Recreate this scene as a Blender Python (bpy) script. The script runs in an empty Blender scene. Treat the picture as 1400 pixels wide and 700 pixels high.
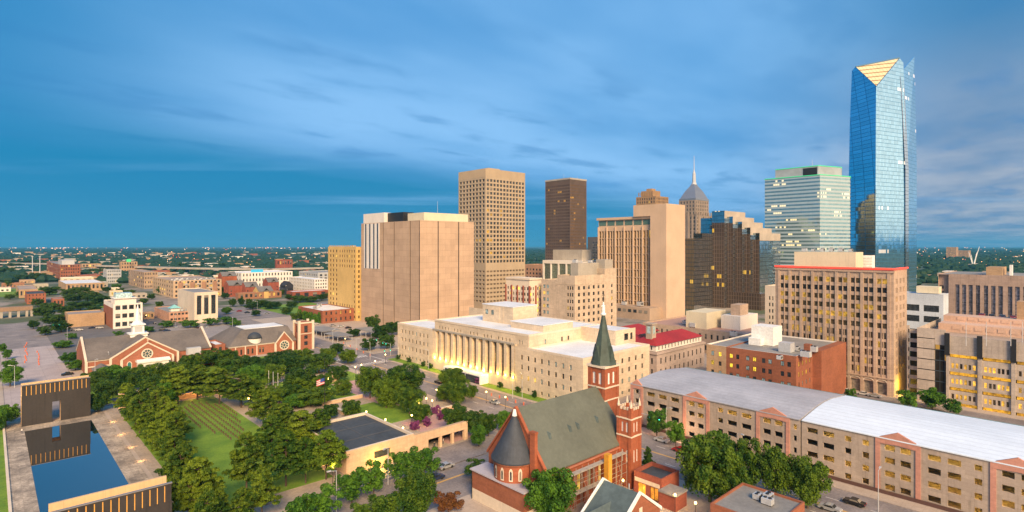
import bpy, math, random
from mathutils import Vector, Matrix
R = random.Random(7)
rad = math.radians

# ------------------------------------------------------------------ camera
FX, FY, RX, RY = 0.68257, 0.73082, 0.73082, -0.68257      # viewing direction and its right hand in plan
FL, EYE, CX, HY = 765.0, 58.0, 700.0, 336.0               # focal length (in 1/1400 of the width), eye height, centre, horizon
sc = bpy.context.scene
C = sc.collection
cam_d = bpy.data.cameras.new('camera'); cam = bpy.data.objects.new('camera', cam_d); C.objects.link(cam)
cam.location = (0, 0, EYE)
cam.rotation_euler = (rad(90), 0, rad(-43.05))
cam_d.sensor_width = 36; cam_d.lens = 36*FL/1400; cam_d.shift_y = -14/1400
cam_d.clip_start = 1; cam_d.clip_end = 80000
sc.camera = cam

# ------------------------------------------------------------------ sky, sun, exposure
SUN_EL, SUN_STR, SKY_STR = 33, 5.0, 0.10
sun_dir = Vector((-0.50, -0.866, 0)).normalized()
sc.view_settings.view_transform = 'Standard'; sc.view_settings.look = 'None'
sc.view_settings.exposure = 0.36; sc.view_settings.gamma = 1.0; sc.view_settings.use_curve_mapping = False
ld = bpy.data.lights.new('sun', 'SUN'); ld.energy = SUN_STR; ld.angle = rad(22); ld.color = (1.0, 0.715, 0.41)
sun = bpy.data.objects.new('sun', ld); C.objects.link(sun)
sv = Vector((sun_dir.x*math.cos(rad(SUN_EL)), sun_dir.y*math.cos(rad(SUN_EL)), math.sin(rad(SUN_EL))))
sun.rotation_euler = (-sv).to_track_quat('-Z', 'Y').to_euler(); sun.location = (-200, -300, 200)

W = bpy.data.worlds.new('World'); sc.world = W; W.use_nodes = True
class NT:
    "tiny node-tree writer"
    def __init__(s, t): s.t = t; s.n = t.nodes; s.l = t.links
    def new(s, typ, **k):
        n = s.n.new(typ)
        for a, v in k.items(): setattr(n, a, v)
        return n
    def put(s, sock, v):
        if hasattr(v, 'is_output') or isinstance(v, bpy.types.NodeSocket): s.l.new(v, sock)
        elif isinstance(v, (tuple, list)) and len(v) == 3 and sock.type == 'RGBA': sock.default_value = (*v, 1)
        else: sock.default_value = v
    def m(s, op, a, b=0.0, c=0.0):
        n = s.new('ShaderNodeMath', operation=op)
        for i, v in enumerate((a, b, c)): s.put(n.inputs[i], v)
        return n.outputs[0]
    def vm(s, op, a, b=(0, 0, 0)):
        n = s.new('ShaderNodeVectorMath', operation=op)
        s.put(n.inputs[0], a); s.put(n.inputs[1], b)
        return n.outputs['Value'] if op in ('DOT_PRODUCT', 'LENGTH') else n.outputs[0]
    def mix(s, f, a, b, typ='RGBA', blend='MIX'):
        n = s.new('ShaderNodeMix', data_type=typ)
        if typ == 'RGBA':
            n.blend_type = blend; s.put(n.inputs[0], f); s.put(n.inputs[6], a); s.put(n.inputs[7], b); return n.outputs[2]
        s.put(n.inputs[0], f); s.put(n.inputs[2], a); s.put(n.inputs[3], b); return n.outputs[0]
    def noise(s, vec, scale, detail=3, rough=.55):
        n = s.new('ShaderNodeTexNoise'); s.put(n.inputs['Vector'], vec)
        n.inputs['Scale'].default_value = scale; n.inputs['Detail'].default_value = detail; n.inputs['Roughness'].default_value = rough
        return n.outputs[0]
    def ramp(s, f, a, b, lo=0.0, hi=1.0):
        n = s.new('ShaderNodeMapRange', interpolation_type='SMOOTHSTEP')
        s.put(n.inputs[0], f); n.inputs[1].default_value = a; n.inputs[2].default_value = b; n.inputs[3].default_value = lo; n.inputs[4].default_value = hi
        return n.outputs[0]
    def sep(s, v):
        n = s.new('ShaderNodeSeparateXYZ'); s.put(n.inputs[0], v); return n.outputs
    def comb(s, x, y, z):
        n = s.new('ShaderNodeCombineXYZ')
        for i, v in enumerate((x, y, z)): s.put(n.inputs[i], v)
        return n.outputs[0]

def make_sky():
    t = NT(W.node_tree); t.n.clear()
    out = t.new('ShaderNodeOutputWorld'); bg = t.new('ShaderNodeBackground'); t.l.new(bg.outputs[0], out.inputs[0])
    sky = t.new('ShaderNodeTexSky', sky_type='NISHITA', sun_disc=False)
    sky.sun_elevation = rad(SUN_EL); sky.sun_rotation = math.atan2(sun_dir.x, sun_dir.y); sky.altitude = 400; sky.ozone_density = 3.0; sky.air_density = 1.6
    d = t.new('ShaderNodeTexCoord').outputs['Generated']
    x, y, z = t.sep(d)
    zz = t.m('MAXIMUM', z, 0.0)
    # clear evening blue, deepest a little above the eastern horizon
    blue = t.mix(t.ramp(zz, 0.0, 0.10), (0.010, 0.190, 0.37), (0.0, 0.160, 0.340))
    blue = t.mix(t.ramp(zz, 0.25, 0.8), blue, (0.07, 0.19, 0.42))
    west = t.vm('DOT_PRODUCT', d, (-0.15, -0.99, 0.0))
    # the after-glow behind the camera
    # a high cloud deck, laid out on a plane above the city
    h = t.m('DIVIDE', 1.0, t.m('ADD', zz, 0.035))
    px, py = t.m('MULTIPLY', x, h), t.m('MULTIPLY', y, h)
    dep = t.m('ADD', t.m('MULTIPLY', px, FX), t.m('MULTIPLY', py, FY))
    lat = t.m('ADD', t.m('MULTIPLY', px, RX), t.m('MULTIPLY', py, RY))
    p = t.comb(t.m('ADD', t.m('MULTIPLY', dep, 0.50), t.m('MULTIPLY', lat, 0.36)), t.m('ADD', t.m('MULTIPLY', lat, 0.95), t.m('MULTIPLY', dep, -0.75)), 0.0)
    n1 = t.noise(p, 0.75, 4, .5)
    n2 = t.noise(t.vm('ADD', p, (7.3, 2.1, 0)), 0.32, 4, .55)
    n3 = t.noise(t.vm('ADD', p, (1.3, 9.1, 0)), 1.7, 4, .5)
    edge = t.m('SUBTRACT', dep, t.m('MULTIPLY', lat, 1.0))
    edge = t.m('ADD', edge, t.m('MULTIPLY', t.m('SUBTRACT', n1, 0.5), 2.2))
    deck = t.ramp(edge, 8.6, 5.4)
    high = t.ramp(zz, 0.40, 0.24)
    q = t.m('DIVIDE', lat, t.m('ADD', t.m('ABSOLUTE', dep), 0.2))
    body = t.mix(t.ramp(t.m('ADD', t.m('MULTIPLY', n2, .65), t.m('MULTIPLY', n1, .35)), 0.34, 0.64), (0.064, 0.235, 0.50), (0.195, 0.40, 0.675))
    body = t.mix(t.ramp(q, -0.25, -0.95), body, (0.028, 0.185, 0.40))
    right = t.mix(t.ramp(zz, 0.08, 0.34), t.mix(t.ramp(n1, 0.32, 0.68), (0.125, 0.205, 0.345), (0.31, 0.335, 0.405)), (0.045, 0.170, 0.345))
    body = t.mix(t.ramp(q, 0.30, 0.80), body, right)
    clear = t.ramp(x, 0.0, -0.6, 1.0, 0.12)
    streak = t.m('MULTIPLY', t.ramp(n3, 0.50, 0.70), t.ramp(n2, 0.40, 0.58))
    body = t.mix(t.m('MULTIPLY', streak, 0.45), body, (0.025, 0.15, 0.37))
    col = t.mix(t.m('MULTIPLY', t.m('MULTIPLY', deck, clear), t.m('ADD', 0.80, t.m('MULTIPLY', n2, 0.2))), blue, body)
    # thin low wisps in the clear band
    wq = t.noise(t.comb(t.m('MULTIPLY', lat, 0.16), t.m('MULTIPLY', dep, 0.5), 3.0), 0.55, 4, .6)
    wisp = t.m('MULTIPLY', t.m('MULTIPLY', t.ramp(wq, 0.56, 0.74), t.ramp(zz, 0.03, 0.075)), 0.5)
    col = t.mix(wisp, col, (0.16, 0.36, 0.62))
    glow = t.m('MULTIPLY', t.ramp(west, -0.02, 0.42), t.ramp(zz, 0.95, 0.0))
    col = t.mix(glow, col, t.mix(t.ramp(west, 0.15, 0.8), (0.62, 0.68, 0.70), (1.15, 0.92, 0.74)))
    hs = t.new('ShaderNodeHueSaturation'); hs.inputs['Saturation'].default_value = 1.3; hs.inputs['Value'].default_value = 1; t.l.new(sky.outputs[0], hs.inputs['Color'])
    nis = t.vm('SCALE', hs.outputs[0]); nis.node.inputs['Scale'].default_value = SKY_STR
    tot = t.mix(0.03, col, nis)
    t.l.new(tot, bg.inputs[0]); bg.inputs[1].default_value = 1.13
make_sky()

# ------------------------------------------------------------------ placing helpers (plan coordinates in metres)
def at(px, d):
    l = (px-CX)/FL*d
    return d*FX+l*RX, d*FY+l*RY
def g(px, py, z=0.0):
    d = FL*(EYE-z)/(py-HY)
    return at(px, d)
def tanl(px): return (px-CX)/FL
def onX(px, X):      # y of the ray through column px on the plane x = X
    t = tanl(px); return (t*X*FX-X*RX)/(RY-t*FY)
def onY(px, Y):
    t = tanl(px); return (t*Y*FY-Y*RY)/(RX-t*FX)
def hgt(py, d): return EYE-(py-HY)*d/FL
def dep(x, y): return x*FX+y*FY

# ------------------------------------------------------------------ objects
def thing(name, label, cat, loc=(0, 0, 0), group=None):
    o = bpy.data.objects.new(name, None); C.objects.link(o); o.empty_display_size = 0.5
    o.location = loc; tag(o, label, cat, group); return o
def tag(o, label=None, cat=None, group=None, kind=None):
    if label: o['label'] = label
    if cat: o['category'] = cat
    if group: o['group'] = group
    if kind: o['kind'] = kind
    return o
def kids(o): return [c for c in ALLKIDS.get(o.name, [])]
ALLKIDS = {}
def adopt(o, parent):
    o.parent = parent; ALLKIDS.setdefault(parent.name, []).append(o)
def copy_tree(o, parent=None):
    c = o.copy(); C.objects.link(c)
    if parent: adopt(c, parent)
    for k in kids(o): copy_tree(k, c)
    return c
def wloc(o):
    v = Vector(o.location)
    while o.parent: o = o.parent; v = v+Vector(o.location)
    return v

class MB:
    def __init__(s): s.v = []; s.f = []; s.m = []; s.mi = 0
    def quad(s, a, b, c, d):
        i = len(s.v); s.v += [a, b, c, d]; s.f.append((i, i+1, i+2, i+3)); s.m.append(s.mi)
    def poly(s, pts):
        i = len(s.v); s.v += list(pts); s.f.append(tuple(range(i, i+len(pts)))); s.m.append(s.mi)
    def box(s, x0, y0, z0, x1, y1, z1, bottom=True):
        if x0 > x1: x0, x1 = x1, x0
        if y0 > y1: y0, y1 = y1, y0
        i = len(s.v)
        s.v += [(x0, y0, z0), (x1, y0, z0), (x1, y1, z0), (x0, y1, z0), (x0, y0, z1), (x1, y0, z1), (x1, y1, z1), (x0, y1, z1)]
        F = [(4, 5, 6, 7), (0, 1, 5, 4), (1, 2, 6, 5), (2, 3, 7, 6), (3, 0, 4, 7)]
        if bottom: F.append((3, 2, 1, 0))
        for q in F: s.f.append(tuple(i+k for k in q)); s.m.append(s.mi)
        return s
    def prism(s, pts, z0, z1, cap=True):
        n = len(pts); i = len(s.v)
        s.v += [(x, y, z0) for x, y in pts]+[(x, y, z1) for x, y in pts]
        for k in range(n):
            s.f.append((i+k, i+(k+1) % n, i+n+(k+1) % n, i+n+k)); s.m.append(s.mi)
        if cap: s.f.append(tuple(i+n+k for k in range(n))); s.m.append(s.mi)
        return s
    def loft(s, rings, cap=True):
        n = len(rings[0]); i = len(s.v)
        for r in rings: s.v += list(r)
        for j in range(len(rings)-1):
            for k in range(n):
                a, b = i+j*n+k, i+j*n+(k+1) % n
                s.f.append((a, b, b+n, a+n)); s.m.append(s.mi)
        if cap:
            s.f.append(tuple(i+(len(rings)-1)*n+k for k in range(n))); s.m.append(s.mi)
            s.f.append(tuple(i+n-1-k for k in range(n))); s.m.append(s.mi)
        return s
    def cyl(s, x, y, z0, z1, r0, r1=None, n=12, a0=0.0):
        r1 = r0 if r1 is None else r1
        ring = lambda r, z: [(x+r*math.cos(a0+2*math.pi*k/n), y+r*math.sin(a0+2*math.pi*k/n), z) for k in range(n)]
        return s.loft([ring(r0, z0), ring(r1, z1)])
    def lathe(s, x, y, prof, n=12):
        return s.loft([[(x+r*math.cos(2*math.pi*k/n), y+r*math.sin(2*math.pi*k/n), z) for k in range(n)] for r, z in prof])
    def tube(s, p, q, r0, r1=None, n=6):
        r1 = r0 if r1 is None else r1
        p, q = Vector(p), Vector(q); d = (q-p)
        if d.length < 1e-6: return s
        d.normalize(); a = d.orthogonal().normalized(); b = d.cross(a)
        rg = lambda c, r: [tuple(c+a*r*math.cos(2*math.pi*k/n)+b*r*math.sin(2*math.pi*k/n)) for k in range(n)]
        return s.loft([rg(p, r0), rg(q, r1)])
    def gable(s, x0, y0, x1, y1, z0, z1, along='X', over=0.0, thick=.25):
        "two roof slopes; ridge runs along the named axis"
        if along == 'X':
            ym = (y0+y1)/2
            for ya in (y0-over, y1+over):
                s.loft([[(x0, ya, z0), (x1, ya, z0), (x1, ya, z0+thick), (x0, ya, z0+thick)], [(x0, ym, z1), (x1, ym, z1), (x1, ym, z1+thick), (x0, ym, z1+thick)]])
        else:
            xm = (x0+x1)/2
            for xa in (x0-over, x1+over):
                s.loft([[(xa, y0, z0), (xa, y1, z0), (xa, y1, z0+thick), (xa, y0, z0+thick)], [(xm, y0, z1), (xm, y1, z1), (xm, y1, z1+thick), (xm, y0, z1+thick)]])
        return s
    def hip(s, x0, y0, x1, y1, z0, z1, inset=None):
        w = min(x1-x0, y1-y0)/2; w = inset or w
        if x1-x0 >= y1-y0:
            ym = (y0+y1)/2; a, b = (x0+w, ym, z1), (x1-w, ym, z1)
            s.poly([(x0, y0, z0), (x1, y0, z0), b, a]); s.poly([(x1, y1, z0), (x0, y1, z0), a, b]); s.poly([(x0, y1, z0), (x0, y0, z0), a]); s.poly([(x1, y0, z0), (x1, y1, z0), b])
        else:
            xm = (x0+x1)/2; a, b = (xm, y0+w, z1), (xm, y1-w, z1)
            s.poly([(x0, y1, z0), (x0, y0, z0), a, b]); s.poly([(x1, y0, z0), (x1, y1, z0), b, a]); s.poly([(x0, y0, z0), (x1, y0, z0), a]); s.poly([(x1, y1, z0), (x0, y1, z0), b])
        return s
    def build(s, name, mats, parent=None, smooth=False):
        me = bpy.data.meshes.new(name)
        o3 = wloc(parent) if parent else Vector((0, 0, 0))
        me.from_pydata([(a-o3.x, b-o3.y, c-o3.z) for a, b, c in s.v], [], s.f)
        for m in (mats if isinstance(mats, (list, tuple)) else [mats]): me.materials.append(m)
        if any(s.m): me.polygons.foreach_set('material_index', s.m)
        if smooth: me.polygons.foreach_set('use_smooth', [True]*len(me.polygons))
        me.update()
        o = bpy.data.objects.new(name, me); C.objects.link(o)
        if parent: adopt(o, parent)
        return o
def structure(name, mb, m): return tag(mb.build(name, m), kind='structure')

# ------------------------------------------------------------------ materials
MATS = {}
def bsdf(name):
    m = bpy.data.materials.new(name); m.use_nodes = True
    t = NT(m.node_tree); b = t.n['Principled BSDF']
    return m, t, b
def wall(name, col, var=.16, rough=.85, streak=.12, scale=.35, course=0.0, joint=0.0, spec=.3, bump=0.0):
    "masonry, render or concrete: broad blotches, fine grain, rain streaks, optional courses"
    if name in MATS: return MATS[name]
    m, t, b = bsdf(name); pos = t.new('ShaderNodeNewGeometry').outputs['Position']
    x, y, z = t.sep(pos)
    n1 = t.noise(pos, scale*.22, 4, .6); n2 = t.noise(pos, scale*5, 4, .7)
    n3 = t.noise(t.comb(t.m('MULTIPLY', x, 1.6), t.m('MULTIPLY', y, 1.6), t.m('MULTIPLY', z, .09)), 1.0, 3, .6)
    k = t.m('ADD', t.m('ADD', t.ramp(n1, .25, .75, 1-var, 1+var*.7), t.ramp(n2, .3, .7, -var*.5, var*.5)), t.ramp(n3, .5, .75, 0, -streak))
    if course:
        fz = t.m('FRACT', t.m('DIVIDE', z, course)); k = t.m('MULTIPLY', k, t.ramp(fz, 0, .10, .82, 1.0))
        row = t.new('ShaderNodeTexWhiteNoise', noise_dimensions='3D')
        u = t.m('ADD', x, y); rz = t.m('FLOOR', t.m('DIVIDE', z, course))
        t.l.new(t.comb(t.m('FLOOR', t.m('ADD', t.m('DIVIDE', u, course*2.2), t.m('MULTIPLY', rz, .5))), rz, 0.0), row.inputs[0])
        k = t.m('MULTIPLY', k, t.m('ADD', .93, t.m('MULTIPLY', row.outputs[0], .14)))
    if joint:
        u = t.m('FRACT', t.m('DIVIDE', t.m('ADD', x, y), joint)); k = t.m('MULTIPLY', k, t.ramp(u, 0, .03, .7, 1.0))
    sc_ = t.vm('SCALE', tuple(col)); t.put(sc_.node.inputs['Scale'], k)
    t.l.new(sc_, b.inputs['Base Color']); b.inputs['Roughness'].default_value = rough; b.inputs['Specular IOR Level'].default_value = spec
    if bump:
        bp = t.new('ShaderNodeBump'); bp.inputs['Strength'].default_value = bump; t.l.new(n2, bp.inputs['Height']); t.l.new(bp.outputs[0], b.inputs['Normal'])
    MATS[name] = m; return m
def plain(name, col, rough=.6, metal=0.0, emit=0.0, ecol=None, spec=.5):
    if name in MATS: return MATS[name]
    m, t, b = bsdf(name); pos = t.new('ShaderNodeNewGeometry').outputs['Position']
    n = t.noise(pos, 1.3, 4, .6); s = t.vm('SCALE', tuple(col)); t.put(s.node.inputs['Scale'], t.ramp(n, .25, .75, .88, 1.12)); t.l.new(s, b.inputs['Base Color'])
    b.inputs['Roughness'].default_value = rough; b.inputs['Metallic'].default_value = metal; b.inputs['Specular IOR Level'].default_value = spec
    if emit: b.inputs['Emission Color'].default_value = (*(ecol or col), 1); b.inputs['Emission Strength'].default_value = emit
    MATS[name] = m; return m
def pane_mat(name, col, emit=None, rough=.08, blinds=False):
    "window pane: dark glossy glass; a lit one shows an uneven warm room"
    m, t, b = bsdf(name); pos = t.new('ShaderNodeNewGeometry').outputs['Position']; rnd = t.new('ShaderNodeObjectInfo').outputs['Random']
    n = t.noise(pos, .9, 2, .6)
    s = t.vm('SCALE', tuple(col)); t.put(s.node.inputs['Scale'], t.m('ADD', .35, t.m('ADD', t.m('MULTIPLY', rnd, .7), t.ramp(n, .35, .7, 0, .8))))
    if blinds:
        oz = t.sep(t.new('ShaderNodeTexCoord').outputs['Object'])[2]; drop = t.m('SUBTRACT', t.m('MULTIPLY', t.m('FRACT', t.m('MULTIPLY', rnd, 23.0)), 1.8), .8)
        s = t.mix(t.m('MULTIPLY', t.m('GREATER_THAN', rnd, .70), t.m('GREATER_THAN', oz, drop)), s, (.24, .21, .17))
    t.l.new(s, b.inputs['Base Color']); b.inputs['Roughness'].default_value = rough; b.inputs['Specular IOR Level'].default_value = .6
    if emit:
        e = t.m('MULTIPLY', t.ramp(n, .3, .7, .35, 1.2), t.m('ADD', .45, t.m('MULTIPLY', rnd, .75)))
        b.inputs['Emission Color'].default_value = (*emit[0], 1); t.l.new(t.m('MULTIPLY', e, emit[1]), b.inputs['Emission Strength'])
    MATS[name] = m; return m
GLASS = pane_mat('window_glass_dark', (.035, .04, .045), blinds=True); GLASS_FAR = pane_mat('window_glass_far', (.045, .048, .05))
GLASS_BLUE = pane_mat('window_glass_blind', (.30, .42, .45), rough=.3)
LIT = pane_mat('window_lit', (.3, .2, .05), ((1.0, .62, .10), .85), .3)
BRONZE_GL = pane_mat('window_glass_bronze', (.075, .055, .03))
def curtain(name, tint, pw, fh, line, lit=.03, metal=.85, rough=.06, wob=.02, litcol=(1, .62, .22), lits=1.2, linecol=(.05, .07, .09), cover=.35):
    "curtain wall: mullion grid, panes tilted a hair against each other, some rooms lit"
    m, t, b = bsdf(name); pos = t.new('ShaderNodeNewGeometry').outputs['Position']
    x, y, z = t.sep(pos); u = t.m('DIVIDE', t.m('SUBTRACT', x, t.m('MULTIPLY', y, .93)), pw); v = t.m('DIVIDE', z, fh)
    fu, fv = t.m('FRACT', u), t.m('FRACT', v); cell = t.comb(t.m('FLOOR', u), t.m('FLOOR', v), 0.0)
    wn = t.new('ShaderNodeTexWhiteNoise', noise_dimensions='3D'); t.l.new(cell, wn.inputs[0])
    big = t.new('ShaderNodeTexWhiteNoise', noise_dimensions='2D'); t.l.new(t.comb(t.m('FLOOR', t.m('DIVIDE', u, 7)), t.m('FLOOR', v), 0.0), big.inputs[0])
    ln = t.m('MAXIMUM', t.m('LESS_THAN', fu, line[0]), t.m('LESS_THAN', fv, line[1]))
    s = t.vm('SCALE', tuple(tint)); t.put(s.node.inputs['Scale'], t.m('ADD', .86, t.m('MULTIPLY', wn.outputs[0], .2)))
    t.l.new(t.mix(ln, s, linecol), b.inputs['Base Color'])
    b.inputs['Metallic'].default_value = metal; t.put(b.inputs['Roughness'], t.mix(ln, rough, .4, 'FLOAT'))
    if wob:
        nn = t.vm('SUBTRACT', wn.outputs[1], (.5, .5, .5)); nn = t.vm('SCALE', nn); nn.node.inputs['Scale'].default_value = wob
        nn = t.vm('NORMALIZE', t.vm('ADD', t.new('ShaderNodeNewGeometry').outputs['Normal'], nn)); t.l.new(nn, b.inputs['Normal'])
    on = t.m('MULTIPLY', t.m('GREATER_THAN', big.outputs[0], 1-lit), t.m('GREATER_THAN', wn.outputs[0], cover))
    on = t.m('MULTIPLY', on, t.m('SUBTRACT', 1.0, ln))
    b.inputs['Emission Color'].default_value = (*litcol, 1); t.l.new(t.m('MULTIPLY', on, lits), b.inputs['Emission Strength'])
    MATS[name] = m; return m
def roofmat(name, col, seam=0.0, var=.12, rough=.7, axis=0, dark=.86):
    if name in MATS: return MATS[name]
    m, t, b = bsdf(name); pos = t.new('ShaderNodeNewGeometry').outputs['Position']; x, y, z = t.sep(pos)
    n1 = t.noise(pos, .09, 5, .62); n2 = t.noise(pos, 1.1, 4, .65)
    k = t.m('ADD', t.ramp(n1, .3, .7, 1-var, 1+var*.5), t.ramp(n2, .35, .7, -var*.45, var*.4))
    if seam:
        fu = t.m('FRACT', t.m('DIVIDE', (x, y)[axis], seam)); k = t.m('MULTIPLY', k, t.ramp(fu, 0, .30, dark, 1.0))
    s = t.vm('SCALE', tuple(col)); t.put(s.node.inputs['Scale'], k); t.l.new(s, b.inputs['Base Color']); b.inputs['Roughness'].default_value = rough
    MATS[name] = m; return m
def leafmat(name, a, bcol, trans=.25):
    m, t, b = bsdf(name); rnd = t.new('ShaderNodeObjectInfo').outputs['Random']; loc = t.new('ShaderNodeTexCoord').outputs['Object']
    n = t.noise(loc, 3.2, 3, .6); k = t.m('ADD', t.ramp(n, .36, .62, 0, .85), t.m('MULTIPLY', t.m('SUBTRACT', rnd, .5), .7))
    col = t.mix(k, a, bcol); t.l.new(col, b.inputs['Base Color']); b.inputs['Roughness'].default_value = .65; b.inputs['Specular IOR Level'].default_value = .25
    tr = t.new('ShaderNodeBsdfTranslucent'); t.l.new(col, tr.inputs[0]); mx = t.new('ShaderNodeMixShader'); mx.inputs[0].default_value = trans
    t.l.new(b.outputs[0], mx.inputs[1]); t.l.new(tr.outputs[0], mx.inputs[2]); t.l.new(mx.outputs[0], t.n['Material Output'].inputs[0])
    MATS[name] = m; return m

LIME = wall('limestone', (.62, .50, .37), course=1.1)
LIME2 = wall('old_limestone', (.56, .44, .33), course=.9, streak=.22)
STONE_PK = wall('tan_stone', (.45, .33, .25), streak=.2, course=.8)
PEACH = wall('peach_concrete', (.58, .42, .30), joint=3.0, var=.08, streak=.06)
ATTM = wall('tan_precast', (.49, .345, .245), course=3.9, var=.10, streak=.10, joint=5.2)
TALLM = wall('tan_aggregate', (.42, .33, .235), var=.08)
BRICK = wall('red_brick', (.33, .10, .05), var=.22, course=.6, streak=.1)
BRICK2 = wall('dark_red_brick', (.29, .085, .055), var=.2, course=.6)
BRICKO = wall('orange_brick', (.29, .105, .058), var=.2, course=.6)
BRICKT = wall('tan_brick', (.42, .28, .17), var=.16, course=.6)
YELL = wall('yellow_brick', (.60, .40, .15), var=.12)
CONC = wall('concrete', (.40, .36, .31), var=.16, streak=.2)
CONC_G = wall('garage_concrete', (.40, .325, .27), var=.14, course=.9, streak=.22)
PINK = wall('pink_brick_band', (.53, .26, .20), var=.14, course=.7)
WHITEW = wall('white_render', (.72, .67, .62), var=.08)
CREAM = wall('cream_render', (.68, .60, .44), var=.08)
GREYW = wall('grey_metal_wall', (.45, .46, .48), var=.1)
TRIM = wall('cream_stone_trim', (.66, .56, .45), var=.12)
PAVEW = wall('peach_garden_wall', (.62, .43, .28), var=.14, course=.8)
ROOFW = roofmat('white_membrane_roof', (.72, .74, .78), var=.13)
ROOFG = roofmat('grey_gravel_roof', (.26, .25, .24), var=.2)
ROOFT = roofmat('tan_gravel_roof', (.40, .30, .23), var=.2)
ROOFD = roofmat('dark_bitumen_roof', (.055, .06, .065), var=.35)
ROOFR = roofmat('red_tile_roof', (.33, .020, .022), seam=.8, var=.2)
ROOFB = roofmat('blue_white_metal_roof', (.72, .81, .93), seam=2.4, var=.08, rough=.5)
ROOFGM = roofmat('grey_metal_roof', (.42, .42, .46), seam=2.4, var=.16, rough=.5)
SHING = roofmat('brown_shingle_roof', (.165, .14, .12), var=.22)
SHINGG = roofmat('green_slate_roof', (.115, .128, .105), var=.16)
SHINGB = roofmat('teal_slate_roof', (.095, .13, .135), var=.24)
SLATEB = roofmat('blue_black_slate', (.045, .055, .075), var=.25)
SPIREM = roofmat('green_copper_slate', (.05, .075, .065), var=.35)
METAL = plain('painted_metal', (.55, .56, .58), .45, .3)
DARKM = plain('dark_metal', (.03, .03, .032), .5, .4)
WHITEP = plain('white_paint', (.78, .78, .76), .5)
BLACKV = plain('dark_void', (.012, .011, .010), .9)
GOLDIN = plain('lit_garage_interior', (.30, .2, .08), .8, 0, .33, (1, .62, .12))
BULB = plain('lamp_globe_lit', (1, .8, .5), .4, 0, 7, (1, .60, .16))

# ------------------------------------------------------------------ facades with real openings
def even(n, a, b, frac=.5):
    s = (b-a)/n
    return [(a+s*(k+.5-frac/2), a+s*(k+.5+frac/2)) for k in range(n)]
def facade(mb, P0, P1, z0, z1, us=(), vs=(), rec=.3, skip=None, setb=0.0):
    "wall from P0 to P1 in plan with recessed openings; returns the openings"
    d = Vector((P1[0]-P0[0], P1[1]-P0[1])); L = d.length; d.normalize()
    n = Vector((d.y, -d.x))
    if n.dot(Vector(P0)+Vector(P1)) > 0: n = -n
    P = lambda u, z, r=0.0: (P0[0]+d.x*u-n.x*(r+setb), P0[1]+d.y*u-n.y*(r+setb), z)
    us = sorted([u for u in us if u[0] > .02 and u[1] < L-.02]); vs = sorted([v for v in vs if v[0] > z0 and v[1] < z1])
    zc = z0; wins = []
    if not us: vs = []
    for j, (va, vb) in enumerate(vs):
        mb.quad(P(0, zc), P(L, zc), P(L, va), P(0, va)); zc = vb; uc = 0.0
        for i, (ua, ub) in enumerate(us):
            if skip and skip(i, j): continue
            mb.quad(P(uc, va), P(ua, va), P(ua, vb), P(uc, vb)); uc = ub
            mb.quad(P(ua, va), P(ub, va), P(ub, va, rec), P(ua, va, rec)); mb.quad(P(ua, vb), P(ub, vb), P(ub, vb, rec), P(ua, vb, rec))
            mb.quad(P(ua, va), P(ua, vb), P(ua, vb, rec), P(ua, va, rec)); mb.quad(P(ub, va), P(ub, vb), P(ub, vb, rec), P(ub, va, rec))
            wins.append((Vector(P((ua+ub)/2, (va+vb)/2, rec)), ub-ua, vb-va, math.atan2(-n.x*-1, -n.y) if False else math.atan2(n.x, -n.y), i, j))
        mb.quad(P(uc, va), P(L, va), P(L, vb), P(uc, vb))
    mb.quad(P(0, zc), P(L, zc), P(L, z1), P(0, z1))
    return wins
PANES = {}
def pane_mesh(w, h, m, style):
    k = (round(w, 2), round(h, 2), m.name, style)
    if k in PANES: return PANES[k]
    b = MB(); a, c = w/2+.02, h/2+.02
    b.quad((-a, 0, -c), (a, 0, -c), (a, 0, c), (-a, 0, c)); b.mi = 1
    fw = min(.12, w*.12)
    if style:
        for x in (-w/2, w/2-fw): b.quad((x, -.05, -h/2), (x+fw, -.05, -h/2), (x+fw, -.05, h/2), (x, -.05, h/2))
        for z in (-h/2, h/2-fw): b.quad((-w/2+fw, -.05, z), (w/2-fw, -.05, z), (w/2-fw, -.05, z+fw), (-w/2+fw, -.05, z+fw))
        if style in (1, 3): b.quad((-fw/2, -.06, -h/2), (fw/2, -.06, -h/2), (fw/2, -.06, h/2), (-fw/2, -.06, h/2))
        if style in (2, 3): b.quad((-w/2, -.055, -fw/2), (w/2, -.055, -fw/2), (w/2, -.055, fw/2), (-w/2, -.055, fw/2))
        if style == 4:
            for q in range(1, 5):
                z = -h/2+h*q/5; b.quad((-w/2, -.055, z-fw), (w/2, -.055, z-fw), (w/2, -.055, z+fw), (-w/2, -.055, z+fw))
    me = bpy.data.meshes.new('window'); me.from_pydata(b.v, [], b.f); me.materials.append(m); me.materials.append(PANES.get('frame', DARKM))
    me.polygons.foreach_set('material_index', b.m); PANES[k] = me; return me
WALLW = {}
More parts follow.
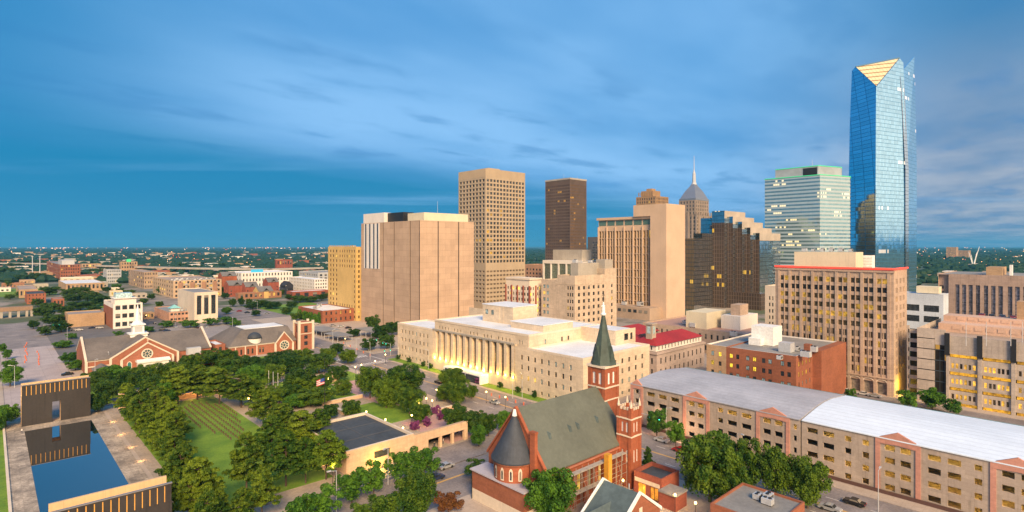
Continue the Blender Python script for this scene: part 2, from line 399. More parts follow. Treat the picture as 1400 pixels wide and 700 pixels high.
def put_windows(parent, wins, lit=.08, glass=None, litm=None, style=1, name='window', pick=None, cap=100):
    glass = glass or GLASS; litm = litm or LIT
    rr = random.Random(len(wins)*31+int(abs(wins[0][0].x)) if wins else 1)
    todo = []
    for w in wins:
        m = pick(w, rr) if pick else None
        todo.append((w, m or (litm if rr.random() < lit else glass)))
    todo.sort(key=lambda q: (q[0][0]-Vector((0, 0, EYE))).length)
    used = WALLW.get(parent.name, 0); room = max(0, cap-used); base = wloc(parent)
    for (p, w, h, rz, i, j), m in todo[:room]:
        o = bpy.data.objects.new(name, pane_mesh(w, h, m, style)); C.objects.link(o); adopt(o, parent)
        o.location = p-base; o.rotation_euler = (0, 0, rz)
    WALLW[parent.name] = used+min(room, len(todo))
    rest = todo[room:]
    if rest:
        b = MB(); ms = []
        for (p, w, h, rz, i, j), m in rest:
            m = GLASS_FAR if m is GLASS else m
            if m not in ms: ms.append(m)
            b.mi = ms.index(m); dx, dy = math.cos(rz)*w/2, math.sin(rz)*w/2
            b.quad((p.x-dx, p.y-dy, p.z-h/2), (p.x+dx, p.y+dy, p.z-h/2), (p.x+dx, p.y+dy, p.z+h/2), (p.x-dx, p.y-dy, p.z+h/2))
        tag(b.build(name, ms, parent), kind='stuff')
def roof_par(parent, pts, z, par, wm, rm, th=.35):
    "flat roof behind a parapet on any convex plan"
    n = len(pts); cx = sum(p[0] for p in pts)/n; cy = sum(p[1] for p in pts)/n
    inn = []
    for x, y in pts:
        v = Vector((cx-x, cy-y)); s = th*1.4/max(v.length, .1); inn.append((x+v.x*s, y+v.y*s))
    b = MB()
    for k in range(n):
        a, c = pts[k], pts[(k+1) % n]; ai, ci = inn[k], inn[(k+1) % n]
        b.quad((*a, z), (*c, z), (*ci, z), (*ai, z)); b.quad((*ai, z-par), (*ci, z-par), (*ci, z), (*ai, z))
    b.build('parapet', wm, parent)
    r = MB(); r.poly([(x, y, z-par) for x, y in inn]); return r.build('roof', rm, parent)
def block(name, label, cat, x0, y0, x1, y1, z1, wm, rm=None, N=None, Wf=None, z0=0.0, par=.8, group=None, parent=None, lit=.08, style=1, glass=None, litm=None, pick=None, wname='wall', roof=True, rec=.3):
    "a box of a building; N is the face towards -x, Wf the face towards -y: (columns, rows, skip) in metres"
    t = parent or thing(name, label, cat, ((x0+x1)/2, (y0+y1)/2, 0), group)
    b = MB(); wins = []
    for spec, A, B in ((N, (x0, y0), (x0, y1)), (Wf, (x0, y0), (x1, y0))):
        if spec: wins += [w+(A,) for w in facade(b, A, B, z0, z1, spec[0], spec[1], rec, spec[2] if len(spec) > 2 else None)]
        else: facade(b, A, B, z0, z1)
    b.quad((x1, y0, z0), (x1, y1, z0), (x1, y1, z1), (x1, y0, z1)); b.quad((x0, y1, z0), (x1, y1, z0), (x1, y1, z1), (x0, y1, z1))
    b.build(wname, wm, t)
    if wins: put_windows(t, [w[:6] for w in wins], lit, glass, litm, style, pick=pick)
    if roof: roof_par(t, [(x0, y0), (x1, y0), (x1, y1), (x0, y1)], z1, par, wm, rm or ROOFG)
    return t
def pbox(c, d, a, b, ytop):
    "corner column, depth, left and right columns, top row -> x0, y0, x1, y1, z"
    x0, y0 = at(c, d)
    return x0, y0, onY(b, y0), onX(a, x0), hgt(ytop, d)

# ------------------------------------------------------------------ ground, streets, lawns
def ground_mat():
    m, t, b = bsdf('city_ground'); pos = t.new('ShaderNodeNewGeometry').outputs['Position']; x, y, z = t.sep(pos)
    rr = t.vm('LENGTH', pos)
    n1 = t.noise(pos, .011, 5, .65); n2 = t.noise(pos, .06, 4, .6); n3 = t.noise(pos, .8, 3, .6)
    town = t.mix(t.ramp(n2, .4, .6), (.20, .175, .155), (.34, .29, .25)); town = t.mix(t.ramp(n1, .45, .55), town, (.075, .10, .035))
    wood = t.mix(t.ramp(n2, .35, .65), (.022, .060, .032), (.045, .085, .040))
    c = t.mix(t.ramp(rr, 700, 1500), town, wood); c = t.mix(t.ramp(n3, .3, .7, 0, .35), c, (.09, .085, .08)); t.l.new(c, b.inputs['Base Color']); b.inputs['Roughness'].default_value = .9
    return m
def pavemat(name, a, c, slab=1.5, var=.2, joint=.05, rough=.85):
    m, t, b = bsdf(name); pos = t.new('ShaderNodeNewGeometry').outputs['Position']; x, y, z = t.sep(pos)
    n1 = t.noise(pos, .12, 4, .6); n2 = t.noise(pos, 1.6, 5, .75)
    u, v = t.m('DIVIDE', x, slab), t.m('DIVIDE', y, slab); wn = t.new('ShaderNodeTexWhiteNoise', noise_dimensions='2D'); t.l.new(t.comb(t.m('FLOOR', u), t.m('FLOOR', v), 0.0), wn.inputs[0])
    col = t.mix(t.m('ADD', t.ramp(n1, .3, .7, 0, .7), t.m('MULTIPLY', wn.outputs[0], .3)), a, c)
    k = t.m('MULTIPLY', t.ramp(n2, .3, .7, 1-var, 1+var*.6), t.ramp(t.m('MINIMUM', t.m('FRACT', u), t.m('FRACT', v)), 0, joint, .78, 1))
    s = t.vm('SCALE', col); t.put(s.node.inputs['Scale'], k); t.l.new(s, b.inputs['Base Color']); b.inputs['Roughness'].default_value = rough
    return m
ASPH = pavemat('asphalt', (.165, .145, .15), (.30, .26, .25), 7.0, .24, .02)
ASPHD = pavemat('parking_asphalt', (.15, .14, .14), (.22, .20, .195), 300, .2, 0)
SIDE = pavemat('sidewalk_concrete', (.38, .31, .26), (.46, .38, .32), 2.0, .12)
TERR = pavemat('memorial_paving', (.30, .25, .21), (.42, .34, .27), 1.2, .2)
PINKP = pavemat('pink_brick_paving', (.42, .24, .23), (.50, .31, .29), .8, .14)
POOLP = pavemat('pool_granite_paving', (.16, .13, .105), (.56, .46, .36), 1.4, .40, .08)
def lawn_mat():
    m, t, b = bsdf('lawn_grass'); pos = t.new('ShaderNodeNewGeometry').outputs['Position']; x, y, z = t.sep(pos)
    n1 = t.noise(pos, .16, 4, .6); n2 = t.noise(pos, 3.0, 4, .75); st = t.m('SINE', t.m('MULTIPLY', y, 1.3))
    c = t.mix(t.m('ADD', t.ramp(n1, .3, .7, 0, .8), t.m('MULTIPLY', st, .08)), (.10, .20, .010), (.18, .29, .018)); s = t.vm('SCALE', c); t.put(s.node.inputs['Scale'], t.ramp(n2, .3, .7, .75, 1.2))
    t.l.new(s, b.inputs['Base Color']); b.inputs['Roughness'].default_value = .9; return m
LAWN = lawn_mat()
MATS_LOT = pavemat('pale_lot', (.25, .225, .22), (.33, .29, .275), 5.2, .2)
MULCH = roofmat('bark_mulch', (.10, .055, .04), var=.3)
PAINT_Y = plain('road_paint_yellow', (.62, .36, .08), .7); PAINT_W = plain('road_paint_white', (.66, .64, .62), .7)
gm = MB(); S = 30000; gm.quad((-S, -S, -.02), (S, -S, -.02), (S, S, -.02), (-S, S, -.02)); structure('ground', gm, ground_mat())
rm = MB(); rm.quad((-60, -40, 0), (330, -40, 0), (330, 560, 0), (-60, 560, 0)); structure('city_streets', rm, ASPH)
# pavements: the blocks between the streets, a kerb height above the asphalt
def slab(name, m, x0, y0, x1, y1, z=.13, zb=-.01):
    b = MB(); b.box(x0, y0, zb, x1, y1, z); return structure(name, b, m)
slab('memorial_block', SIDE, -60, 123, 125, 247)
slab('church_block', SIDE, -60, -40, 125, 102)
slab('garage_block', SIDE, 148, -40, 235, 102)
slab('courthouse_block', SIDE, 147, 123, 233, 247)
slab('methodist_block', SIDE, 27, 270, 127, 352)
slab('bank_block', SIDE, 150, 270, 330, 460)
slab('jail_block', SIDE, 251, -40, 330, 105)
slab('middle_block', SIDE, 249, 123, 330, 250)
slab('north_block', SIDE, -60, 270, 4, 400)
slab('lot_block', ASPHD, 27, 375, 127, 560)
slab('works_street', pavemat('pale_concrete_road', (.36, .30, .30), (.46, .39, .38), 6.0, .18), 4.2, 270, 26.8, 420, .012, -.01)
slab('church_lot', pavemat('pale_parking_lot', (.26, .235, .23), (.34, .30, .285), 5.2, .2), 66, 352.3, 127, 374.8, .05, -.01); slab('church_lot', MATS_LOT, 90, 376, 126, 462, .2, .1)
slab('green_field', LAWN, 182, 470, 240, 560, .05, .0)
slab('green_field', LAWN, -20, 860, 60, 1010, .05, .0)
slab('shared_green', LAWN, 70, 640, 110, 700, .05, .0)
# markings
mk = MB()
for x, y0, y1 in ((136.3, -40, 103), (136.3, 122, 246), (136.3, 272, 440)):
    mk.box(x-.12, y0, 0, x+.12, y1, .006); mk.box(x+.25, y0, 0, x+.5, y1, .006)
for y, x0, x1 in ((112.2, -50, 124), (112.2, 150, 232), (259, 30, 125), (259, 150, 230)):
    mk.box(x0, y-.12, 0, x1, y+.12, .006); mk.box(x0, y+.25, 0, x1, y+.5, .006)
structure('centre_lines', mk, PAINT_Y)
mk = MB()
for yy in (247.5, 269.5, 103, 122): mk.box(127, yy-.4, 0, 146, yy+.1, .006); mk.box(127, yy+2.2, 0, 146, yy+2.6, .006)
for xx in (126.3, 146.8): mk.box(xx-.3, 250, 0, xx+.1, 267, .006); mk.box(xx-.3, 105, 0, xx+.1, 121, .006)
for k in range(40):
    y = -30+k*9
    for x in (131.5, 141.2): mk.box(x-.08, y, 0, x+.08, y+3, .006)
for yy in (248.6, 266.2, 104.2, 119.6):
    for k in range(12): mk.box(128+k*1.5, yy, 0, 128.7+k*1.5, yy+2.6, .006)
structure('lane_marks', mk, PAINT_W)
# memorial grounds
slab('memorial_terrace', TERR, 30, 124, 122, 246, .17, .12)
slab('pool_paving', POOLP, 3.6, 121, 29, 246.5, .21, .10)
slab('side_lawn', LAWN, -59, 124, 3.4, 246, .19, .12)
pk = MB(); pk.box(3.05, 124, .19, 3.6, 246, .55); structure('kerb_wall', pk, TRIM)
def water_mat():
    m, t, b = bsdf('still_water'); b.inputs['Base Color'].default_value = (.008, .012, .016, 1); b.inputs['Roughness'].default_value = .015
    b.inputs['IOR'].default_value = 1.33; b.inputs['Specular IOR Level'].default_value = 1.0; b.inputs['Coat Weight'].default_value = 1.0; b.inputs['Coat Roughness'].default_value = .01; b.inputs['Coat IOR'].default_value = 2.2
    return m
wm = MB(); wm.quad((8, 131.5, .235), (24.7, 131.5, .235), (24.7, 230.7, .235), (8, 230.7, .235)); structure('reflecting_pool', wm, water_mat())
slab('chair_lawn', LAWN, 33, 133, 63, 236, .22, .12)
slab('south_lawn', LAWN, 86, 196, 121, 240, .22, .12)
slab('corner_lawn', LAWN, 89, 160, 108, 186, .22, .12)
slab('pink_plaza', PINKP, 104, 184, 121, 222, .225, .12)
slab('east_plaza', PINKP, 98, 132, 122, 158, .225, .12)
slab('entrance_drive', ASPH, 84, 119, 124, 130.4, .20, .12)
slab('methodist_lawn', LAWN, 28, 271, 126, 303, .17, .12)
slab('courthouse_lawn', LAWN, 148.6, 127, 153.4, 179, .19, .12); slab('courthouse_lawn', LAWN, 148.6, 205, 153.4, 252, .19, .12)
for i, (px, py) in enumerate(((478, 670), (511, 661), (548, 643), (580, 633), (614, 614), (660, 586))):
    x, y = g(px, py, .2); slab('tree_bed', MULCH, x-1.6, y-1.1, x+1.6, y+1.1, .19, .12)

# ------------------------------------------------------------------ gates and pool
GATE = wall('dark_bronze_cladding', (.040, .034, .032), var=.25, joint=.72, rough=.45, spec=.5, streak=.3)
GATEL = wall('bronze_lit_inner_face', (.62, .43, .25), var=.08, joint=3.0)  # uplight glow painted into the bronze as a peach tone
GLOW = plain('gate_slot_light', (.6, .3, .08), .6, 0, .55, (1, .42, .06))
def gate(yw, ye, label, wnear):
    t = thing('memorial_gate', label, 'gate', (16.3, (yw+ye)/2, 0))
    x0, x1, d0, d1, zt = 7.5, 25.2, 15.1, 17.3, 13.2
    th = .5
    f = MB()
    for a, b_, za, zb in ((x0, d0, 0, zt-3.3), (d1, x1, 0, zt-3.3), (d0, d1, 6.8, zt-3.3)): f.box(a, yw, za, b_, yw+th, zb)
    f.box(x0, yw, zt-.25, x1, yw+th, zt)
    n = 15; w = (x1-x0)/n
    for k in range(n): f.box(x0+k*w+.09, yw+.03, zt-3.3, x0+(k+1)*w-.09, yw+th, zt-.25)
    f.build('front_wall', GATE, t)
    bk = MB()
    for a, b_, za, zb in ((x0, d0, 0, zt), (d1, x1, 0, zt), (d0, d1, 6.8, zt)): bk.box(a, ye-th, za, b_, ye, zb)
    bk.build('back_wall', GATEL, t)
    jm = MB()
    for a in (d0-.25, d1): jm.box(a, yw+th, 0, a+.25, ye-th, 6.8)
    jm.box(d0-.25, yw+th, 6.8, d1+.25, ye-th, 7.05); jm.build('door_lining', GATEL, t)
    gl = MB()
    for k in range(1, n): gl.box(x0+k*w-.09, yw+.22, zt-3.3, x0+k*w+.09, yw+.30, zt-.25)
    gl.build('light_slots', GLOW, t)
    cp = MB(); cp.box(x0-.05, yw-.06, zt, x1+.05, yw+th+.04, zt+.14); cp.build('coping', plain('gate_coping', (.30, .28, .27), .4, .4), t)
    for k in range(4):
        l = bpy.data.lights.new('gate_uplight', 'POINT'); l.energy = 260; l.color = (1, .62, .28); l.shadow_soft_size = .4
        o = bpy.data.objects.new('gate_uplight', l); C.objects.link(o); o.location = (x0+2+k*(x1-x0-4)/3, (yw+ye)/2-.6, 8.0)
gate(237.2, 242.2, 'dark bronze gate with a doorway at the far end of the pool', True)
gate(121.0, 126.0, 'dark bronze gate at the near end of the pool showing its lit inner face', False)

# ------------------------------------------------------------------ courthouse
def courthouse():
    t = thing('courthouse', 'long pale limestone courthouse with a floodlit row of tall columns and white flat roofs', 'courthouse', (190, 190, 0))
    X0 = 153.6; wins = []
    b = MB()
    # far wing, near wing
    wins += facade(b, (X0, 219.2), (X0, 250.6), 0, 18.4, even(8, 3, 29, .36), [(1.6, 2.9), (5.6, 7.5), (9.6, 11.5), (13.6, 15.5)], .35)
    b.quad((X0, 250.6, 0), (172, 250.6, 0), (172, 250.6, 18.4), (X0, 250.6, 18.4))
    wins += facade(b, (X0, 127.6), (X0, 162.7), 0, 18.0, even(8, 4.0, 33, .30), [(1.2, 2.4), (5.2, 7.1), (9.2, 11.1), (13.0, 14.9)], .35)
    ww = facade(b, (X0, 127.6), (195.4, 127.6), 0, 18.0, even(8, 3.5, 39, .28), [(1.2, 2.4), (5.2, 7.1), (9.2, 11.1), (13.0, 14.9)], .35, lambda i, j: i in (0, 1) and j < 2)
    # main block above and between
    wins += facade(b, (X0+1.0, 162.7), (X0+1.0, 219.2), 18.6, 23.0, even(22, 3, 54, .32), [(19.0, 20.3)], .3, lambda i, j: i in (4, 8, 12, 13, 17))
    wm_ = facade(b, (X0+.9, 155.8), (X0+.9, 162.7), 17, 23.0, even(2, 3, 6, .4), [(18.9, 20.4)], .3); wins += wm_
    wins += facade(b, (X0+.9, 155.8), (186, 155.8), 17, 23.0, [(9, 10), (19, 20.1), (23, 24.1)], [(18.4, 20.2)], .3)
    b.quad((186, 155.8, 17), (186, 137.5, 17), (186, 137.5, 23.4), (186, 155.8, 23.4))
    wins += facade(b, (186, 137.5), (200, 137.5), 17, 23.4, [(6, 9), (10.3, 12)], [(18.8, 21.6)], .3)
    b.quad((X0+1, 219.2, 17), (200, 219.2, 17), (200, 219.2, 23), (X0+1, 219.2, 23)); b.quad((200, 137.5, 0), (200, 250, 0), (200, 250, 23), (200, 137.5, 23))
    b.quad((195.4, 127.6, 0), (195.4, 137.5, 0), (195.4, 137.5, 18), (195.4, 127.6, 18))
    # wall behind the columns, ceiling and floor of the porch
    pb = MB(); wc = facade(pb, (X0+3.4, 162.75), (X0+3.4, 219.15), 4.5, 18.6, even(12, .6, 55.9, .52), [(5.2, 8.4), (9.1, 12.3), (13.0, 16.2)], .25); pb.build('porch_wall', wall('shaded_spandrel_grey', (.21, .19, .17)), t)  # grey spandrels, coloured darker so the porch recess reads as shaded
    b.quad((X0, 162.7, 18.6), (X0+3.4, 162.7, 18.6), (X0+3.4, 219.2, 18.6), (X0, 219.2, 18.6)); b.box(X0-.1, 162.75, 0, X0+3.4, 219.15, 4.5)
    b.quad((X0, 162.7, 4.5), (X0+3.4, 162.7, 4.5), (X0+3.4, 162.7, 18.6), (X0, 162.7, 18.6)); b.quad((X0, 219.2, 4.5), (X0+3.4, 219.2, 4.5), (X0+3.4, 219.2, 18.6), (X0, 219.2, 18.6))
    b.build('wall', LIME, t)
    def pick(w, rr):
        p, j = w[0], w[5]
        if p.y < 164 and p.x < 154.5 and j == 3: return GLASS_BLUE if rr.random() < .8 else GLASS
        if p.y < 164 and j == 1: return LIT if p.y > 150 else (GLASS_BLUE if rr.random() < .4 else GLASS)
        return GLASS_BLUE if rr.random() < .15 else GLASS
    put_windows(t, [w for w in ww+wins], 0, style=1, pick=pick)
    put_windows(t, wc, .06, style=3)
    L = MB(); L.box(X0-.25, 162.72, 18.15, X0+1.0, 219.18, 18.6); L.box(X0-.35, 162.72, 18.6, X0+1.0, 219.18, 18.85); L.build('lintel', CONC, t)
    for k in range(13):
        y = 164.0+k*(217.9-164.0)/12
        c = MB(); c.box(X0+.0, y-.85, 4.5, X0+1.7, y+.85, 18.15); c.box(X0-.12, y-.98, 4.5, X0+1.8, y+.98, 4.95); c.build('column', LIME, t)
    f = MB(); f.mi = 0
    for k in range(70):
        y = 163+k*.8
        if not 178 < y < 205: f.box(X0-.16, y, .4, X0-.06, y+.35, 4.2)
    f.build('base_ribs', TRIM, t)
    cn = MB(); cn.box(X0-4.6, 178.8, 3.4, X0-.15, 204.6, 4.0); cn.box(X0-4.6, 178.8, .1, X0-.15, 179.5, 3.4); cn.box(X0-4.6, 204.0, .1, X0-.15, 204.6, 3.4); cn.build('entrance_canopy', WHITEP, t)
    dr = MB(); dr.box(X0-4.3, 179.55, .1, X0-4.1, 203.95, 3.35); dr.build('entrance_glazing', GLASS, t)
    r = MB()
    for x0, y0, x1, y1, z in ((X0+.4, 219.6, 172, 250.2, 17.8), (X0+.4, 128.0, 195, 155.6, 17.4), (X0+1.4, 156.2, 199.6, 218.8, 22.6), (186.4, 137.9, 199.6, 156.2, 22.9)): r.quad((x0, y0, z), (x1, y0, z), (x1, y1, z), (x0, y1, z))
    r.build('roof', ROOFW, t)
    pr = MB()
    for x0, y0, x1, y1, z in ((X0-.07, 219.3, 172.05, 250.67, 18.42), (X0-.07, 127.53, 195.47, 155.7, 18.02), (X0+.82, 155.72, 199.9, 219.15, 23.02)):
        for a in ((x0, y0, x0+.45, y1), (x0+.45, y0, x1, y0+.45), (x1-.4, y0+.45, x1, y1), (x0+.45, y1-.4, x1-.4, y1)): pr.box(a[0], a[1], z-.7, a[2], a[3], z+.12)
    pr.build('parapet', TRIM, t)
    for x0, y0, x1, y1, z0, z1, w in ((170.6, 182, 186, 203, 22.6, 30.4, 1), (165.5, 158.5, 184, 178, 22.6, 25.2, 0)):
        p = MB(); wn = facade(p, (x0, y0), (x0, y1), z0, z1, [(13, 15), (17, 19.2)] if w else [], [(26, 28.2)], .25); facade(p, (x0, y0), (x1, y0), z0, z1)
        p.quad((x1, y0, z0), (x1, y1, z0), (x1, y1, z1), (x1, y0, z1)); p.quad((x0, y1, z0), (x1, y1, z0), (x1, y1, z1), (x0, y1, z1))
        if w:
            for q in (6.5, 9): p.box(x0-.12, y0+q, z0, x0-.02, y0+q+.2, z1)
        o = p.build('penthouse', LIME, t)
        rr = MB(); rr.box(x0-.2, y0-.2, z1, x1+.2, y1+.2, z1+.3); rr.build('penthouse_roof', ROOFW, o)
        if wn: put_windows(o, wn, 0, GLASS_BLUE)
    for k in range(13):
        y = 164.0+k*(217.9-164.0)/12
        l = bpy.data.lights.new('floodlight', 'POINT'); l.energy = 900 if k % 3 else 620; l.color = (1, .52, .06) if k % 4 else (1, .70, .08); l.shadow_soft_size = .12
        o = bpy.data.objects.new('floodlight', l); C.objects.link(o); o.location = (X0-.42, y, 5.3)
courthouse()

# ------------------------------------------------------------------ old brick church with the spire
def cathedral():
    t = thing('brick_church', 'red brick church with a steep slate roof, a tall green spire and a round apse', 'church', (100, 90, 0))
    y0, y1, x0, x1, ze, zr = 81.6, 100.1, 86.0, 115.5, 9.6, 21.4; ym = (y0+y1)/2
    b = MB(); wins = facade(b, (x0, y0), (x1, y0), 0, ze, even(7, 1.5, 28, .36), [(2.6, 7.8)], .4)
    b.quad((x0, y1, 0), (x1, y1, 0), (x1, y1, ze), (x0, y1, ze))
    for x in (x0, x1): b.poly([(x, y0, 0), (x, y1, 0), (x, y1, ze), (x, ym, zr), (x, y0, ze)])
    for k in range(8): x = x0+.7+k*(x1-x0-3)/7; b.box(x-.4, y0-.9, 0, x+.4, y0-.01, ze-1.6)
    b.build('wall', BRICK, t); put_windows(t, wins, .25, LITG, style=1)
    gp = MB()
    for ya, yb in ((y0-.5, ym), (y1+.5, ym)):
        za = ze-.35
        gp.loft([[(x0-.25, ya, za), (x0+.45, ya, za), (x0+.45, ya, za+.55), (x0-.25, ya, za+.55)], [(x0-.25, yb, zr+.25), (x0+.45, yb, zr+.25), (x0+.45, yb, zr+.8), (x0-.25, yb, zr+.8)]])
    gp.build('gable_coping', BRICK, t)
    r = MB(); r.gable(x0+.45, y0, x1, y1, ze, zr, 'X', .35, .3); r.build('roof', SHINGG, t)
    gt = MB(); gt.box(x0+.5, y0-.75, ze-.45, x1-4.3, y0-.38, ze-.15); gt.build('gutter', plain('copper_gutter', (.42, .16, .10), .5), t)
    for k, x in enumerate((91.5, 98.4, 101.2, 108.4)):   # dormer vents
        yy = 85.6; zz = ze+(yy-y0)/(ym-y0)*(zr-ze)
        v = MB(); v.loft([[(x-.45, yy-.3, zz), (x+.45, yy-.3, zz), (x+.45, yy+.9, zz+.6), (x-.45, yy+.9, zz+.6)], [(x-.05, yy-.3, zz+1.5), (x+.05, yy-.3, zz+1.5), (x+.05, yy+.9, zz+1.7), (x-.05, yy+.9, zz+1.7)]]); v.build('roof_vent', SHINGB, t)
    ch = MB(); ch.box(x0-.9, y0+2.4, 0, x0-.02, y0+3.9, 17.6); ch.box(x0-1.0, y0+2.3, 17.6, x0+.1, y0+4.0, 18.0); ch.build('chimney', BRICK, t)
    # apse: half drum with a conical slate roof, low annexe round it
    ay = 90.6; ax = x0-.6
    n = 28; dm = MB(); ring = [(ax-4.6*math.cos(a), ay+4.6*math.sin(a)) for a in [math.pi*(-.5+k/(n-1)) for k in range(n)]]; ring += [(x0+.3, ay+4.6), (x0+.3, ay-4.6)]
    dm.prism(ring, 6, 11.2); ap = dm.build('apse', BRICK, t)
    cr = MB(); rg = lambda r, z: [(ax-r*math.cos(a), ay+r*math.sin(a), z) for a in [2*math.pi*k/40 for k in range(40)]]
    cr.loft([rg(5.2, 11.0), rg(5.25, 11.3), rg(3.4, 14.6), rg(.35, 20.4)]); cr.build('conical_roof', SLATEB, ap)
    cb = MB(); cb.loft([[(ax-5.0*math.cos(a), ay+5.0*math.sin(a), z) for a in [2*math.pi*k/40 for k in range(40)]] for z in (10.65, 10.98)]); cb.build('cornice', BRICKO, ap)
    fn = MB(); fn.cyl(ax, ay, 20.2, 21.6, .6, .28, 8); fn.build('finial', WHITEP, ap)
    for k in range(6):
        a = rad(-62+k*25); wq = MB(); c_, s_ = math.cos(a), math.sin(a)
        P = lambda u, z, o: (ax-(4.62+o)*c_-u*s_*-1, ay+(4.62+o)*s_+u*c_, z)
        w_ = [P(-.42, 7.4, .05), P(.42, 7.4, .05), P(.42, 9.4, .05), P(.3, 9.9, .05), P(0, 10.2, .05), P(-.3, 9.9, .05), P(-.42, 9.4, .05)]
        wq.poly(w_); wq.mi = 1; wq.poly([P(-.2, 7.7, .1), P(.2, 7.7, .1), P(.2, 9.3, .1), P(0, 9.7, .1), P(-.2, 9.3, .1)]); wq.build('window', [TRIM, GLASS], ap)
    an = MB(); an.box(80.9, 83.0, 2.6, x0-.02, 100.0, 6.7); an.build('annexe_wall', BRICKO, t)
    a2 = MB(); a2.box(80.85, 82.9, 0, x0-.02, 100.05, 2.6); a2.build('annexe_base', TRIM, t)
    a3 = MB(); a3.box(80.5, 82.6, 6.7, x0-.03, 100.4, 7.0); a3.build('annexe_roof', roofmat('lilac_membrane_roof', (.47, .44, .50)), t)
    dp = MB(); dp.tube((80.75, 99.9, 0), (80.75, 99.9, 6.6), .09); dp.build('drainpipe', DARKM, t)
    # spire tower
    tx0, ty0, tx1, ty1 = 114.8, 88.2, 120.4, 93.4; xm, yt = (tx0+tx1)/2, (ty0+ty1)/2
    tb = MB()
    ww = facade(tb, (tx0, ty0), (tx0, ty1), 0, 26.6, even(2, .7, 4.5, .5), [(22.3, 25.3)], .25)+facade(tb, (tx0, ty0), (tx1, ty0), 0, 26.6, even(2, .8, 4.8, .5), [(22.3, 25.3)], .25)
    tb.quad((tx1, ty0, 0), (tx1, ty1, 0), (tx1, ty1, 26.6), (tx1, ty0, 26.6)); tb.quad((tx0, ty1, 0), (tx1, ty1, 0), (tx1, ty1, 26.6), (tx0, ty1, 26.6))
    for x in (tx0, tx1-.7):
        for y in (ty0, ty1-.7): tb.box(x-.18, y-.18, 0, x+.88, y+.88, 26.5)
    tw = tb.build('spire_tower', BRICK, t); put_windows(tw, ww, 0, WHITEP, style=0, cap=200)
    tc = MB()
    for z, o, h in ((26.6, .45, .55), (21.4, .28, .35), (18.2, .22, .3)): tc.box(tx0-o, ty0-o, z, tx1+o, ty1+o, z+h)
    tc.build('tower_cornice', TRIM, tw)
    sp = MB(); oc = lambda r, z: [(xm+r*math.cos(rad(22.5+45*k)), yt+r*math.sin(rad(22.5+45*k)), z) for k in range(8)]
    sp.loft([oc(3.45, 27.15), oc(2.65, 30.0), oc(1.25, 35.6), oc(.42, 40.0)])
    for dx, dy in ((-1, 0), (0, -1), (1, 0), (0, 1)):   # lucarnes
        cx_, cy_ = xm+dx*2.6, yt+dy*2.6; ex, ey = abs(dy)*.75, abs(dx)*.75
        sp.loft([[(cx_-ex-dx*1.2, cy_-ey-dy*1.2, 27.3), (cx_+ex-dx*1.2, cy_+ey-dy*1.2, 27.3), (cx_+ex+dx*.35, cy_+ey+dy*.35, 27.3), (cx_-ex+dx*.35, cy_-ey+dy*.35, 27.3)],
                 [(cx_-ex-dx*1.2, cy_-ey-dy*1.2, 29.6), (cx_+ex-dx*1.2, cy_+ey-dy*1.2, 29.6), (cx_+ex+dx*.35, cy_+ey+dy*.35, 29.6), (cx_-ex+dx*.35, cy_-ey+dy*.35, 29.6)],
                 [(cx_-dx*1.6, cy_-dy*1.6, 32.2), (cx_-dx*1.6, cy_-dy*1.6, 32.2), (cx_+dx*.2, cy_+dy*.2, 32.0), (cx_+dx*.2, cy_+dy*.2, 32.0)]])
    so = sp.build('spire', SPIREM, tw)
    st = MB(); st.lathe(xm, yt, [(.75, 39.80), (.7, 40.30), (.42, 40.50), (.5, 41.00), (.38, 41.90), (.3, 42.40), (.22, 42.70), (.25, 43.00), (.05, 43.30)], 10)
    st.box(xm-.9, yt-.12, 42.10, xm+.9, yt+.12, 42.35); st.build('statue', WHITEP, so, True)
    cx_ = MB(); cx_.box(xm-.06, yt-.06, 43.20, xm+.06, yt+.06, 46.00); cx_.box(xm-.6, yt-.05, 45.00, xm+.6, yt+.05, 45.15); cx_.build('cross', DARKM, so)
    # second, battlemented tower at the street corner
    qx0, qy0, qx1, qy1 = 111.7, 78.0, 115.5, 81.9
    q = MB(); ww = facade(q, (qx0, qy0), (qx0, qy1), 0, 18.6, even(2, .7, 3.2, .45), [(13.2, 15.6), (6, 9)], .2)+facade(q, (qx0, qy0), (qx1, qy0), 0, 18.6, even(2, .7, 3.1, .45), [(13.2, 15.6), (6, 9)], .2)
    q.quad((qx1, qy0, 0), (qx1, qy1, 0), (qx1, qy1, 18.6), (qx1, qy0, 18.6)); q.quad((qx0, qy1, 0), (qx1, qy1, 0), (qx1, qy1, 18.6), (qx0, qy1, 18.6)); q.poly([(qx0, qy0, 18.5), (qx1, qy0, 18.5), (qx1, qy1, 18.5), (qx0, qy1, 18.5)])
    for x in (qx0, qx1-.5):
        for y in (qy0, qy1-.5): q.box(x-.2, y-.2, 0, x+.7, y+.7, 19.2)
    tq = q.build('battlement_tower', BRICK, t); put_windows(tq, ww, 0, WHITEP, style=0, cap=200)
    for za in (16.4, 12.2): m_ = MB(); m_.box(qx0-.25, qy0-.25, za, qx1+.25, qy1+.25, za+.33); m_.build('string_course', TRIM, tq)
    m_ = MB()
    for k in range(3):
        for x in (qx0-.1, qx1-.2): m_.box(x, qy0+.75+k*.95, 18.6, x+.3, qy0+1.25+k*.95, 19.3)
        for y in (qy0-.1, qy1-.2): m_.box(qx0+.75+k*.95, y, 18.6, qx0+1.25+k*.95, y+.3, 19.3)
    for x in (qx0+.15, qx1-.15):
        for y in (qy0+.15, qy1-.15): m_.cyl(x, y, 19.2, 19.7, .32, .38, 6); m_.cyl(x, y, 19.7, 21.2, .3, .03, 6)
    m_.build('battlements', TRIM, tq)
    # scaffold along the side wall
    s = thing('scaffold', 'pipe scaffold with a yellow rubbish chute along the side of the brick church', 'scaffold', (100, 79.6, 0))
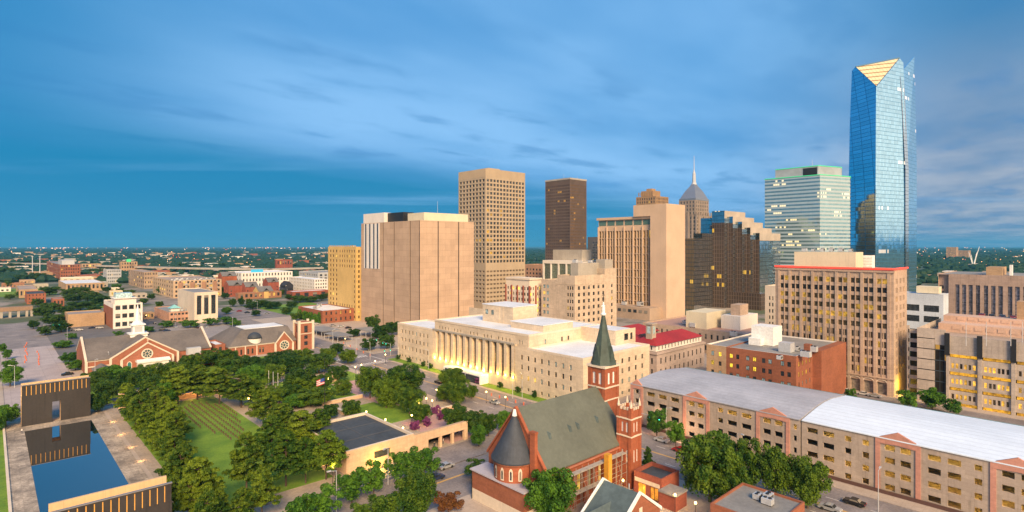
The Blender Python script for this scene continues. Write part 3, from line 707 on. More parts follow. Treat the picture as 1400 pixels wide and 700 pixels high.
    fr = MB()
    for k in range(11):
        x = 89.5+k*2.1
        for y in (78.4, 79.8): fr.tube((x, y, 0), (x, y, 9.4), .06, n=4)
    for z in (2.2, 4.4, 6.6, 8.8):
        for y in (78.4, 79.8): fr.tube((89.5, y, z), (110.5, y, z), .05, n=4)
    for k in range(0, 10, 2): fr.tube((89.5+k*2.1, 78.4, .2), (91.6+k*2.1, 78.4, 4.4), .05, n=4); fr.tube((91.6+k*2.1, 78.4, 4.4), (89.5+k*2.1, 78.4, 8.8), .05, n=4)
    fr.build('pipe_frame', plain('scaffold_pipe', (.42, .40, .36), .4, .5), s)
    pl = MB(); pl.box(89.5, 78.45, 4.42, 104, 79.75, 4.5); pl.box(89.5, 78.45, 8.82, 110.5, 79.75, 8.92); pl.build('deck', plain('scaffold_plank', (.38, .33, .28), .8), s)
    cu = MB(); cu.box(101.6, 77.0, .3, 102.9, 78.3, 10.9); cu.build('chute', plain('chute_yellow', (.62, .30, .03), .6), s)
LITG = pane_mat('stained_glass', (.20, .20, .14), ((.9, .6, .2), .12), .3)
cathedral()

def rectory():
    t = thing('rectory', 'brick house with a steep teal slate roof and white gable edges beside the brick church', 'house', (92, 66, 0))
    x0, y0, x1, y1, ze, zr = 84.6, 61.6, 98.0, 70.6, 5.4, 10.2
    b = MB(); xm = (x0+x1)/2; ym = (y0+y1)/2
    w = facade(b, (x0, y0), (x0, y1), 0, ze, even(3, 1, 8, .4), [(1.2, 3.6)], .2)+facade(b, (x0, y0), (x1, y0), 0, ze, even(4, 1, 12, .35), [(1.2, 3.6)], .2)
    b.quad((x1, y0, 0), (x1, y1, 0), (x1, y1, ze), (x1, y0, ze)); b.quad((x0, y1, 0), (x1, y1, 0), (x1, y1, ze), (x0, y1, ze))
    for y in (y0, y1): b.poly([(x0, y, ze), (x1, y, ze), (xm, y, zr)])
    b.build('wall', BRICKO, t); put_windows(t, w, 0, WHITEP if False else GLASS)
    r = MB(); r.gable(x0, y0+.3, x1, y1-.3, ze, zr, 'Y', .5, .25); r.build('roof', SHINGB, t)
    e = MB()
    for y in (y0-.15, y1-.35):
        for xa in (x0-.6, x1+.6): e.loft([[(xa, y, ze-.35), (xa, y+.5, ze-.35), (xa, y+.5, ze+.35), (xa, y, ze+.35)], [(xm, y, zr+.1), (xm, y+.5, zr+.1), (xm, y+.5, zr+.65), (xm, y, zr+.65)]])
    e.build('gable_trim', WHITEP, t)
    d = MB(); d.gable(x0-3.4, 64.2, xm-1, 68.4, 5.4, 8.2, 'X', .3, .2); d.build('dormer_roof', SHINGB, t)
    d = MB(); d.poly([(x0-3.2, 64.2, 0), (x0-3.2, 68.4, 0), (x0-3.2, 68.4, 5.4), (x0-3.2, 66.3, 8.1), (x0-3.2, 64.2, 5.4)]); d.quad((x0-3.2, 64.2, 0), (x0, 64.2, 0), (x0, 64.2, 5.4), (x0-3.2, 64.2, 5.4)); d.quad((x0-3.2, 68.4, 0), (x0, 68.4, 0), (x0, 68.4, 5.4), (x0-3.2, 68.4, 5.4)); d.build('dormer_wall', BRICKO, t)
    w = MB(); w.box(xm-.5, y0-.08, 6.2, xm+.5, y0-.02, 7.8); w.build('gable_niche', TRIM, t)
    p = MB(); p.cyl(94.5, 66.5, 8.5, 9.9, .12); p.build('vent_pipe', METAL, t)
    # little brick gatehouse with glowing arches
    t = thing('brick_pavilion', 'small flat roofed brick building with glowing openings behind the teal roofed house', 'pavilion', (114, 73, 0))
    x0, y0, x1, y1 = 110.2, 68.8, 117.6, 76.2
    b = MB(); w = facade(b, (x0, y0), (x0, y1), 0, 5.6, [(.9, 3.1), (4.2, 6.4)], [(.2, 3.1)], .3)+facade(b, (x0, y0), (x1, y0), 0, 5.6)
    b.quad((x1, y0, 0), (x1, y1, 0), (x1, y1, 5.6), (x1, y0, 5.6)); b.quad((x0, y1, 0), (x1, y1, 0), (x1, y1, 5.6), (x0, y1, 5.6)); b.build('wall', BRICK2, t)
    put_windows(t, w, 1, litm=PAVL, style=1); tr = MB(); tr.box(x0-.12, y0+.5, 3.3, x0-.02, y1-.3, 4.2); tr.build('stone_band', TRIM, t)
    roof_par(t, [(x0, y0), (x1, y0), (x1, y1), (x0, y1)], 5.6, .9, BRICK2, ROOFD)
    wq = MB(); wq.box(108.8, 64.5, 0, 113.5, 68.7, 3.4); wq.build('porch_wall', BRICK2, t)
    wr = MB(); wr.box(108.6, 64.3, 3.4, 113.7, 68.75, 3.7); wr.build('porch_roof', ROOFG, t)
PAVL = pane_mat('pavilion_glow', (.5, .2, .03), ((1, .36, .03), 1.3), .4)
rectory()

# ------------------------------------------------------------------ garages on the right
DECKL = plain('deck_lamp_lit', (1, .8, .4), .5, 0, 26, (1, .58, .10))
def meshof(b, name, m):
    me = bpy.data.meshes.new(name); me.from_pydata(b.v, [], b.f); me.materials.append(m); me.update(); return me
def garage(label, Ya, Yb, bays, rmat, litp, seed, ridge):
    X0, X1, ze = 152.9, 187.0, 13.0
    t = thing('parking_garage', label, 'garage', ((X0+X1)/2, (Ya+Yb)/2, 0)); rr = random.Random(seed)
    b = MB(); us = []; y = Ya+1.5
    edges = sorted([e for q in bays for e in (q[0], q[1])]); L = Yb-Ya
    segs = []; cur = 0.0
    for q in sorted(bays): segs.append((cur, q[0]-Ya, 0)); segs.append((q[0]-Ya, q[1]-Ya, 1)); cur = q[1]-Ya
    segs.append((cur, L, 0))
    for a, c, isb in segs:
        w = c-a
        if w < 2.5: continue
        n = max(1, int(w/3.7)); mrg = 1.35 if isb else .7
        for k, (p, q) in enumerate(even(n, a+mrg, c-mrg, .66)):
            if rr.random() < .22 and not isb: q = p+(q-p)*.55
            us.append((p, q))
    vs = [(1.1, 2.5), (4.2, 5.6), (7.3, 8.7), (10.3, 11.6)]
    w = facade(b, (X0, Ya), (X0, Yb), 0, ze, us, vs, .55)
    w2 = facade(b, (X0, Ya), (X1, Ya), 0, ze, even(8, 2, 32, .6), vs, .55)
    b.quad((X1, Ya, 0), (X1, Yb, 0), (X1, Yb, ze), (X1, Ya, ze)); b.quad((X0, Yb, 0), (X1, Yb, 0), (X1, Yb, ze), (X0, Yb, ze))
    b.build('wall', CONC_G, t)
    dk = MB()
    for k in range(1, 4): dk.box(X0+.57, Ya+.57, 3.1*k+.15, X0+16, Yb-.05, 3.1*k+.5)
    dk.box(X0+16, Ya+.57, 0, X0+16.3, Yb-.05, 12.6); dk.build('deck', wall('deck_concrete', (.36, .31, .25)), t)
    cl = MB()
    for k in range(int(L/7)): cl.box(X0+5, Ya+4+k*7, 0, X0+5.6, Ya+4.6+k*7, 12.6)
    cl.build('deck_column', MATS['deck_concrete'], t)
    lm = MB(); lm.box(-.14, -1.1, -.08, .14, 1.1, .08); me = meshof(lm, 'ceiling_lamp', DECKL)
    for j in range(4):
        for k in range(int(L/5.2)):
            if rr.random() < litp[j]:
                o = bpy.data.objects.new('ceiling_lamp', me); C.objects.link(o); adopt(o, t); o.location = Vector((X0+3.0, Ya+2.6+k*5.2, (3.25+3.1*j if j < 3 else 12.7)-.16))-wloc(t)
    for a, c in bays:
        p = MB(); m = (a+c)/2; o = X0-.22; zt = ze-.15; zp = ze+1.9
        for s0, s1 in ((a, a+.95), (c-.95, c)): p.box(o, s0, 0, X0-.003, s1, zt-1.2)
        p.loft([[(x, a, zt-1.2), (x, a, zt), (x, m, zp), (x, c, zt), (x, c, zt-1.2), (x, m, zt-.9)] for x in (o, X0+.35)])
        p.build('gabled_brick_bay', PINK, t)
    r = MB(); xm = (X0+X1)/2
    r.loft([[(X0-.3, y, ze-.05), (X0-.3, y, ze+.2), (xm-6, y, ridge-.25), (xm, y, ridge), (xm+6, y, ridge-.25), (X1+.3, y, ze+.2), (X1+.3, y, ze-.05)] for y in (Ya+.1, Yb-.1)]); r.build('roof', rmat, t)
    gt = MB(); gt.box(X1+.3, Ya, ze-.2, X1+.6, Yb, ze+.28); gt.build('gutter', plain('teal_gutter', (.14, .26, .28), .5), t)
    fe = MB(); fe.box(X0-.4, Ya, 0, X0-.28, Yb, 1.0); fe.build('base_fence', plain('brown_railing', (.10, .05, .04), .6), t)
    return t
ox = lambda px: onX(px, 152.9)
garage('long concrete parking garage with pink gabled bays under a dull grey metal roof', 54.7, 107.0, [(102.2, 106.9), (ox(970), ox(934)), (ox(1080), ox(1034))], ROOFGM, (.0, .0, .10, .75), 3, 14.6)
garage('long concrete parking garage with pink gabled bays under a bright blue white metal roof', -28.0, 54.4, [(ox(1259), ox(1197)), (ox(1432), ox(1354)), (-12, -4)], ROOFB, (.75, .72, .3, .85), 5, 14.6)

# ------------------------------------------------------------------ blocks behind the garages
def hvac_mesh():
    b = MB(); b.box(-1.2, -.9, .25, 1.2, .9, 1.7); b.mi = 1
    for x in (-.55, .55): b.cyl(x, 0, 1.7, 1.92, .42, .42, 12)
    for k in range(6): b.box(-1.0+k*.33, -.93, .5, -.8+k*.33, -.905, 1.5)
    b.mi = 2
    for x in (-1, 1):
        for y in (-.7, .7): b.box(x-.08, y-.08, 0, x+.08, y+.08, .25)
    return b
HVP = {}
ORD = 'first second third fourth fifth sixth seventh eighth ninth tenth eleventh twelfth thirteenth fourteenth fifteenth sixteenth seventeenth eighteenth nineteenth twentieth'.split()
def hvac(pts, z, where, sc_=1.0):
    for k, (x, y) in enumerate(pts):
        lab = 'rooftop air conditioner %s%s' % ('' if len(pts) == 1 else ORD[k]+' from the right ', where)
        o = bpy.data.objects.new('air_conditioner', HVP['m']); C.objects.link(o); o.location = (x, y, z); o.rotation_euler.z = R.choice((0, 1.57)); s = sc_*R.uniform(.8, 1.3); o.scale = (s, s, s*R.uniform(.9, 1.2))
        tag(o, lab, 'air conditioner', 'rooftop air conditioners')
h0 = hvac_mesh().build('air_conditioner', [METAL, DARKM, DARKM]); HVP['m'] = h0.data; bpy.data.objects.remove(h0)

def brickbuilding():
    d = 195; x0, y0 = at(1088.6, d); x1 = onY(1145.7, y0); yj = onX(993, x0); y1 = onX(966, x0); z = hgt(487, d)
    t = thing('brick_office', 'orange brick building with several lit yellow windows and a big white box on its roof', 'building', ((x0+x1)/2, (y0+y1)/2, 0))
    b = MB(); L = yj-y0; vs = [(z-4.1-3.6*k, z-2.4-3.6*k) for k in range(5)]
    w = facade(b, (x0, y0), (x0, yj), 0, z, [(L*f, L*f+1.25) for f in (.07, .16, .33, .42, .55, .65, .80, .90)], vs, .2)
    xa = x0+(x1-x0)*.36
    w += facade(b, (x0, y0), (xa, y0), 0, z, even(4, 1, (xa-x0)-1, .26), vs, .2)
    b.quad((x0, yj, 0), (x1, yj, 0), (x1, yj, z), (x0, yj, z))
    b.box(xa, y0-3.0, 0, x1, y0-.002, z+.2); b.quad((x1, y0, 0), (x1, yj, 0), (x1, yj, z), (x1, y0, z)); b.box(xa-2.5, y0+.1, z-.5, xa-.2, y0+2.2, z+2.4)
    b.build('wall', BRICKO, t)
    c = MB(); w2 = facade(c, (x0, yj), (x0, y1), 0, z, even(2, 1, y1-yj-1, .4), vs, .2); c.quad((x0, y1, 0), (x1, y1, 0), (x1, y1, z), (x0, y1, z)); c.quad((x1, yj, 0), (x1, y1, 0), (x1, y1, z), (x1, yj, z)); c.build('tan_wall', BRICKT, t)
    def pick(q, r2): return LITY if r2.random() < (.78 if q[5] < 1 else .0) or (q[5] >= 3 and r2.random() < .6) else (GLASS if q[5] < 2 else GLASS_BLUE if r2.random() < .5 else GLASS)
    put_windows(t, w+w2, 0, style=1, pick=pick)
    roof_par(t, [(x0, y0), (x1, y0), (x1, y1), (x0, y1)], z, .5, WHITEW, ROOFG, .3)
    pb = MB(); wx, wy = g(1050, 471, z); pb.box(wx, wy-2, z-.4, wx+8.5, wy+6.5, z+6.8); pb.box(wx-3.2, wy+1.5, z-.4, wx-.1, wy+6.2, z+2.4); pb.build('roof_box', WHITEP, t)
    pc = MB(); ux, uy = g(1072, 480, z); pc.box(ux, uy-2.2, z-.4, ux+4, uy+2, z+3.0); pc.build('roof_cooler', METAL, t)
    hvac([g(1102, 487, z), g(1090, 478, z), g(1112, 480, z), g(1066, 490, z)], z-.45, 'on the roof of the orange brick building')
LITY = pane_mat('window_lit_yellow', (.5, .35, .05), ((1.0, .66, .04), 1.15), .3)
brickbuilding()

REDN = plain('red_neon_line', (1, .05, .03), .5, 0, 1.1, (1, .06, .035))
GREENN = plain('green_neon_line', (.05, .5, .22), .5, 0, .32, (.05, 1, .38))
def tanoffice():
    x0, y0, x1, y1, z = pbox(1222, 214, 1060, 1240, 369)
    t = thing('office_block', 'tall tan stone office block edged with a red light line along its roof', 'office building', ((x0+x1)/2, (y0+y1)/2, 0))
    L, Lw = y1-y0, x1-x0; nb = 9; m0 = 1.6; bw = (L-2*m0)/nb; b = MB(); wins = []
    rows2 = [(z-3.6-3.45*k-2.0, z-3.6-3.45*k) for k in range(6)]; rows3 = [(z-24.5-3.45*k-2.4, z-24.5-3.45*k) for k in range(5)]
    u2 = []; u3 = []
    for k in range(nb):
        a = m0+k*bw; u2 += [(a+.62, a+bw/2-.12), (a+bw/2+.12, a+bw-.62)]; s = (bw-1.5)/3; u3 += [(a+.75+q*s+.1, a+.75+(q+1)*s-.1) for q in range(3)]
    zmid = z-24.2
    wins += facade(b, (x0, y0), (x0, y1), zmid, z, u2, rows2, .35); wins += facade(b, (x0, y0), (x0, y1), 6.9, zmid, u3, rows3, .35)
    arch = facade(b, (x0, y0), (x0, y1), 0, 6.9, [(m0+k*bw+.7, m0+(k+1)*bw-.7) for k in range(nb)], [(.3, 5.0)], .8)
    uw = [(3.0, 4.2), (4.5, 5.7), (Lw-6.5, Lw-5.3), (Lw-5.0, Lw-3.8), (Lw/2-1.3, Lw/2-.1), (Lw/2+.2, Lw/2+1.4)]
    ww = facade(b, (x0, y0), (x1, y0), 0, z, uw, rows2+[r for r in rows3], .3)
    b.quad((x1, y0, 0), (x1, y1, 0), (x1, y1, z), (x1, y0, z)); b.quad((x0, y1, 0), (x1, y1, 0), (x1, y1, z), (x0, y1, z)); b.build('wall', STONE_PK, t)
    def pick(q, r2):
        if q[5] == 4 and q[0].z > zmid: return DKROW
        return OFFL if r2.random() < .22 else BRONZE_GL
    put_windows(t, wins, 0, style=0, pick=pick); put_windows(t, arch, 0, STONEG, style=2); put_windows(t, ww, .1, GLASS, style=0)
    p = MB()
    for k in range(nb+1): p.box(x0-.32, y0+m0+k*bw-.5, 0, x0-.003, y0+m0+k*bw+.5, z-1.2)
    for k in range(nb): p.box(x0-.22, y0+m0+(k+.5)*bw-.14, 7, x0-.003, y0+m0+(k+.5)*bw+.14, z-3)
    p.build('pilaster', STONE_PK, t)
    for k in range(nb):   # arches over the ground floor
        a = MB(); c = y0+m0+(k+.5)*bw; r = bw/2-.62; n = 10
        a.loft([[(x0-.3, c+rr*math.cos(math.pi*q/n), 5.0+.55*rr*math.sin(math.pi*q/n)) for q in range(n+1)]+[(x0-.005, c+rr*math.cos(math.pi*q/n), 5.0+.55*rr*math.sin(math.pi*q/n)) for q in range(n, -1, -1)] for rr in (r, r+.42)])
        a.build('arch', TRIM, t)
    c = MB(); c.box(x0-.5, y0-.35, z-1.2, x0-.004, y1, z-.5); c.build('cornice', STONE_PK, t); c = MB(); c.box(x0-.5, y0-.36, 6.5, x0-.004, y1, 7.0); c.build('string_course', STONE_PK, t)
    roof_par(t, [(x0, y0), (x1, y0), (x1, y1), (x0, y1)], z, .8, STONE_PK, ROOFG)
    n = MB(); n.box(x0-.6, y0-.5, z+.02, x0-.05, y1, z+.62); n.box(x0-.05, y0-.5, z+.02, x1, y0-.06, z+.62); n.build('red_light_line', REDN, t)
    pa = MB(); a0 = onX(1170, x0+5); a1 = onX(1086, x0+5); pa.box(x0+5, a0, z-.6, x0+15, a1, z+6.6); pa.build('penthouse', CREAM, t)
    pb = MB(); pb.box(x0+16, a0-3, z-.6, x0+20, a0+6, z+5.2)
    for q in range(4): pb.box(x0+15.8, a0-3.1, z+.4+q*1.2, x0+15.98, a0+6, z+.9+q*1.2)
    pb.build('louvre_box', WHITEP, t)
    hvac([(x0+9, a0+3+q*3.6) for q in range(6)], z+6.6, 'on the penthouse of the red edged office block', .8)
OFFL = pane_mat('office_lit_pane', (.22, .13, .03), ((1.0, .56, .06), .42), .2)
DKROW = pane_mat('dark_row_pane', (.02, .02, .022))
STONEG = pane_mat('shop_grille', (.20, .17, .14), rough=.5)
tanoffice()

def jail():
    X0 = 255.7; z = 25.3; Y = lambda px: onX(px, X0)
    t = thing('deck_building', 'pale concrete building with glowing yellow slots and tall black fins on its long front', 'building', (270, 20, 0))
    b = MB(); wins = []; slots = []
    pans = [(1337, 1298), (1383, 1343), (1437, 1389), (1500, 1443)]
    for a, c in pans:
        ya, yc = Y(a), Y(c); L = yc-ya; us = []
        for q in range(3): m = L*(.2+.3*q); us += [(m-1.0, m-.25), (m+.25, m+1.0)]
        for za, zb in ((1.2, 5.55), (6.7, 11.15), (12.3, 17.55)): wins += facade(b, (X0, ya), (X0, yc), za, zb, us, [(za+1.3, za+3.1)], .25)
        b.box(X0-.25, ya, 18.7, X0+.3, yc, z)
        for zz in (.1, 5.6, 11.2, 17.6): slots.append((ya+.25, yc-.25, zz, zz+1.05))
    for a, c in ((1343, 1337), (1389, 1383), (1443, 1437), (1298, 1294)): b.box(X0-.6, Y(a), 0, X0+.3, Y(c), z-.6 if a != 1298 else z+.6)
    # flat panels at the left and the open decks beyond; plain wall towards the near end
    ew = MB(); ew.box(X0-.1, -40, 0, X0+.3, Y(1500)-.02, z); ew.build('end_wall', wall('pale_precast', (.46, .39, .335), course=1.2, streak=.2), t)
    ya, yc = Y(1278), Y(1254)
    od = MB()
    for q in range(7): od.box(X0-.1, ya, .3+q*3.9, X0+.29, yc, .3+q*3.9+3.55)
    od.build('panel_wall', wall('pale_precast', (.46, .39, .335), course=1.2, streak=.2), t)
    od = MB(); od.box(X0, Y(1293), 21.5, X0+.3, ya-.05, 27.2); od.build('stair_head', MATS['pale_precast'], t)
    od = MB()
    for q in range(8): od.box(X0+2, yc+.05, .2+q*3.5, X0+2.4, Y(1240), .2+q*3.5+1.4)
    od.box(X0+2, Y(1241.5), 0, X0+2.6, Y(1240)+.4, 27.5); od.build('open_deck', wall('pale_precast', (.46, .39, .335), course=1.2, streak=.2), t)
    b.quad((X0+.3, yc, 0), (X0+44, yc, 0), (X0+44, yc, 27), (X0+.3, yc, 27)); b.quad((X0+.3, -40, 0), (X0+44, -40, 0), (X0+44, -40, z), (X0+.3, -40, z))
    b.build('wall', wall('pale_precast', (.46, .39, .335), course=1.2, streak=.2), t)
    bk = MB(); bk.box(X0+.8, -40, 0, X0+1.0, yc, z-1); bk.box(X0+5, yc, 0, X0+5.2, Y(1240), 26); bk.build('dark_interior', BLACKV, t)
    put_windows(t, wins, .62, style=0, glass=BRONZE_GL, litm=OFFL2)
    for a, c, z0, z1 in slots:
        s = MB(); s.quad((X0+.35, a, z0), (X0+.35, c, z0), (X0+.35, c, z1), (X0+.35, a, z1)); s.build('deck_slot', SLOTL, t)
    gl = MB(); gl.quad((X0+.15, Y(1293), .3), (X0+.15, ya, .3), (X0+.15, ya, 21.5), (X0+.15, Y(1293), 21.5)); gl.build('stair_glazing', STAIRG, t)
    for a in (1340, 1386, 1440, 1295.5):
        f = MB(); f.box(X0-1.0, Y(a)-.75, 18.2, X0-.63, Y(a)+.75, z+.9); f.build('black_fin', DARKM, t)
    r = MB(); r.quad((X0, -40, z-1.2), (X0+44, -40, z-1.2), (X0+44, yc, z-1.2), (X0, yc, z-1.2)); r.build('roof', ROOFT, t)
    for k, (xa, ya_, yb_, zz, h) in enumerate(((X0+21, -40, 47, z-1.2, 3.2), (X0+31, -40, 47, z+2.0, 2.2))):
        s = MB(); s.box(xa, ya_, zz, xa+13-k*3, yb_, zz+h)
        for q in range(24): s.box(xa-.15, ya_+2+q*3.4, zz+h*.35, xa-.02, ya_+4.4+q*3.4, zz+h*.8)
        s.build('roof_deck', wall('peach_deck', (.58, .40, .31)), t)
    for px in (1318, 1346, 1380, 1396):
        x, y = g(px, 470, z); m = MB(); m.tube((x+4, y, z-1.2), (x+4, y, z+7), .12, .08); m.build('roof_light_pole', METAL, t)
    bx = MB(); bx.box(X0+36, 2, z+4, X0+43, 25, z+11); bx.box(X0+36, -14, z+4, X0+43, 2, z+7.5); bx.build('stair_box', BRICKT, t)
OFFL2 = pane_mat('cell_window_lit', (.4, .22, .04), ((1.0, .52, .06), .8), .2)
SLOTL = pane_mat('deck_slot_glow', (.3, .16, .02), ((1.0, .48, .02), .55), .6)
STAIRG = curtain('stair_glass', (.03, .025, .02), 1.3, 3.9, (.08, .08), lit=.35, metal=.1, litcol=(1, .5, .08), lits=.4)
jail()

def postoffice():
    X0 = 420; y = lambda px: onX(px, X0); z = 41.2
    t = thing('stone_block', 'broad tan stone building with tall slit windows in a row at the right edge', 'building', (440, 20, 0))
    b = MB(); ya, yb, yc = y(1445), y(1297), y(1283)
    us = [(y(px)-ya-1.0, y(px)-ya+1.0) for px in (1309, 1318, 1327, 1337, 1348, 1358, 1368, 1381, 1391, 1402, 1412)]
    w = facade(b, (X0, ya), (X0, yb), 0, z, us, [(9, 35)], .8)
    w2 = facade(b, (X0+2, yb), (X0+2, yc), 0, z-.3, [(2.6, 4.6)], [(19, 21), (24, 26), (28.6, 30.6), (32, 34)], .3)
    b.quad((X0, yb, 0), (X0+2, yb, 0), (X0+2, yb, z), (X0, yb, z)); b.quad((X0, ya, 0), (X0+60, ya, 0), (X0+60, ya, z), (X0, ya, z)); b.quad((X0, yc, 0), (X0+60, yc, 0), (X0+60, yc, z), (X0, yc, z))
    b.build('wall', wall('tan_ashlar', (.40, .29, .24), course=1.2, streak=.25), t)
    put_windows(t, w, 0, SLITG, style=4); put_windows(t, w2, 0, GLASS)
    r = MB(); r.quad((X0, ya, z-.5), (X0+60, ya, z-.5), (X0+60, yc, z-.5), (X0, yc, z-.5)); r.build('roof', ROOFG, t)
    p = MB(); p.box(X0+12, y(1367), z-.5, X0+30, y(1344), z+4.2); p.build('penthouse', BRICKT, t); q = MB(); q.box(X0+14, y(1380), z-.5, X0+18, y(1376), z+5.6); q.build('chimney', WHITEP, t)
SLITG = pane_mat('slit_window_glass', (.16, .15, .18), rough=.3)
postoffice()

# ------------------------------------------------------------------ towers
def att():
    x0, y0, x1, y1, z = pbox(574, 370, 494, 648, 301); Ln, Lw = y1-y0, x1-x0
    t = thing('windowless_block', 'huge windowless tan concrete block with dark slit stripes at its upper left', 'office building', ((x0+x1)/2, (y0+y1)/2, 0))
    block('', '', '', x0, y0, x1, y1, z, ATTM, ROOFG, parent=t, par=1.2)
    j = MB()
    for px in (524, 539, 561): y = onX(px, x0); j.box(x0-.12, y-.25, 0, x0-.01, y+.25, z-.2); 
    for px in (599, 627): x = onY(px, y0); j.box(x-.28, y0-.12, 0, x+.28, y0-.01, z-.2)
    j.box(x0-.15, y0+.1, 0, x0-.01, y0+.6, z-.2); j.build('joint', DARKM, t)
    li = MB()
    for px in (524, 539, 561): y = onX(px, x0); li.box(x0-.3, y+.3, 0, x0-.01, y+.9, z-.2)
    for px in (599, 627): x = onY(px, y0); li.box(x+.3, y0-.3, 0, x+.9, y0-.01, z-.2)
    li.build('rib', ATTM, t)
    s = MB(); s.box(x0-.2, onX(519, x0), 41, x0-.01, onX(498, x0), z-.4); s.build('stripe_panel', WHITEW, t)
    for px in (500.5, 506, 511.5, 516.5):
        y = onX(px, x0); s = MB(); s.box(x0-.34, y-.95, 41.2, x0-.21, y+.75, z-.5); s.build('slit_window', plain('slit_stripe', (.045, .06, .09), .2), t)
    for a, c, px0, m in ((onX(525, x0+3), onX(497, x0+3), 0, WHITEW), (onX(640, x0+3), onX(640, x0+3), 1, CREAM)):
        if px0: continue
        p = MB(); p.box(x0+3, a, z-1.2, x0+16, c, z+7.4); p.build('penthouse', m, t)
    p = MB(); p.box(x0+6, y0+30, z-1.2, x0+15, onX(525, x0+3)-.1, z+7); p.build('louvre_box', DARKM, t)
    p = MB(); xa, xb = onY(581, y0+4), onY(640, y0+4); p.box(x0+6, y0+4, z-1.2, xb, y0+24, z+5.6); p.build('plant_room', CREAM, t)
    p = MB()
    for k in range(5): p.box(x0+10, y0+24.4+k*3, z-1.2, x0+14, y0+26.6+k*3, z+3)
    p.build('cooling_tower', METAL, t)
    a = MB(); a.tube((x0+20, y0+8, z+5), (x0+20, y0+8, z+14), .12, .06); a.build('aerial', METAL, t)
att()

def yellowbuilding():
    t = thing('yellow_block', 'yellow brick office building with stepped top behind the windowless block', 'office building', (230, 430, 0))
    d = 430; x0, y0 = at(487, d); y1 = onX(448.6, x0); z = hgt(337.5, d); L = y1-y0
    b = MB(); us = [(L*.88, L*.93), (L*.78, L*.83), (L*.66, L*.71)]+even(7, 1, L*.6, .42)
    rows_ = [(2+3.9*k, 4.1+3.9*k) for k in range(14)]
    w = facade(b, (x0, y0), (x0, y1), 0, z, us, rows_, .3, lambda i, j: (i < 7) and 2 < j < 10 and i not in (0,))
    w += facade(b, (x0, y0), (x0+16, y0), 0, z, even(3, 1, 9, .5), rows_, .3)
    b.quad((x0, y1, 0), (x0+30, y1, 0), (x0+30, y1, z), (x0, y1, z)); b.quad((x0+16, y0, 0), (x0+16, y0, z), (x0+16, y1, z), (x0+16, y1, 0)); b.build('wall', YELL, t)
    put_windows(t, w, .05, GLASS_Y, style=1)
    roof_par(t, [(x0, y0), (x0+16, y0), (x0+16, y1), (x0, y1)], z, .9, YELL, ROOFT)
    m = MB()
    for k in range(12): m.box(x0-.05, y0+1+k*L/12.3, z, x0+.35, y0+2.6+k*L/12.3, z+1.1)
    m.build('battlement', YELL, t)
    u = MB(); ya, yb = y0+1, onX(484, x0+9)+3; u.box(x0+9, y0-4, z-1, x0+20, y0+9, z+12.5)
    u.build('upper_tower', YELL, t)
    hvac([(x0+6, y0+18)], z-.9, 'on the yellow brick office building')
GLASS_Y = pane_mat('yellow_block_pane', (.11, .08, .045))
yellowbuilding()

def talltower():
    x0, y0, x1, y1, z = pbox(664, 500, 627, 718, 230); Ln, Lw = y1-y0, x1-x0; z1 = z
    t = thing('tan_tower', 'tallest tan tower of square windows under a blank top band, left of the dark tower', 'tower', ((x0+x1)/2, (y0+y1)/2, 0))
    fh = (z-8.5-42)/20; vs = [(42+fh*k+fh*.18, 42+fh*k+fh*.80) for k in range(20)]; lo = [(6+fh*k+fh*.3, 6+fh*k+fh*.72) for k in range(8)]
    lou = [(o[0], o[1]) for o in lo]
    b = MB(); un, uw = even(8, .8, Ln-.8, .68), even(12, .8, Lw-.8, .70)
    ws = facade(b, (x0, y0), (x0, y1), 0, z, un, lou+vs, .8)+facade(b, (x0, y0), (x1, y0), 0, z, uw, lou+vs, .6)
    b.quad((x1, y0, 0), (x1, y1, 0), (x1, y1, z), (x1, y0, z)); b.quad((x0, y1, 0), (x1, y1, 0), (x1, y1, z), (x0, y1, z)); b.build('wall', TALLM, t)
    def pick(q, rr):
        if q[5] < 8: return LOUV
        if q[5] in (13, 19) and rr.random() < .3: return OFFL
        return OFFL if rr.random() < .03 else GLASS
    put_windows(t, ws, 0, style=0, pick=pick); roof_par(t, [(x0, y0), (x1, y0), (x1, y1), (x0, y1)], z, 1.5, TALLM, ROOFT)
    r = MB()
    for k in range(26): r.box(x0-.2, y0+.5+k*(Ln-1)/25-.12, z-7.6, x0-.01, y0+.5+k*(Ln-1)/25+.12, z-.2)
    for k in range(32): r.box(x0+.5+k*(Lw-1)/31-.12, y0-.2, z-7.6, x0+.5+k*(Lw-1)/31+.12, y0-.01, z-.2)
    r.build('top_ribs', TALLM, t)
    a = MB(); a.box(x0+10, y0+8, z-1, x0+24, y0+26, z+2.2); a.build('penthouse', TALLM, t)
LOUV = pane_mat('louvre_pane', (.14, .105, .07), rough=.6)
talltower()

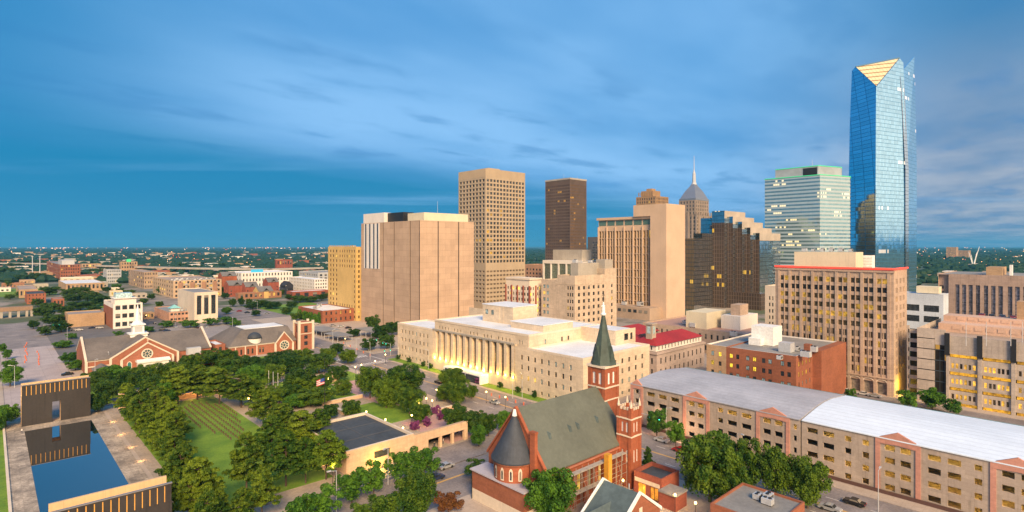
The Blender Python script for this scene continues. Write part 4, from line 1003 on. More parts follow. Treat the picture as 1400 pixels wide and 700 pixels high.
def darktower():
    x0, y0, x1, y1, z = pbox(779.4, 760, 746, 801.5, 244); Ln, Lw = y1-y0, x1-x0
    t = thing('dark_tower', 'dark brown tower with thin vertical ribs and a few lit windows', 'tower', ((x0+x1)/2, (y0+y1)/2, 0))
    b = MB(); vs = [(4.2*k+5, 4.2*k+7.4) for k in range(33)]
    ws = facade(b, (x0, y0), (x0, y1), 0, z, even(12, .6, Ln-.6, .82), vs, .3)+facade(b, (x0, y0), (x1, y0), 0, z, even(9, .6, Lw-.6, .82), vs, .3)
    b.quad((x1, y0, 0), (x1, y1, 0), (x1, y1, z), (x1, y0, z)); b.quad((x0, y1, 0), (x1, y1, 0), (x1, y1, z), (x0, y1, z)); b.build('wall', wall('dark_brown_panel', (.10, .075, .065), rough=.5), t)
    def pick(q, rr):
        if rr.random() < .03: return OFFL2
        return SUNSIDE_GL if q[0].y < y0+.6 else DKG  # west panes painted warmer and lighter for the sunset side
    put_windows(t, ws, 0, style=0, pick=pick)
    r = MB()
    for k in range(25): r.box(x0-.5, y0+k*Ln/24-.15, 0, x0-.01, y0+k*Ln/24+.15, z-1)
    for k in range(19): r.box(x0+k*Lw/18-.15, y0-.5, 0, x0+k*Lw/18+.15, y0-.01, z-1)
    r.build('rib', wall('brown_rib', (.17, .12, .10), rough=.5), t)
    c = MB(); c.box(x0-.6, y0-.6, z-1, x1+.6, y1+.6, z+1.2); c.build('top_rim', CONC, t)
    m = MB(); m.tube((x0+10, y0+20, z+1), (x0+10, y0+20, z+9), .2, .1); m.tube((x0+20, y0+4, z+1), (x0+20, y0+4, z+5), .2, .1); m.build('aerial', METAL, t)
DKG = pane_mat('dark_tower_pane', (.03, .026, .03)); SUNSIDE_GL = pane_mat('dark_tower_sun_side_pane', (.17, .10, .04), rough=.2)
darktower()

def peachslab():
    x0, y0, x1, y1, z = pbox(911, 440, 856, 936.6, 278)
    t = thing('peach_slab_tower', 'peach concrete tower joining a blank slab to a lower block of golden window strips', 'tower', (400, 270, 0))
    ym = onX(889, x0); b = MB(); b.box(x0, y0, 0, x1, ym, z); b.box(x0+.0, ym, 82, x1-4, onX(866, x0), z); b.build('blank_slab', PEACH, t)
    X = x0+3.0; ya, yb = ym+.01, onX(818.6, X); L = yb-ya; zt = hgt(296, dep(X, ya))
    f = MB(); n = 6; bw = L/n; us = []
    for k in range(n): us += [(k*bw+.75, k*bw+bw*.33), (k*bw+bw*.40, k*bw+bw*.63), (k*bw+bw*.70, (k+1)*bw-.35)]
    w = facade(f, (X, ya), (X, yb), 0, zt-1.5, us, [(6+q*6.5, 12.1+q*6.5) for q in range(10)], 1.0)
    w2 = facade(f, (X, ya), (X, yb), zt-1.5, zt, [], [])
    f.quad((X, yb, 0), (X+22, yb, 0), (X+22, yb, zt), (X, yb, zt)); f.quad((X, ya, zt-.4), (X+22, ya, zt-.4), (X+22, yb, zt-.4), (X, yb, zt-.4)); f.build('strip_wall', PEACH, t)
    put_windows(t, w, .02, GOLDG, style=0)
    p = MB()
    for k in range(n+1): y = ya+k*bw; p.box(X-.9, max(y-.45, ya), 4, X-.01, y+.45, zt-7.4)
    p.build('fin', PEACH, t)
    for k in range(n):
        g_ = MB(); g_.box(X-.15, ya+k*bw+.9, zt-6.4, X-.02, ya+(k+1)*bw-.6, zt-2.2); g_.build('green_window', plain('green_glass', (.10, .17, .14), .15), t)
    c = MB(); c.box(X-1.6, ya+.02, zt-1.5, X+.5, yb+1.2, zt+.5); c.build('cornice', PEACH, t)
    pd = MB(); pd.box(x0-16, ym-10, 0, x0-.02, yb+2, 9.5); pd.build('podium', wall('podium_stone', (.42, .31, .23)), t)
    for k in range(12): pw = MB(); pw.box(x0-16.15, ym-8+k*5, 5.2, x0-16.02, ym-5+k*5, 7.6); pw.build('window', GLASS, t)
    hvac([(x0-8, ym+4), (x0-10, ym+18), (x0-7, ym+40)], 9.5, 'on the podium below the peach slab tower', 1.8)
GOLDG = pane_mat('golden_pane', (.22, .15, .07), rough=.15)
peachslab()

def cityplace():
    x0, y0, x1, y1, z = pbox(893, 720, 876, 918, 268)
    t = thing('brown_stepped_tower', 'brown masonry tower whose stepped top shows above the peach slab tower', 'tower', ((x0+x1)/2, (y0+y1)/2, 0))
    w = wall('brown_masonry', (.36, .225, .12), streak=.2)
    x1 = x0+30; y1 = max(y1, y0+26)
    rows_ = [(z-4.6-4.2*k, z-1.8-4.2*k) for k in range(12)][::-1]
    block('', '', '', x0, y0-4, x1, y1, z, w, ROOFT, N=(even(8, 1, y1-y0+3, .45), rows_), Wf=(even(9, 1, 29, .45), rows_), parent=t, lit=.02)
    u = MB(); u.box(x0+3, y0+2, z-1, x0+20, y1-6, z+7.5); u.box(x0+6, y0+6, z+7.5, x0+15, y1-12, z+10.5)
    for k in range(7): u.box(x0+2.6, y0+2.4+k*3.4, z+1, x0+2.98, y0+3.8+k*3.4, z+6)
    u.build('stepped_crown', w, t)
cityplace()

def firstnational():
    x0, y0 = at(950, 650); z = hgt(273, 650)
    t = thing('spired_tower', 'art deco stone tower with a pyramid roof and a needle spire', 'tower', (x0+15, y0+12, 0))
    w = wall('deco_limestone', (.33, .265, .22), streak=.25)
    xa, ya, xb, yb = x0, y0-2, x0+40, y0+24
    cols_n, cols_w = even(6, 1, yb-ya-1, .42), even(9, 1, 39, .42); rw = [(z-22.5-4.3*k, z-19.5-4.3*k) for k in range(10)][::-1]
    block('', '', '', xa, ya, xb, yb, z-18, w, ROOFG, N=(cols_n, rw), Wf=(cols_w, rw), parent=t, lit=.01)
    rw2 = [(z-16.5+4.2*k, z-13.8+4.2*k) for k in range(4)]
    block('', '', '', xa+2.5, ya+2.5, xb-6, yb-2, z, w, ROOFG, N=(even(5, 1, 20.5, .4), rw2), Wf=(even(7, 1, 30, .4), rw2), z0=z-18.5, parent=t, lit=0)
    m = MB()
    for k in range(6): m.box(xa-.8, ya+k*(yb-ya)/5-.9, z-60, xa-.02, ya+k*(yb-ya)/5+.9, z-14)
    for k in range(8): m.box(xa+k*40/7-.9, ya-.8, z-60, xa+k*40/7+.9, ya-.02, z-14)
    m.build('buttress', w, t)
    cx, cy = (xa+2.5+xb-6)/2, (ya+yb)/2
    l = MB(); hw, hd = (xb-xa-8.5)/2, (yb-ya-4.5)/2
    l.loft([[(cx-hw*s, cy-hd*s, zz), (cx+hw*s, cy-hd*s, zz), (cx+hw*s, cy+hd*s, zz), (cx-hw*s, cy+hd*s, zz)] for s, zz in ((1.0, z), (1.0, z+2.2), (.95, z+2.3), (.60, z+11.5), (.26, z+18), (.20, z+20))]); l.build('pyramid_roof', plain('lead_roof', (.33, .34, .37), .35, .6), t)
    s = MB(); s.cyl(cx, cy, z+19.5, z+22, 3.4, 2.6, 8); s.cyl(cx, cy, z+22, z+33, 2.3, 1.8, 8); s.cyl(cx, cy, z+33, z+37, 1.8, .6, 8); s.cyl(cx, cy, z+37, z+54, .5, .2, 6); s.build('spire', METAL, t)
firstnational()

LEADG = curtain('bronze_curtain_wall', (.085, .058, .042), 2.2, 3.9, (.22, .10), lit=.035, metal=.25, wob=.03, rough=.16, linecol=(.15, .11, .085), litcol=(1, .55, .04), lits=.6)
LEADS = curtain('silver_curtain_wall', (.62, .64, .66), 1.5, 3.9, (.05, .10), lit=.0, metal=.95, wob=.03)
LEADB = curtain('blue_curtain_wall', (.36, .46, .50), 1.5, 3.9, (.06, .08), lit=.03, metal=.95, wob=.03)
GOLDC = curtain('golden_curtain_wall', (.34, .26, .17), 1.5, 3.9, (.2, .12), lit=.03, metal=.5, wob=.03, litcol=(1, .55, .04), lits=.6)
def leadership():
    t = thing('stepped_glass_block', 'dark bronze glass office block stepping down to the right in silver edged bays', 'office building', (520, 250, 0))
    X, y = at(990.6, 520)
    steps = ((973.5, 990.6, 1019, 288), (994, 1002, 1031, 296), (1005.5, 1014.6, 1043, 303), (1018, 1026, 1055, 311), (1029.5, 1038.6, 1067, 318.5))
    for k, (a, c, e, yt) in enumerate(steps):
        if k: X = onY(a, y); y = onX(c, X)
        x = X; ya = onX(a, x)+(6 if k else 0); z = hgt(yt, dep(x, y)); xe = min(onY(e, y), x+75); zt = z-(11 if k == 0 else 6)
        b = MB(); b.quad((x, y, 0), (x, ya, 0), (x, ya, zt), (x, y, zt)); b.build('bronze_glazing', LEADG, t)
        b = MB(); b.quad((x, y, zt), (x, ya, zt), (x, ya, z), (x, y, z)); b.build('blue_glazing', LEADB, t)
        b = MB(); b.quad((x, y, 0), (xe, y, 0), (xe, y, z-7), (x, y, z-7)); b.build('silver_glazing', LEADS, t)
        b = MB(); b.quad((x, y, z-7), (xe, y, z-7), (xe, y, z), (x, y, z)); b.build('cream_glow_band', wall('pale_top_band', (.44, .38, .32)), t)  # warm sky reflection on the upper west glazing, painted as matte cream
        b = MB(); b.poly([(x, y, z), (xe, y, z), (xe, ya, z), (x, ya, z)]); b.quad((xe, y, 0), (xe, ya, 0), (xe, ya, z), (xe, y, z)); b.quad((x, ya, 0), (xe, ya, 0), (xe, ya, z), (x, ya, z)); b.build('roof', MATS['pale_top_band'], t)
    # lower blue part at the left
    for a, c, d, yt, m in ((958, 973, 535, 298, LEADB), (948, 960, 515, 319, LEADB), (937, 949, 505, 326, GOLDC)):
        x, y = at(c, d); ya = onX(a, x); z = hgt(yt, d)
        b = MB(); b.quad((x, y, 0), (x, ya, 0), (x, ya, z), (x, y, z)); b.quad((x, ya, 0), (x+25, ya, 0), (x+25, ya, z), (x, ya, z)); b.build('blue_glazing', m, t)
        b = MB(); b.quad((x, y, 0), (x+25, y, 0), (x+25, y, z), (x, y, z)); b.poly([(x, y, z), (x+25, y, z), (x+25, ya, z), (x, ya, z)]); b.build('silver_glazing', LEADS, t)
    x, y = at(1040, 500); b = MB(); b.box(x, y, 0, x+12, onX(937, x), 15); b.build('podium', LEADG, t)
leadership()

def greentower():
    A, B, Cc = at(1121, 560), None, at(1162, 576); yB = onX(1046, A[0]); B = (A[0], yB); D = (A[0]+40, yB); E_ = (Cc[0]+16, Cc[1]+4); z = hgt(239, 560)
    t = thing('banded_glass_tower', 'white and glass banded office tower outlined with green light at the top', 'tower', (A[0]+20, (A[1]+yB)/2, 0))
    pts = [B, A, Cc, E_, D]
    b = MB(); b.prism(pts, 0, z-.5); b.build('core', BRONZE_GL, t)
    fh = 3.75; n = int(z/fh)
    sp = MB()
    cen = (sum(p[0] for p in pts)/5, sum(p[1] for p in pts)/5)
    grow = lambda s: [(cen[0]+(p[0]-cen[0])*s, cen[1]+(p[1]-cen[1])*s) for p in pts]
    for k in range(n+1): sp.prism(grow(1.006), max(0, z-k*fh-2.0), z-k*fh)
    sp.build('spandrel', wall('white_spandrel', (.36, .45, .50), var=.05, rough=.2, spec=.8), t)
    for k in range(min(n, 24)):
        zc = z-k*fh-fh; q = MB(); o = grow(1.0025)
        for P0, P1 in ((o[0], o[1]), (o[1], o[2])): q.quad((*P0, zc), (*P1, zc), (*P1, zc+fh-2.0), (*P0, zc+fh-2.0))
        q.build('ribbon_window', RIBB, t)
    g_ = MB()
    gp = grow(1.012)
    for k in range(3): p, q = gp[k], gp[k+1]; g_.tube((*p, z+.2), (*q, z+.2), .45, n=4)
    up = grow(.78)
    u = MB(); u.prism(up, z-.4, z+10); u.build('plant_floor', wall('grey_plant', (.33, .38, .42)), t)
    for k in range(3): p, q = up[k], up[k+1]; g_.tube((*p, z+10.2), (*q, z+10.2), .45, n=4)
    g_.build('green_light_line', GREENN, t)
    l = MB(); a_, b_ = up[0], up[1]; f = lambda s: (a_[0]-.2+(b_[0]-a_[0])*s, a_[1]+(b_[1]-a_[1])*s); l.quad((*f(.66), z+1), (*f(.98), z+1), (*f(.98), z+8.6), (*f(.66), z+8.6)); l.build('louvre', DARKM, t)
    m = MB(); m.tube((cen[0], cen[1], z+10), (cen[0], cen[1], z+20), .25, .1); m.tube((cen[0]+8, cen[1]-5, z+10), (cen[0]+8, cen[1]-5, z+15), .25, .1); m.build('aerial', METAL, t)
RIBB = curtain('ribbon_glass', (.30, .50, .54), 2.0, 3.75, (.07, .0), lit=.14, metal=.7, wob=.03, litcol=(1, .72, .3), lits=.9)
greentower()

DEVG = curtain('skyscraper_blue_glass', (.46, .75, .92), 3.0, 4.15, (.05, .11), lit=.028, metal=.97, wob=.010, rough=.04, litcol=(1, .68, .42), lits=.7, linecol=(.10, .32, .50))
LANT = curtain('lantern_glow', (.35, .26, .15), 4.0, 5.4, (.05, .20), lit=1.1, metal=0, wob=0, litcol=(1, .68, .34), lits=.70, linecol=(.25, .12, .03), cover=-1)
def glasstower():
    t = thing('glass_skyscraper', 'tallest blue glass skyscraper with a glowing triangular crown facet', 'skyscraper', (*at(1200, 610), 0))
    zt = hgt(78, 583)
    def ring(s, ch, z, f=0.0):
        A = at(1197.5, 583); B = at(1158, 622); Cc = at(1241, 606); D = at(1214, 655)
        cen = ((A[0]+D[0])/2, (A[1]+D[1])/2); sc2 = lambda p: (cen[0]+(p[0]-cen[0])*s, cen[1]+(p[1]-cen[1])*s)
        A, B, Cc, D = map(sc2, (A, B, Cc, D)); lp = lambda p, q, k: (p[0]+(q[0]-p[0])*k, p[1]+(q[1]-p[1])*k)
        return [(*lp(A, B, ch), z), (*lp(A, Cc, ch), z), (*lp(Cc, A, .06), z), (*lp(Cc, D, .10), z), (*D, z), (*lp(B, D, .08), z), (*lp(B, A, .06), z)]
    zl = hgt(117, 583); rings = [ring(1.0, .004, 0), ring(1.005, .004, 60), ring(1.0, .004, 120), ring(.965, .004, 190), ring(.93, .004, zl)]
    b = MB(); b.loft(rings, False); b.build('glass_body', DEVG, t)
    r0, r1 = ring(.93, .004, zl), ring(.90, .80, zt-1)
    r1[2:] = [(p[0], p[1], hgt(95, 606)) for p in r1[2:]]; r1[6] = (*r1[6][:2], hgt(94, 612)); r1[0] = (*r1[0][:2], hgt(88, 606)); r1[1] = (*r1[1][:2], hgt(78, 600)); r1[2] = (*r1[2][:2], hgt(84, 602))
    c = MB()
    for k in range(1, 6): c.quad(r0[k], r0[k+1], r1[k+1], r1[k])
    c.quad(r0[6], r0[0], r1[0], r1[6]); c.poly(r1); c.build('crown_glass', DEVG, t)
    l = MB(); q0 = Vector(r0[0]).lerp(Vector(r0[1]), .5); a_, b_ = Vector(r1[0]), Vector(r1[1]); o = Vector((-FX, -FY, 0))*.02
    l.poly([tuple(q0+o), tuple(b_+o), tuple(a_+o)]); l.build('lantern', LANT, t)
    e = MB(); e.tube(tuple(a_+o*8), tuple(b_+o*8), .9, n=4); e.tube(tuple(q0+o*8), tuple(a_+o*8), .35, n=4); e.tube(tuple(q0+o*8), tuple(b_+o*8), .35, n=4)
    e.build('crown_edge', plain('steel_blue_edge', (.05, .14, .24), .6, .2), t)
    P = lambda px, d, z: (*at(px, d), z)
    f = MB(); f.loft([[P(1240.5, 618, 0), P(1253.5, 640, 0), P(1251, 643, 0), P(1239, 622, 0)], [P(1240.5, 618, 150), P(1253.5, 640, 150), P(1251, 643, 150), P(1239, 622, 150)], [P(1234.5, 618, hgt(96, 618)), P(1250.5, 640, hgt(77, 640)), P(1249, 643, hgt(77, 643)), P(1233, 622, hgt(96, 622))]]); f.build('side_fin', DEVG, t)
    f = MB(); f.loft([[P(1238, 603, 0), P(1242.5, 608, 0), P(1242, 612, 0), P(1237.5, 606, 0)], [P(1238, 603, 140), P(1242.5, 608, 140), P(1242, 612, 140), P(1237.5, 606, 140)], [P(1231, 603, zt-14), P(1236, 608, zt-14), P(1235, 612, zt-14), P(1231, 606, zt-14)]]); f.build('silver_edge', LEADS, t)
glasstower()

# ------------------------------------------------------------------ middle of the city
def limestoneblock():
    d = 330; x0, y0 = at(786, d); x1 = onY(843, y0); z = hgt(377, d); y1 = onX(740, x0)
    t = thing('limestone_office', 'pale limestone office building with a stepped roof behind the courthouse', 'office building', ((x0+x1)/2, (y0+y1)/2, 0))
    rows_ = [(z-6.4-4.0*k-2.1, z-6.4-4.0*k) for k in range(9)][::-1]; Lw = x1-x0; ym = onX(762, x0)
    uw = even(6, 1.5, Lw*.72, .42)+[(Lw*.86, Lw*.90)]
    un = [(1.2, 2.4), (3.0, 4.2), (4.8, 6.0)]
    block('', '', '', x0, y0, x1, ym, z, LIME2, ROOFD, N=(un, rows_), Wf=(uw, rows_), parent=t, lit=.05)
    block('', '', '', x0, ym+.01, x0+30, y1, z-3.2, LIME2, ROOFG, wname='wing_wall', N=([(y1-ym-6.5, y1-ym-4.6), (y1-ym-3.6, y1-ym-1.6)], [r for r in rows_ if r[1] < z-5]), parent=t, lit=.05, glass=GLASS_BLUE)
    u = MB(); u.box(x0+10, y0+6, z-.8, x0+32, ym-2, z+7); u.box(x0+30, y0+1, z-.8, x0+38, y0+8, z+9)
    u.build('penthouse', CONC, t); c = MB(); c.box(x0-.15, y0-.15, z-5.6, x1, y0-.02, z-5.1); c.box(x0-.15, y0-.15, z-5.6, x0-.02, ym, z-5.1); c.box(x0+Lw*.7, y0-.05, z, x1, y0+6, z+3.4); c.build('cornice', LIME2, t)
    hvac([(x0+12, ym-4), (x0+24, ym-6)], z+7, 'on the limestone office building')
    # dark red framed block to its left
    d = 350; x0, y0 = at(724, d); y1 = onX(692, x0); x1 = onY(740.5, y0); z = hgt(381, d)
    t = thing('red_framed_block', 'cream office block framed by dark red pilasters below the tan tower', 'office building', ((x0+x1)/2, (y0+y1)/2, 0))
    L, Lw = y1-y0, x1-x0; nr = [(z-5.5-3.5*k-1.9, z-5.5-3.5*k) for k in range(9)][::-1]
    block('', '', '', x0, y0, x1, y1, z, TRIM, ROOFD, N=(even(8, .5, L-.5, .55), nr), Wf=(even(5, .5, Lw-.5, .5), nr), parent=t, lit=.2, style=0, litm=LITY)
    p = MB()
    for k in range(5): p.box(x0-.4, y0+k*L/4-.55, 0, x0-.01, y0+k*L/4+.55, z-4.6)
    for k in range(3): p.box(x0+k*Lw/2-.55, y0-.4, 0, x0+k*Lw/2+.55, y0-.01, z-4.6)
    p.box(x0-.5, y0-.5, 0, x1, y1, 11); p.build('red_pilaster', BRICK2, t)
    c = MB(); c.box(x0-.6, y0-.6, z-.9, x1, y1, z+.15); c.build('cornice', TRIM, t)
    # glazed white framed hall and plant block behind
    d = 500; x0, y0 = at(797, d); y1 = onX(742, x0); z = hgt(357, d)
    t = thing('white_framed_hall', 'white framed glass hall with a grey roof box before the dark tower', 'building', (x0+15, (y0+y1)/2, 0))
    f = MB(); w = facade(f, (x0, y0), (x0, y1), 0, z, even(5, .8, y1-y0-.8, .86), [(z-18, z-3)], 1.2); f.box(x0+.01, y0, z-.4, x0+30, y1, z); f.quad((x0, y0, 0), (x0+30, y0, 0), (x0+30, y0, z), (x0, y0, z)); f.quad((x0, y1, 0), (x0+30, y1, 0), (x0+30, y1, z), (x0, y1, z)); f.build('white_frame', WHITEW, t)
    put_windows(t, w, 0, HALLG, style=3)
    p = MB(); p.box(x0+8, y0+8, z, x0+22, y1-6, z+10); p.build('plant_box', CONC, t)
    d = 480; x0, y0 = at(817, d); y1 = onX(793, x0); z = hgt(360, d)
    t = thing('grey_box_block', 'plain grey brown block between the glass hall and the peach slab tower', 'building', (x0+12, y0+8, 0))
    block('', '', '', x0, y0, x0+25, y1, z, wall('grey_brown_precast', (.38, .33, .29)), ROOFG, N=(even(3, 1, 9, .5), [(z-14, z-11), (z-8, z-5)]), parent=t, style=0)
    d = 560; x0, y0 = at(741, d); y1 = onX(718, x0)
    block('brown_low_block', 'low brown block with a warm terracotta top, right of the tan tower', 'building', x0, y0, x0+20, y1, hgt(362, d), wall('terracotta', (.45, .27, .19)), ROOFT, N=(even(5, .6, y1-y0-.6, .5), [(z-22+4*k, z-20+4*k) for k in range(4)]), lit=.1)
    d = 900; x0, y0 = at(812, d); 
    block('grey_slab_tower', 'small dark grey tower seen between the dark tower and the peach slab', 'tower', x0, y0-10, x0+25, onX(803.5, x0), hgt(324, d), wall('grey_slab', (.13, .12, .125)), ROOFD, N=(even(4, .5, 13, .7), [(10+4*k, 12.4+4*k) for k in range(14)]), style=0)
HALLG = pane_mat('hall_glass', (.07, .09, .09), ((.8, .7, .2), .06))
limestoneblock()

def redroof():
    d = 243; x0, y0 = at(898, d); x1 = onY(963, y0); z = hgt(477, d); y1 = y0+38
    t = thing('red_roofed_block', 'stone building with a bright red hip roof and stone ventilator tower', 'building', ((x0+x1)/2, (y0+y1)/2, 0)); L = x1-x0
    vs = [(1.5, 4.0), (z-7.0, z-4.4)]
    block('', '', '', x0, y0, x1, y1, z-1.6, wall('pinkish_stone', (.42, .335, .30), course=.8), ROOFT, N=(even(12, 1, 37, .32), vs), Wf=(even(10, 1.5, L-1.5, .30), vs), parent=t, lit=.0)
    a = MB(); w = facade(a, (x0+1, y0+1), (x1-1, y0+1), z-1.6, z+1.2, even(14, 1, L-3, .3), [(z-1.0, z+.6)], .2); w += facade(a, (x0+1, y0+1), (x0+1, y1-1), z-1.6, z+1.2, even(12, 1, 34, .3), [(z-1.0, z+.6)], .2); a.build('attic', WHITEW, t); put_windows(t, w, 0, GLASS)
    c = MB(); c.box(x0-.5, y0-.5, z-2.6, x1+.5, y1, z-1.9); c.build('cornice', wall('pinkish_stone', (0, 0, 0)), t)
    r = MB(); r.hip(x0+.3, y0+.3, x1-.3, y0+15, z+1.1, z+4.6); r.hip(x0+.3, y0+12, x0+14, y1+14, z+1.1, z+4.4); r.hip(x0+.3, y1-14, x1-.3, y1+2, z+1.1, z+4.6); r.build('roof', ROOFR, t)
    vx, vy = at(890, d+9); v = MB(); v.box(vx-1.6, vy-1.6, z, vx+1.6, vy+1.6, z+9.4); v.box(vx-2.0, vy-2.0, z+9.4, vx+2.0, vy+2.0, z+10.0); v.build('ventilator_tower', wall('weathered_stone', (.46, .38, .31)), t)
    q = MB(); q.box(vx-.8, vy-1.66, z+5.4, vx+.8, vy-1.62, z+8.6); q.box(vx-1.66, vy-.8, z+5.4, vx-1.62, vy+.8, z+8.6); q.build('louvre', GLASS_BLUE, t)
    # long low tan block behind with roof boxes
    X0, Y0 = g(1003, 455, 13); y1 = onX(879, X0); 
    t = thing('low_tan_block', 'low tan stone block with cream roof boxes below the dark stepped glass block', 'building', (X0+20, (Y0+y1)/2, 0)); Y0 -= 14; L = y1-Y0
    block('', '', '', X0, Y0, X0+48, y1, 13, wall('tan_stone', (.45, .33, .25)), roofmat('rose_roof', (.42, .25, .20)), N=(even(20, 1, L-1, .35), [(2, 4.6), (8, 10.6)]), parent=t, lit=.04)
    for (pa, pc, pe), zz, dd, m in (((938, 966, 992), 8.2, 6, CREAM), ((986, 1012, 1036), 6.6, 16, WHITEW), ((999, 1012, 1023), 12.5, 20, STONE_PK)):
        xx = X0+dd; yy = onX(pc, xx); y2 = onX(pa, xx); x2 = min(onY(pe, yy), X0+47)
        p = MB(); p.box(xx, yy, 12.2, x2, y2, 13+zz); p.build('roof_box', m, t)
    hvac([g(938, 442, 13), g(948, 446, 13), g(1003, 458, 13)], 12.3, 'on the low tan block', 1.3)
    # pale slim building between the glass block and the office block
    x0, y0 = at(1062, 330); 
    block('slim_red_white_block', 'slim cream and red brick building behind the left end of the red edged office block', 'building', x0, y0-6, x0+20, onX(1046, x0), hgt(391, 330), TRIM, ROOFG, N=(even(6, .4, 11, .5), [(3+3.8*k, 5.2+3.8*k) for k in range(7)]), style=0)
    x0, y0 = g(1283, 428, 4); t = thing('white_rounded_block', 'white streamlined building with dark strip windows left of the slit window block', 'building', (x0, y0, 0)); x0 = 385; ya, yb = onX(1290, x0), onX(1232, x0)
    block('', '', '', x0, ya, x0+14, yb, hgt(403, dep(x0, ya)), wall('blue_white_panel', (.55, .60, .68)), ROOFW, N=([(2, 9), (11, 17), (20, 25)], [(15, 18.5), (21, 24.6)]), parent=t, style=1)
    p = MB(); p.box(x0+5, ya+3, 31, x0+13, onX(1250, x0), hgt(393, dep(x0+5, ya))); p.build('upper_box', CREAM, t)
redroof()

# ------------------------------------------------------------------ churches across the street on the left
def rose(parent, c, r, n=(0, -1), name='rose_window'):
    "round traceried window on a wall facing -y"
    x, y, z = c; b = MB(); N = 24
    P = lambda q, rr, o: (x+rr*math.cos(2*math.pi*q/N), y-o, z+rr*math.sin(2*math.pi*q/N))
    b.poly([P(q, r*.80, .06) for q in range(N)]); b.mi = 1
    for q in range(N): b.quad(P(q, r*.78, .14), P(q+1, r*.78, .14), P(q+1, r, .14), P(q, r, .14)); b.quad(P(q, r*.26, .12), P(q+1, r*.26, .12), P(q+1, r*.36, .12), P(q, r*.36, .12))
    for q in range(0, N, 3):
        a = 2*math.pi*q/N; ca, sa = math.cos(a), math.sin(a); w = r*.045
        b.quad((x+ca*r*.3-sa*w, y-.12, z+sa*r*.3+ca*w), (x+ca*r*.3+sa*w, y-.12, z+sa*r*.3-ca*w), (x+ca*r*.8+sa*w, y-.12, z+sa*r*.8-ca*w), (x+ca*r*.8-sa*w, y-.12, z+sa*r*.8+ca*w))
    return b.build(name, [ROSEG, TRIM], parent)
ROSEG = pane_mat('rose_glass', (.05, .09, .09))
def arched(parent, x, y, z0, w, h, mat=None):
    b = MB(); sh = lambda w, h, o: [(x-w/2, y-o, z0), (x+w/2, y-o, z0), (x+w/2, y-o, z0+h*.72), (x+w*.3, y-o, z0+h*.92), (x, y-o, z0+h), (x-w*.3, y-o, z0+h*.92), (x-w/2, y-o, z0+h*.72)]
    b.mi = 1; b.poly(sh(w*1.35, h*1.1, .03)); b.mi = 0; b.poly(sh(w, h, .06)); b.build('window', [mat or GLASS, TRIM], parent)
def gable_end(parent, xa, xb, y, ze, zr, th, wallm, name='gable_wall', cop=True):
    xm = (xa+xb)/2; b = MB(); P = [(xa, 0), (xb, 0), (xb, ze), (xm, zr), (xa, ze)]
    b.loft([[(x, y, z) for x, z in P], [(x, y+th, z) for x, z in P]]); o = b.build(name, wallm, parent)
    if cop:
        c = MB()
        for xx in (xa-.35, xb+.35): c.loft([[(xx, y-.15, ze-.25), (xx, y+th+.1, ze-.25), (xx, y+th+.1, ze+.4), (xx, y-.15, ze+.4)], [(xm, y-.15, zr+.05), (xm, y+th+.1, zr+.05), (xm, y+th+.1, zr+.7), (xm, y-.15, zr+.7)]])
        for xx in (xa, xb): c.box(xx-.5, y-.2, 0, xx+.5, y+th, ze+.2)
        c.build('stone_coping', TRIM, o)
    return o
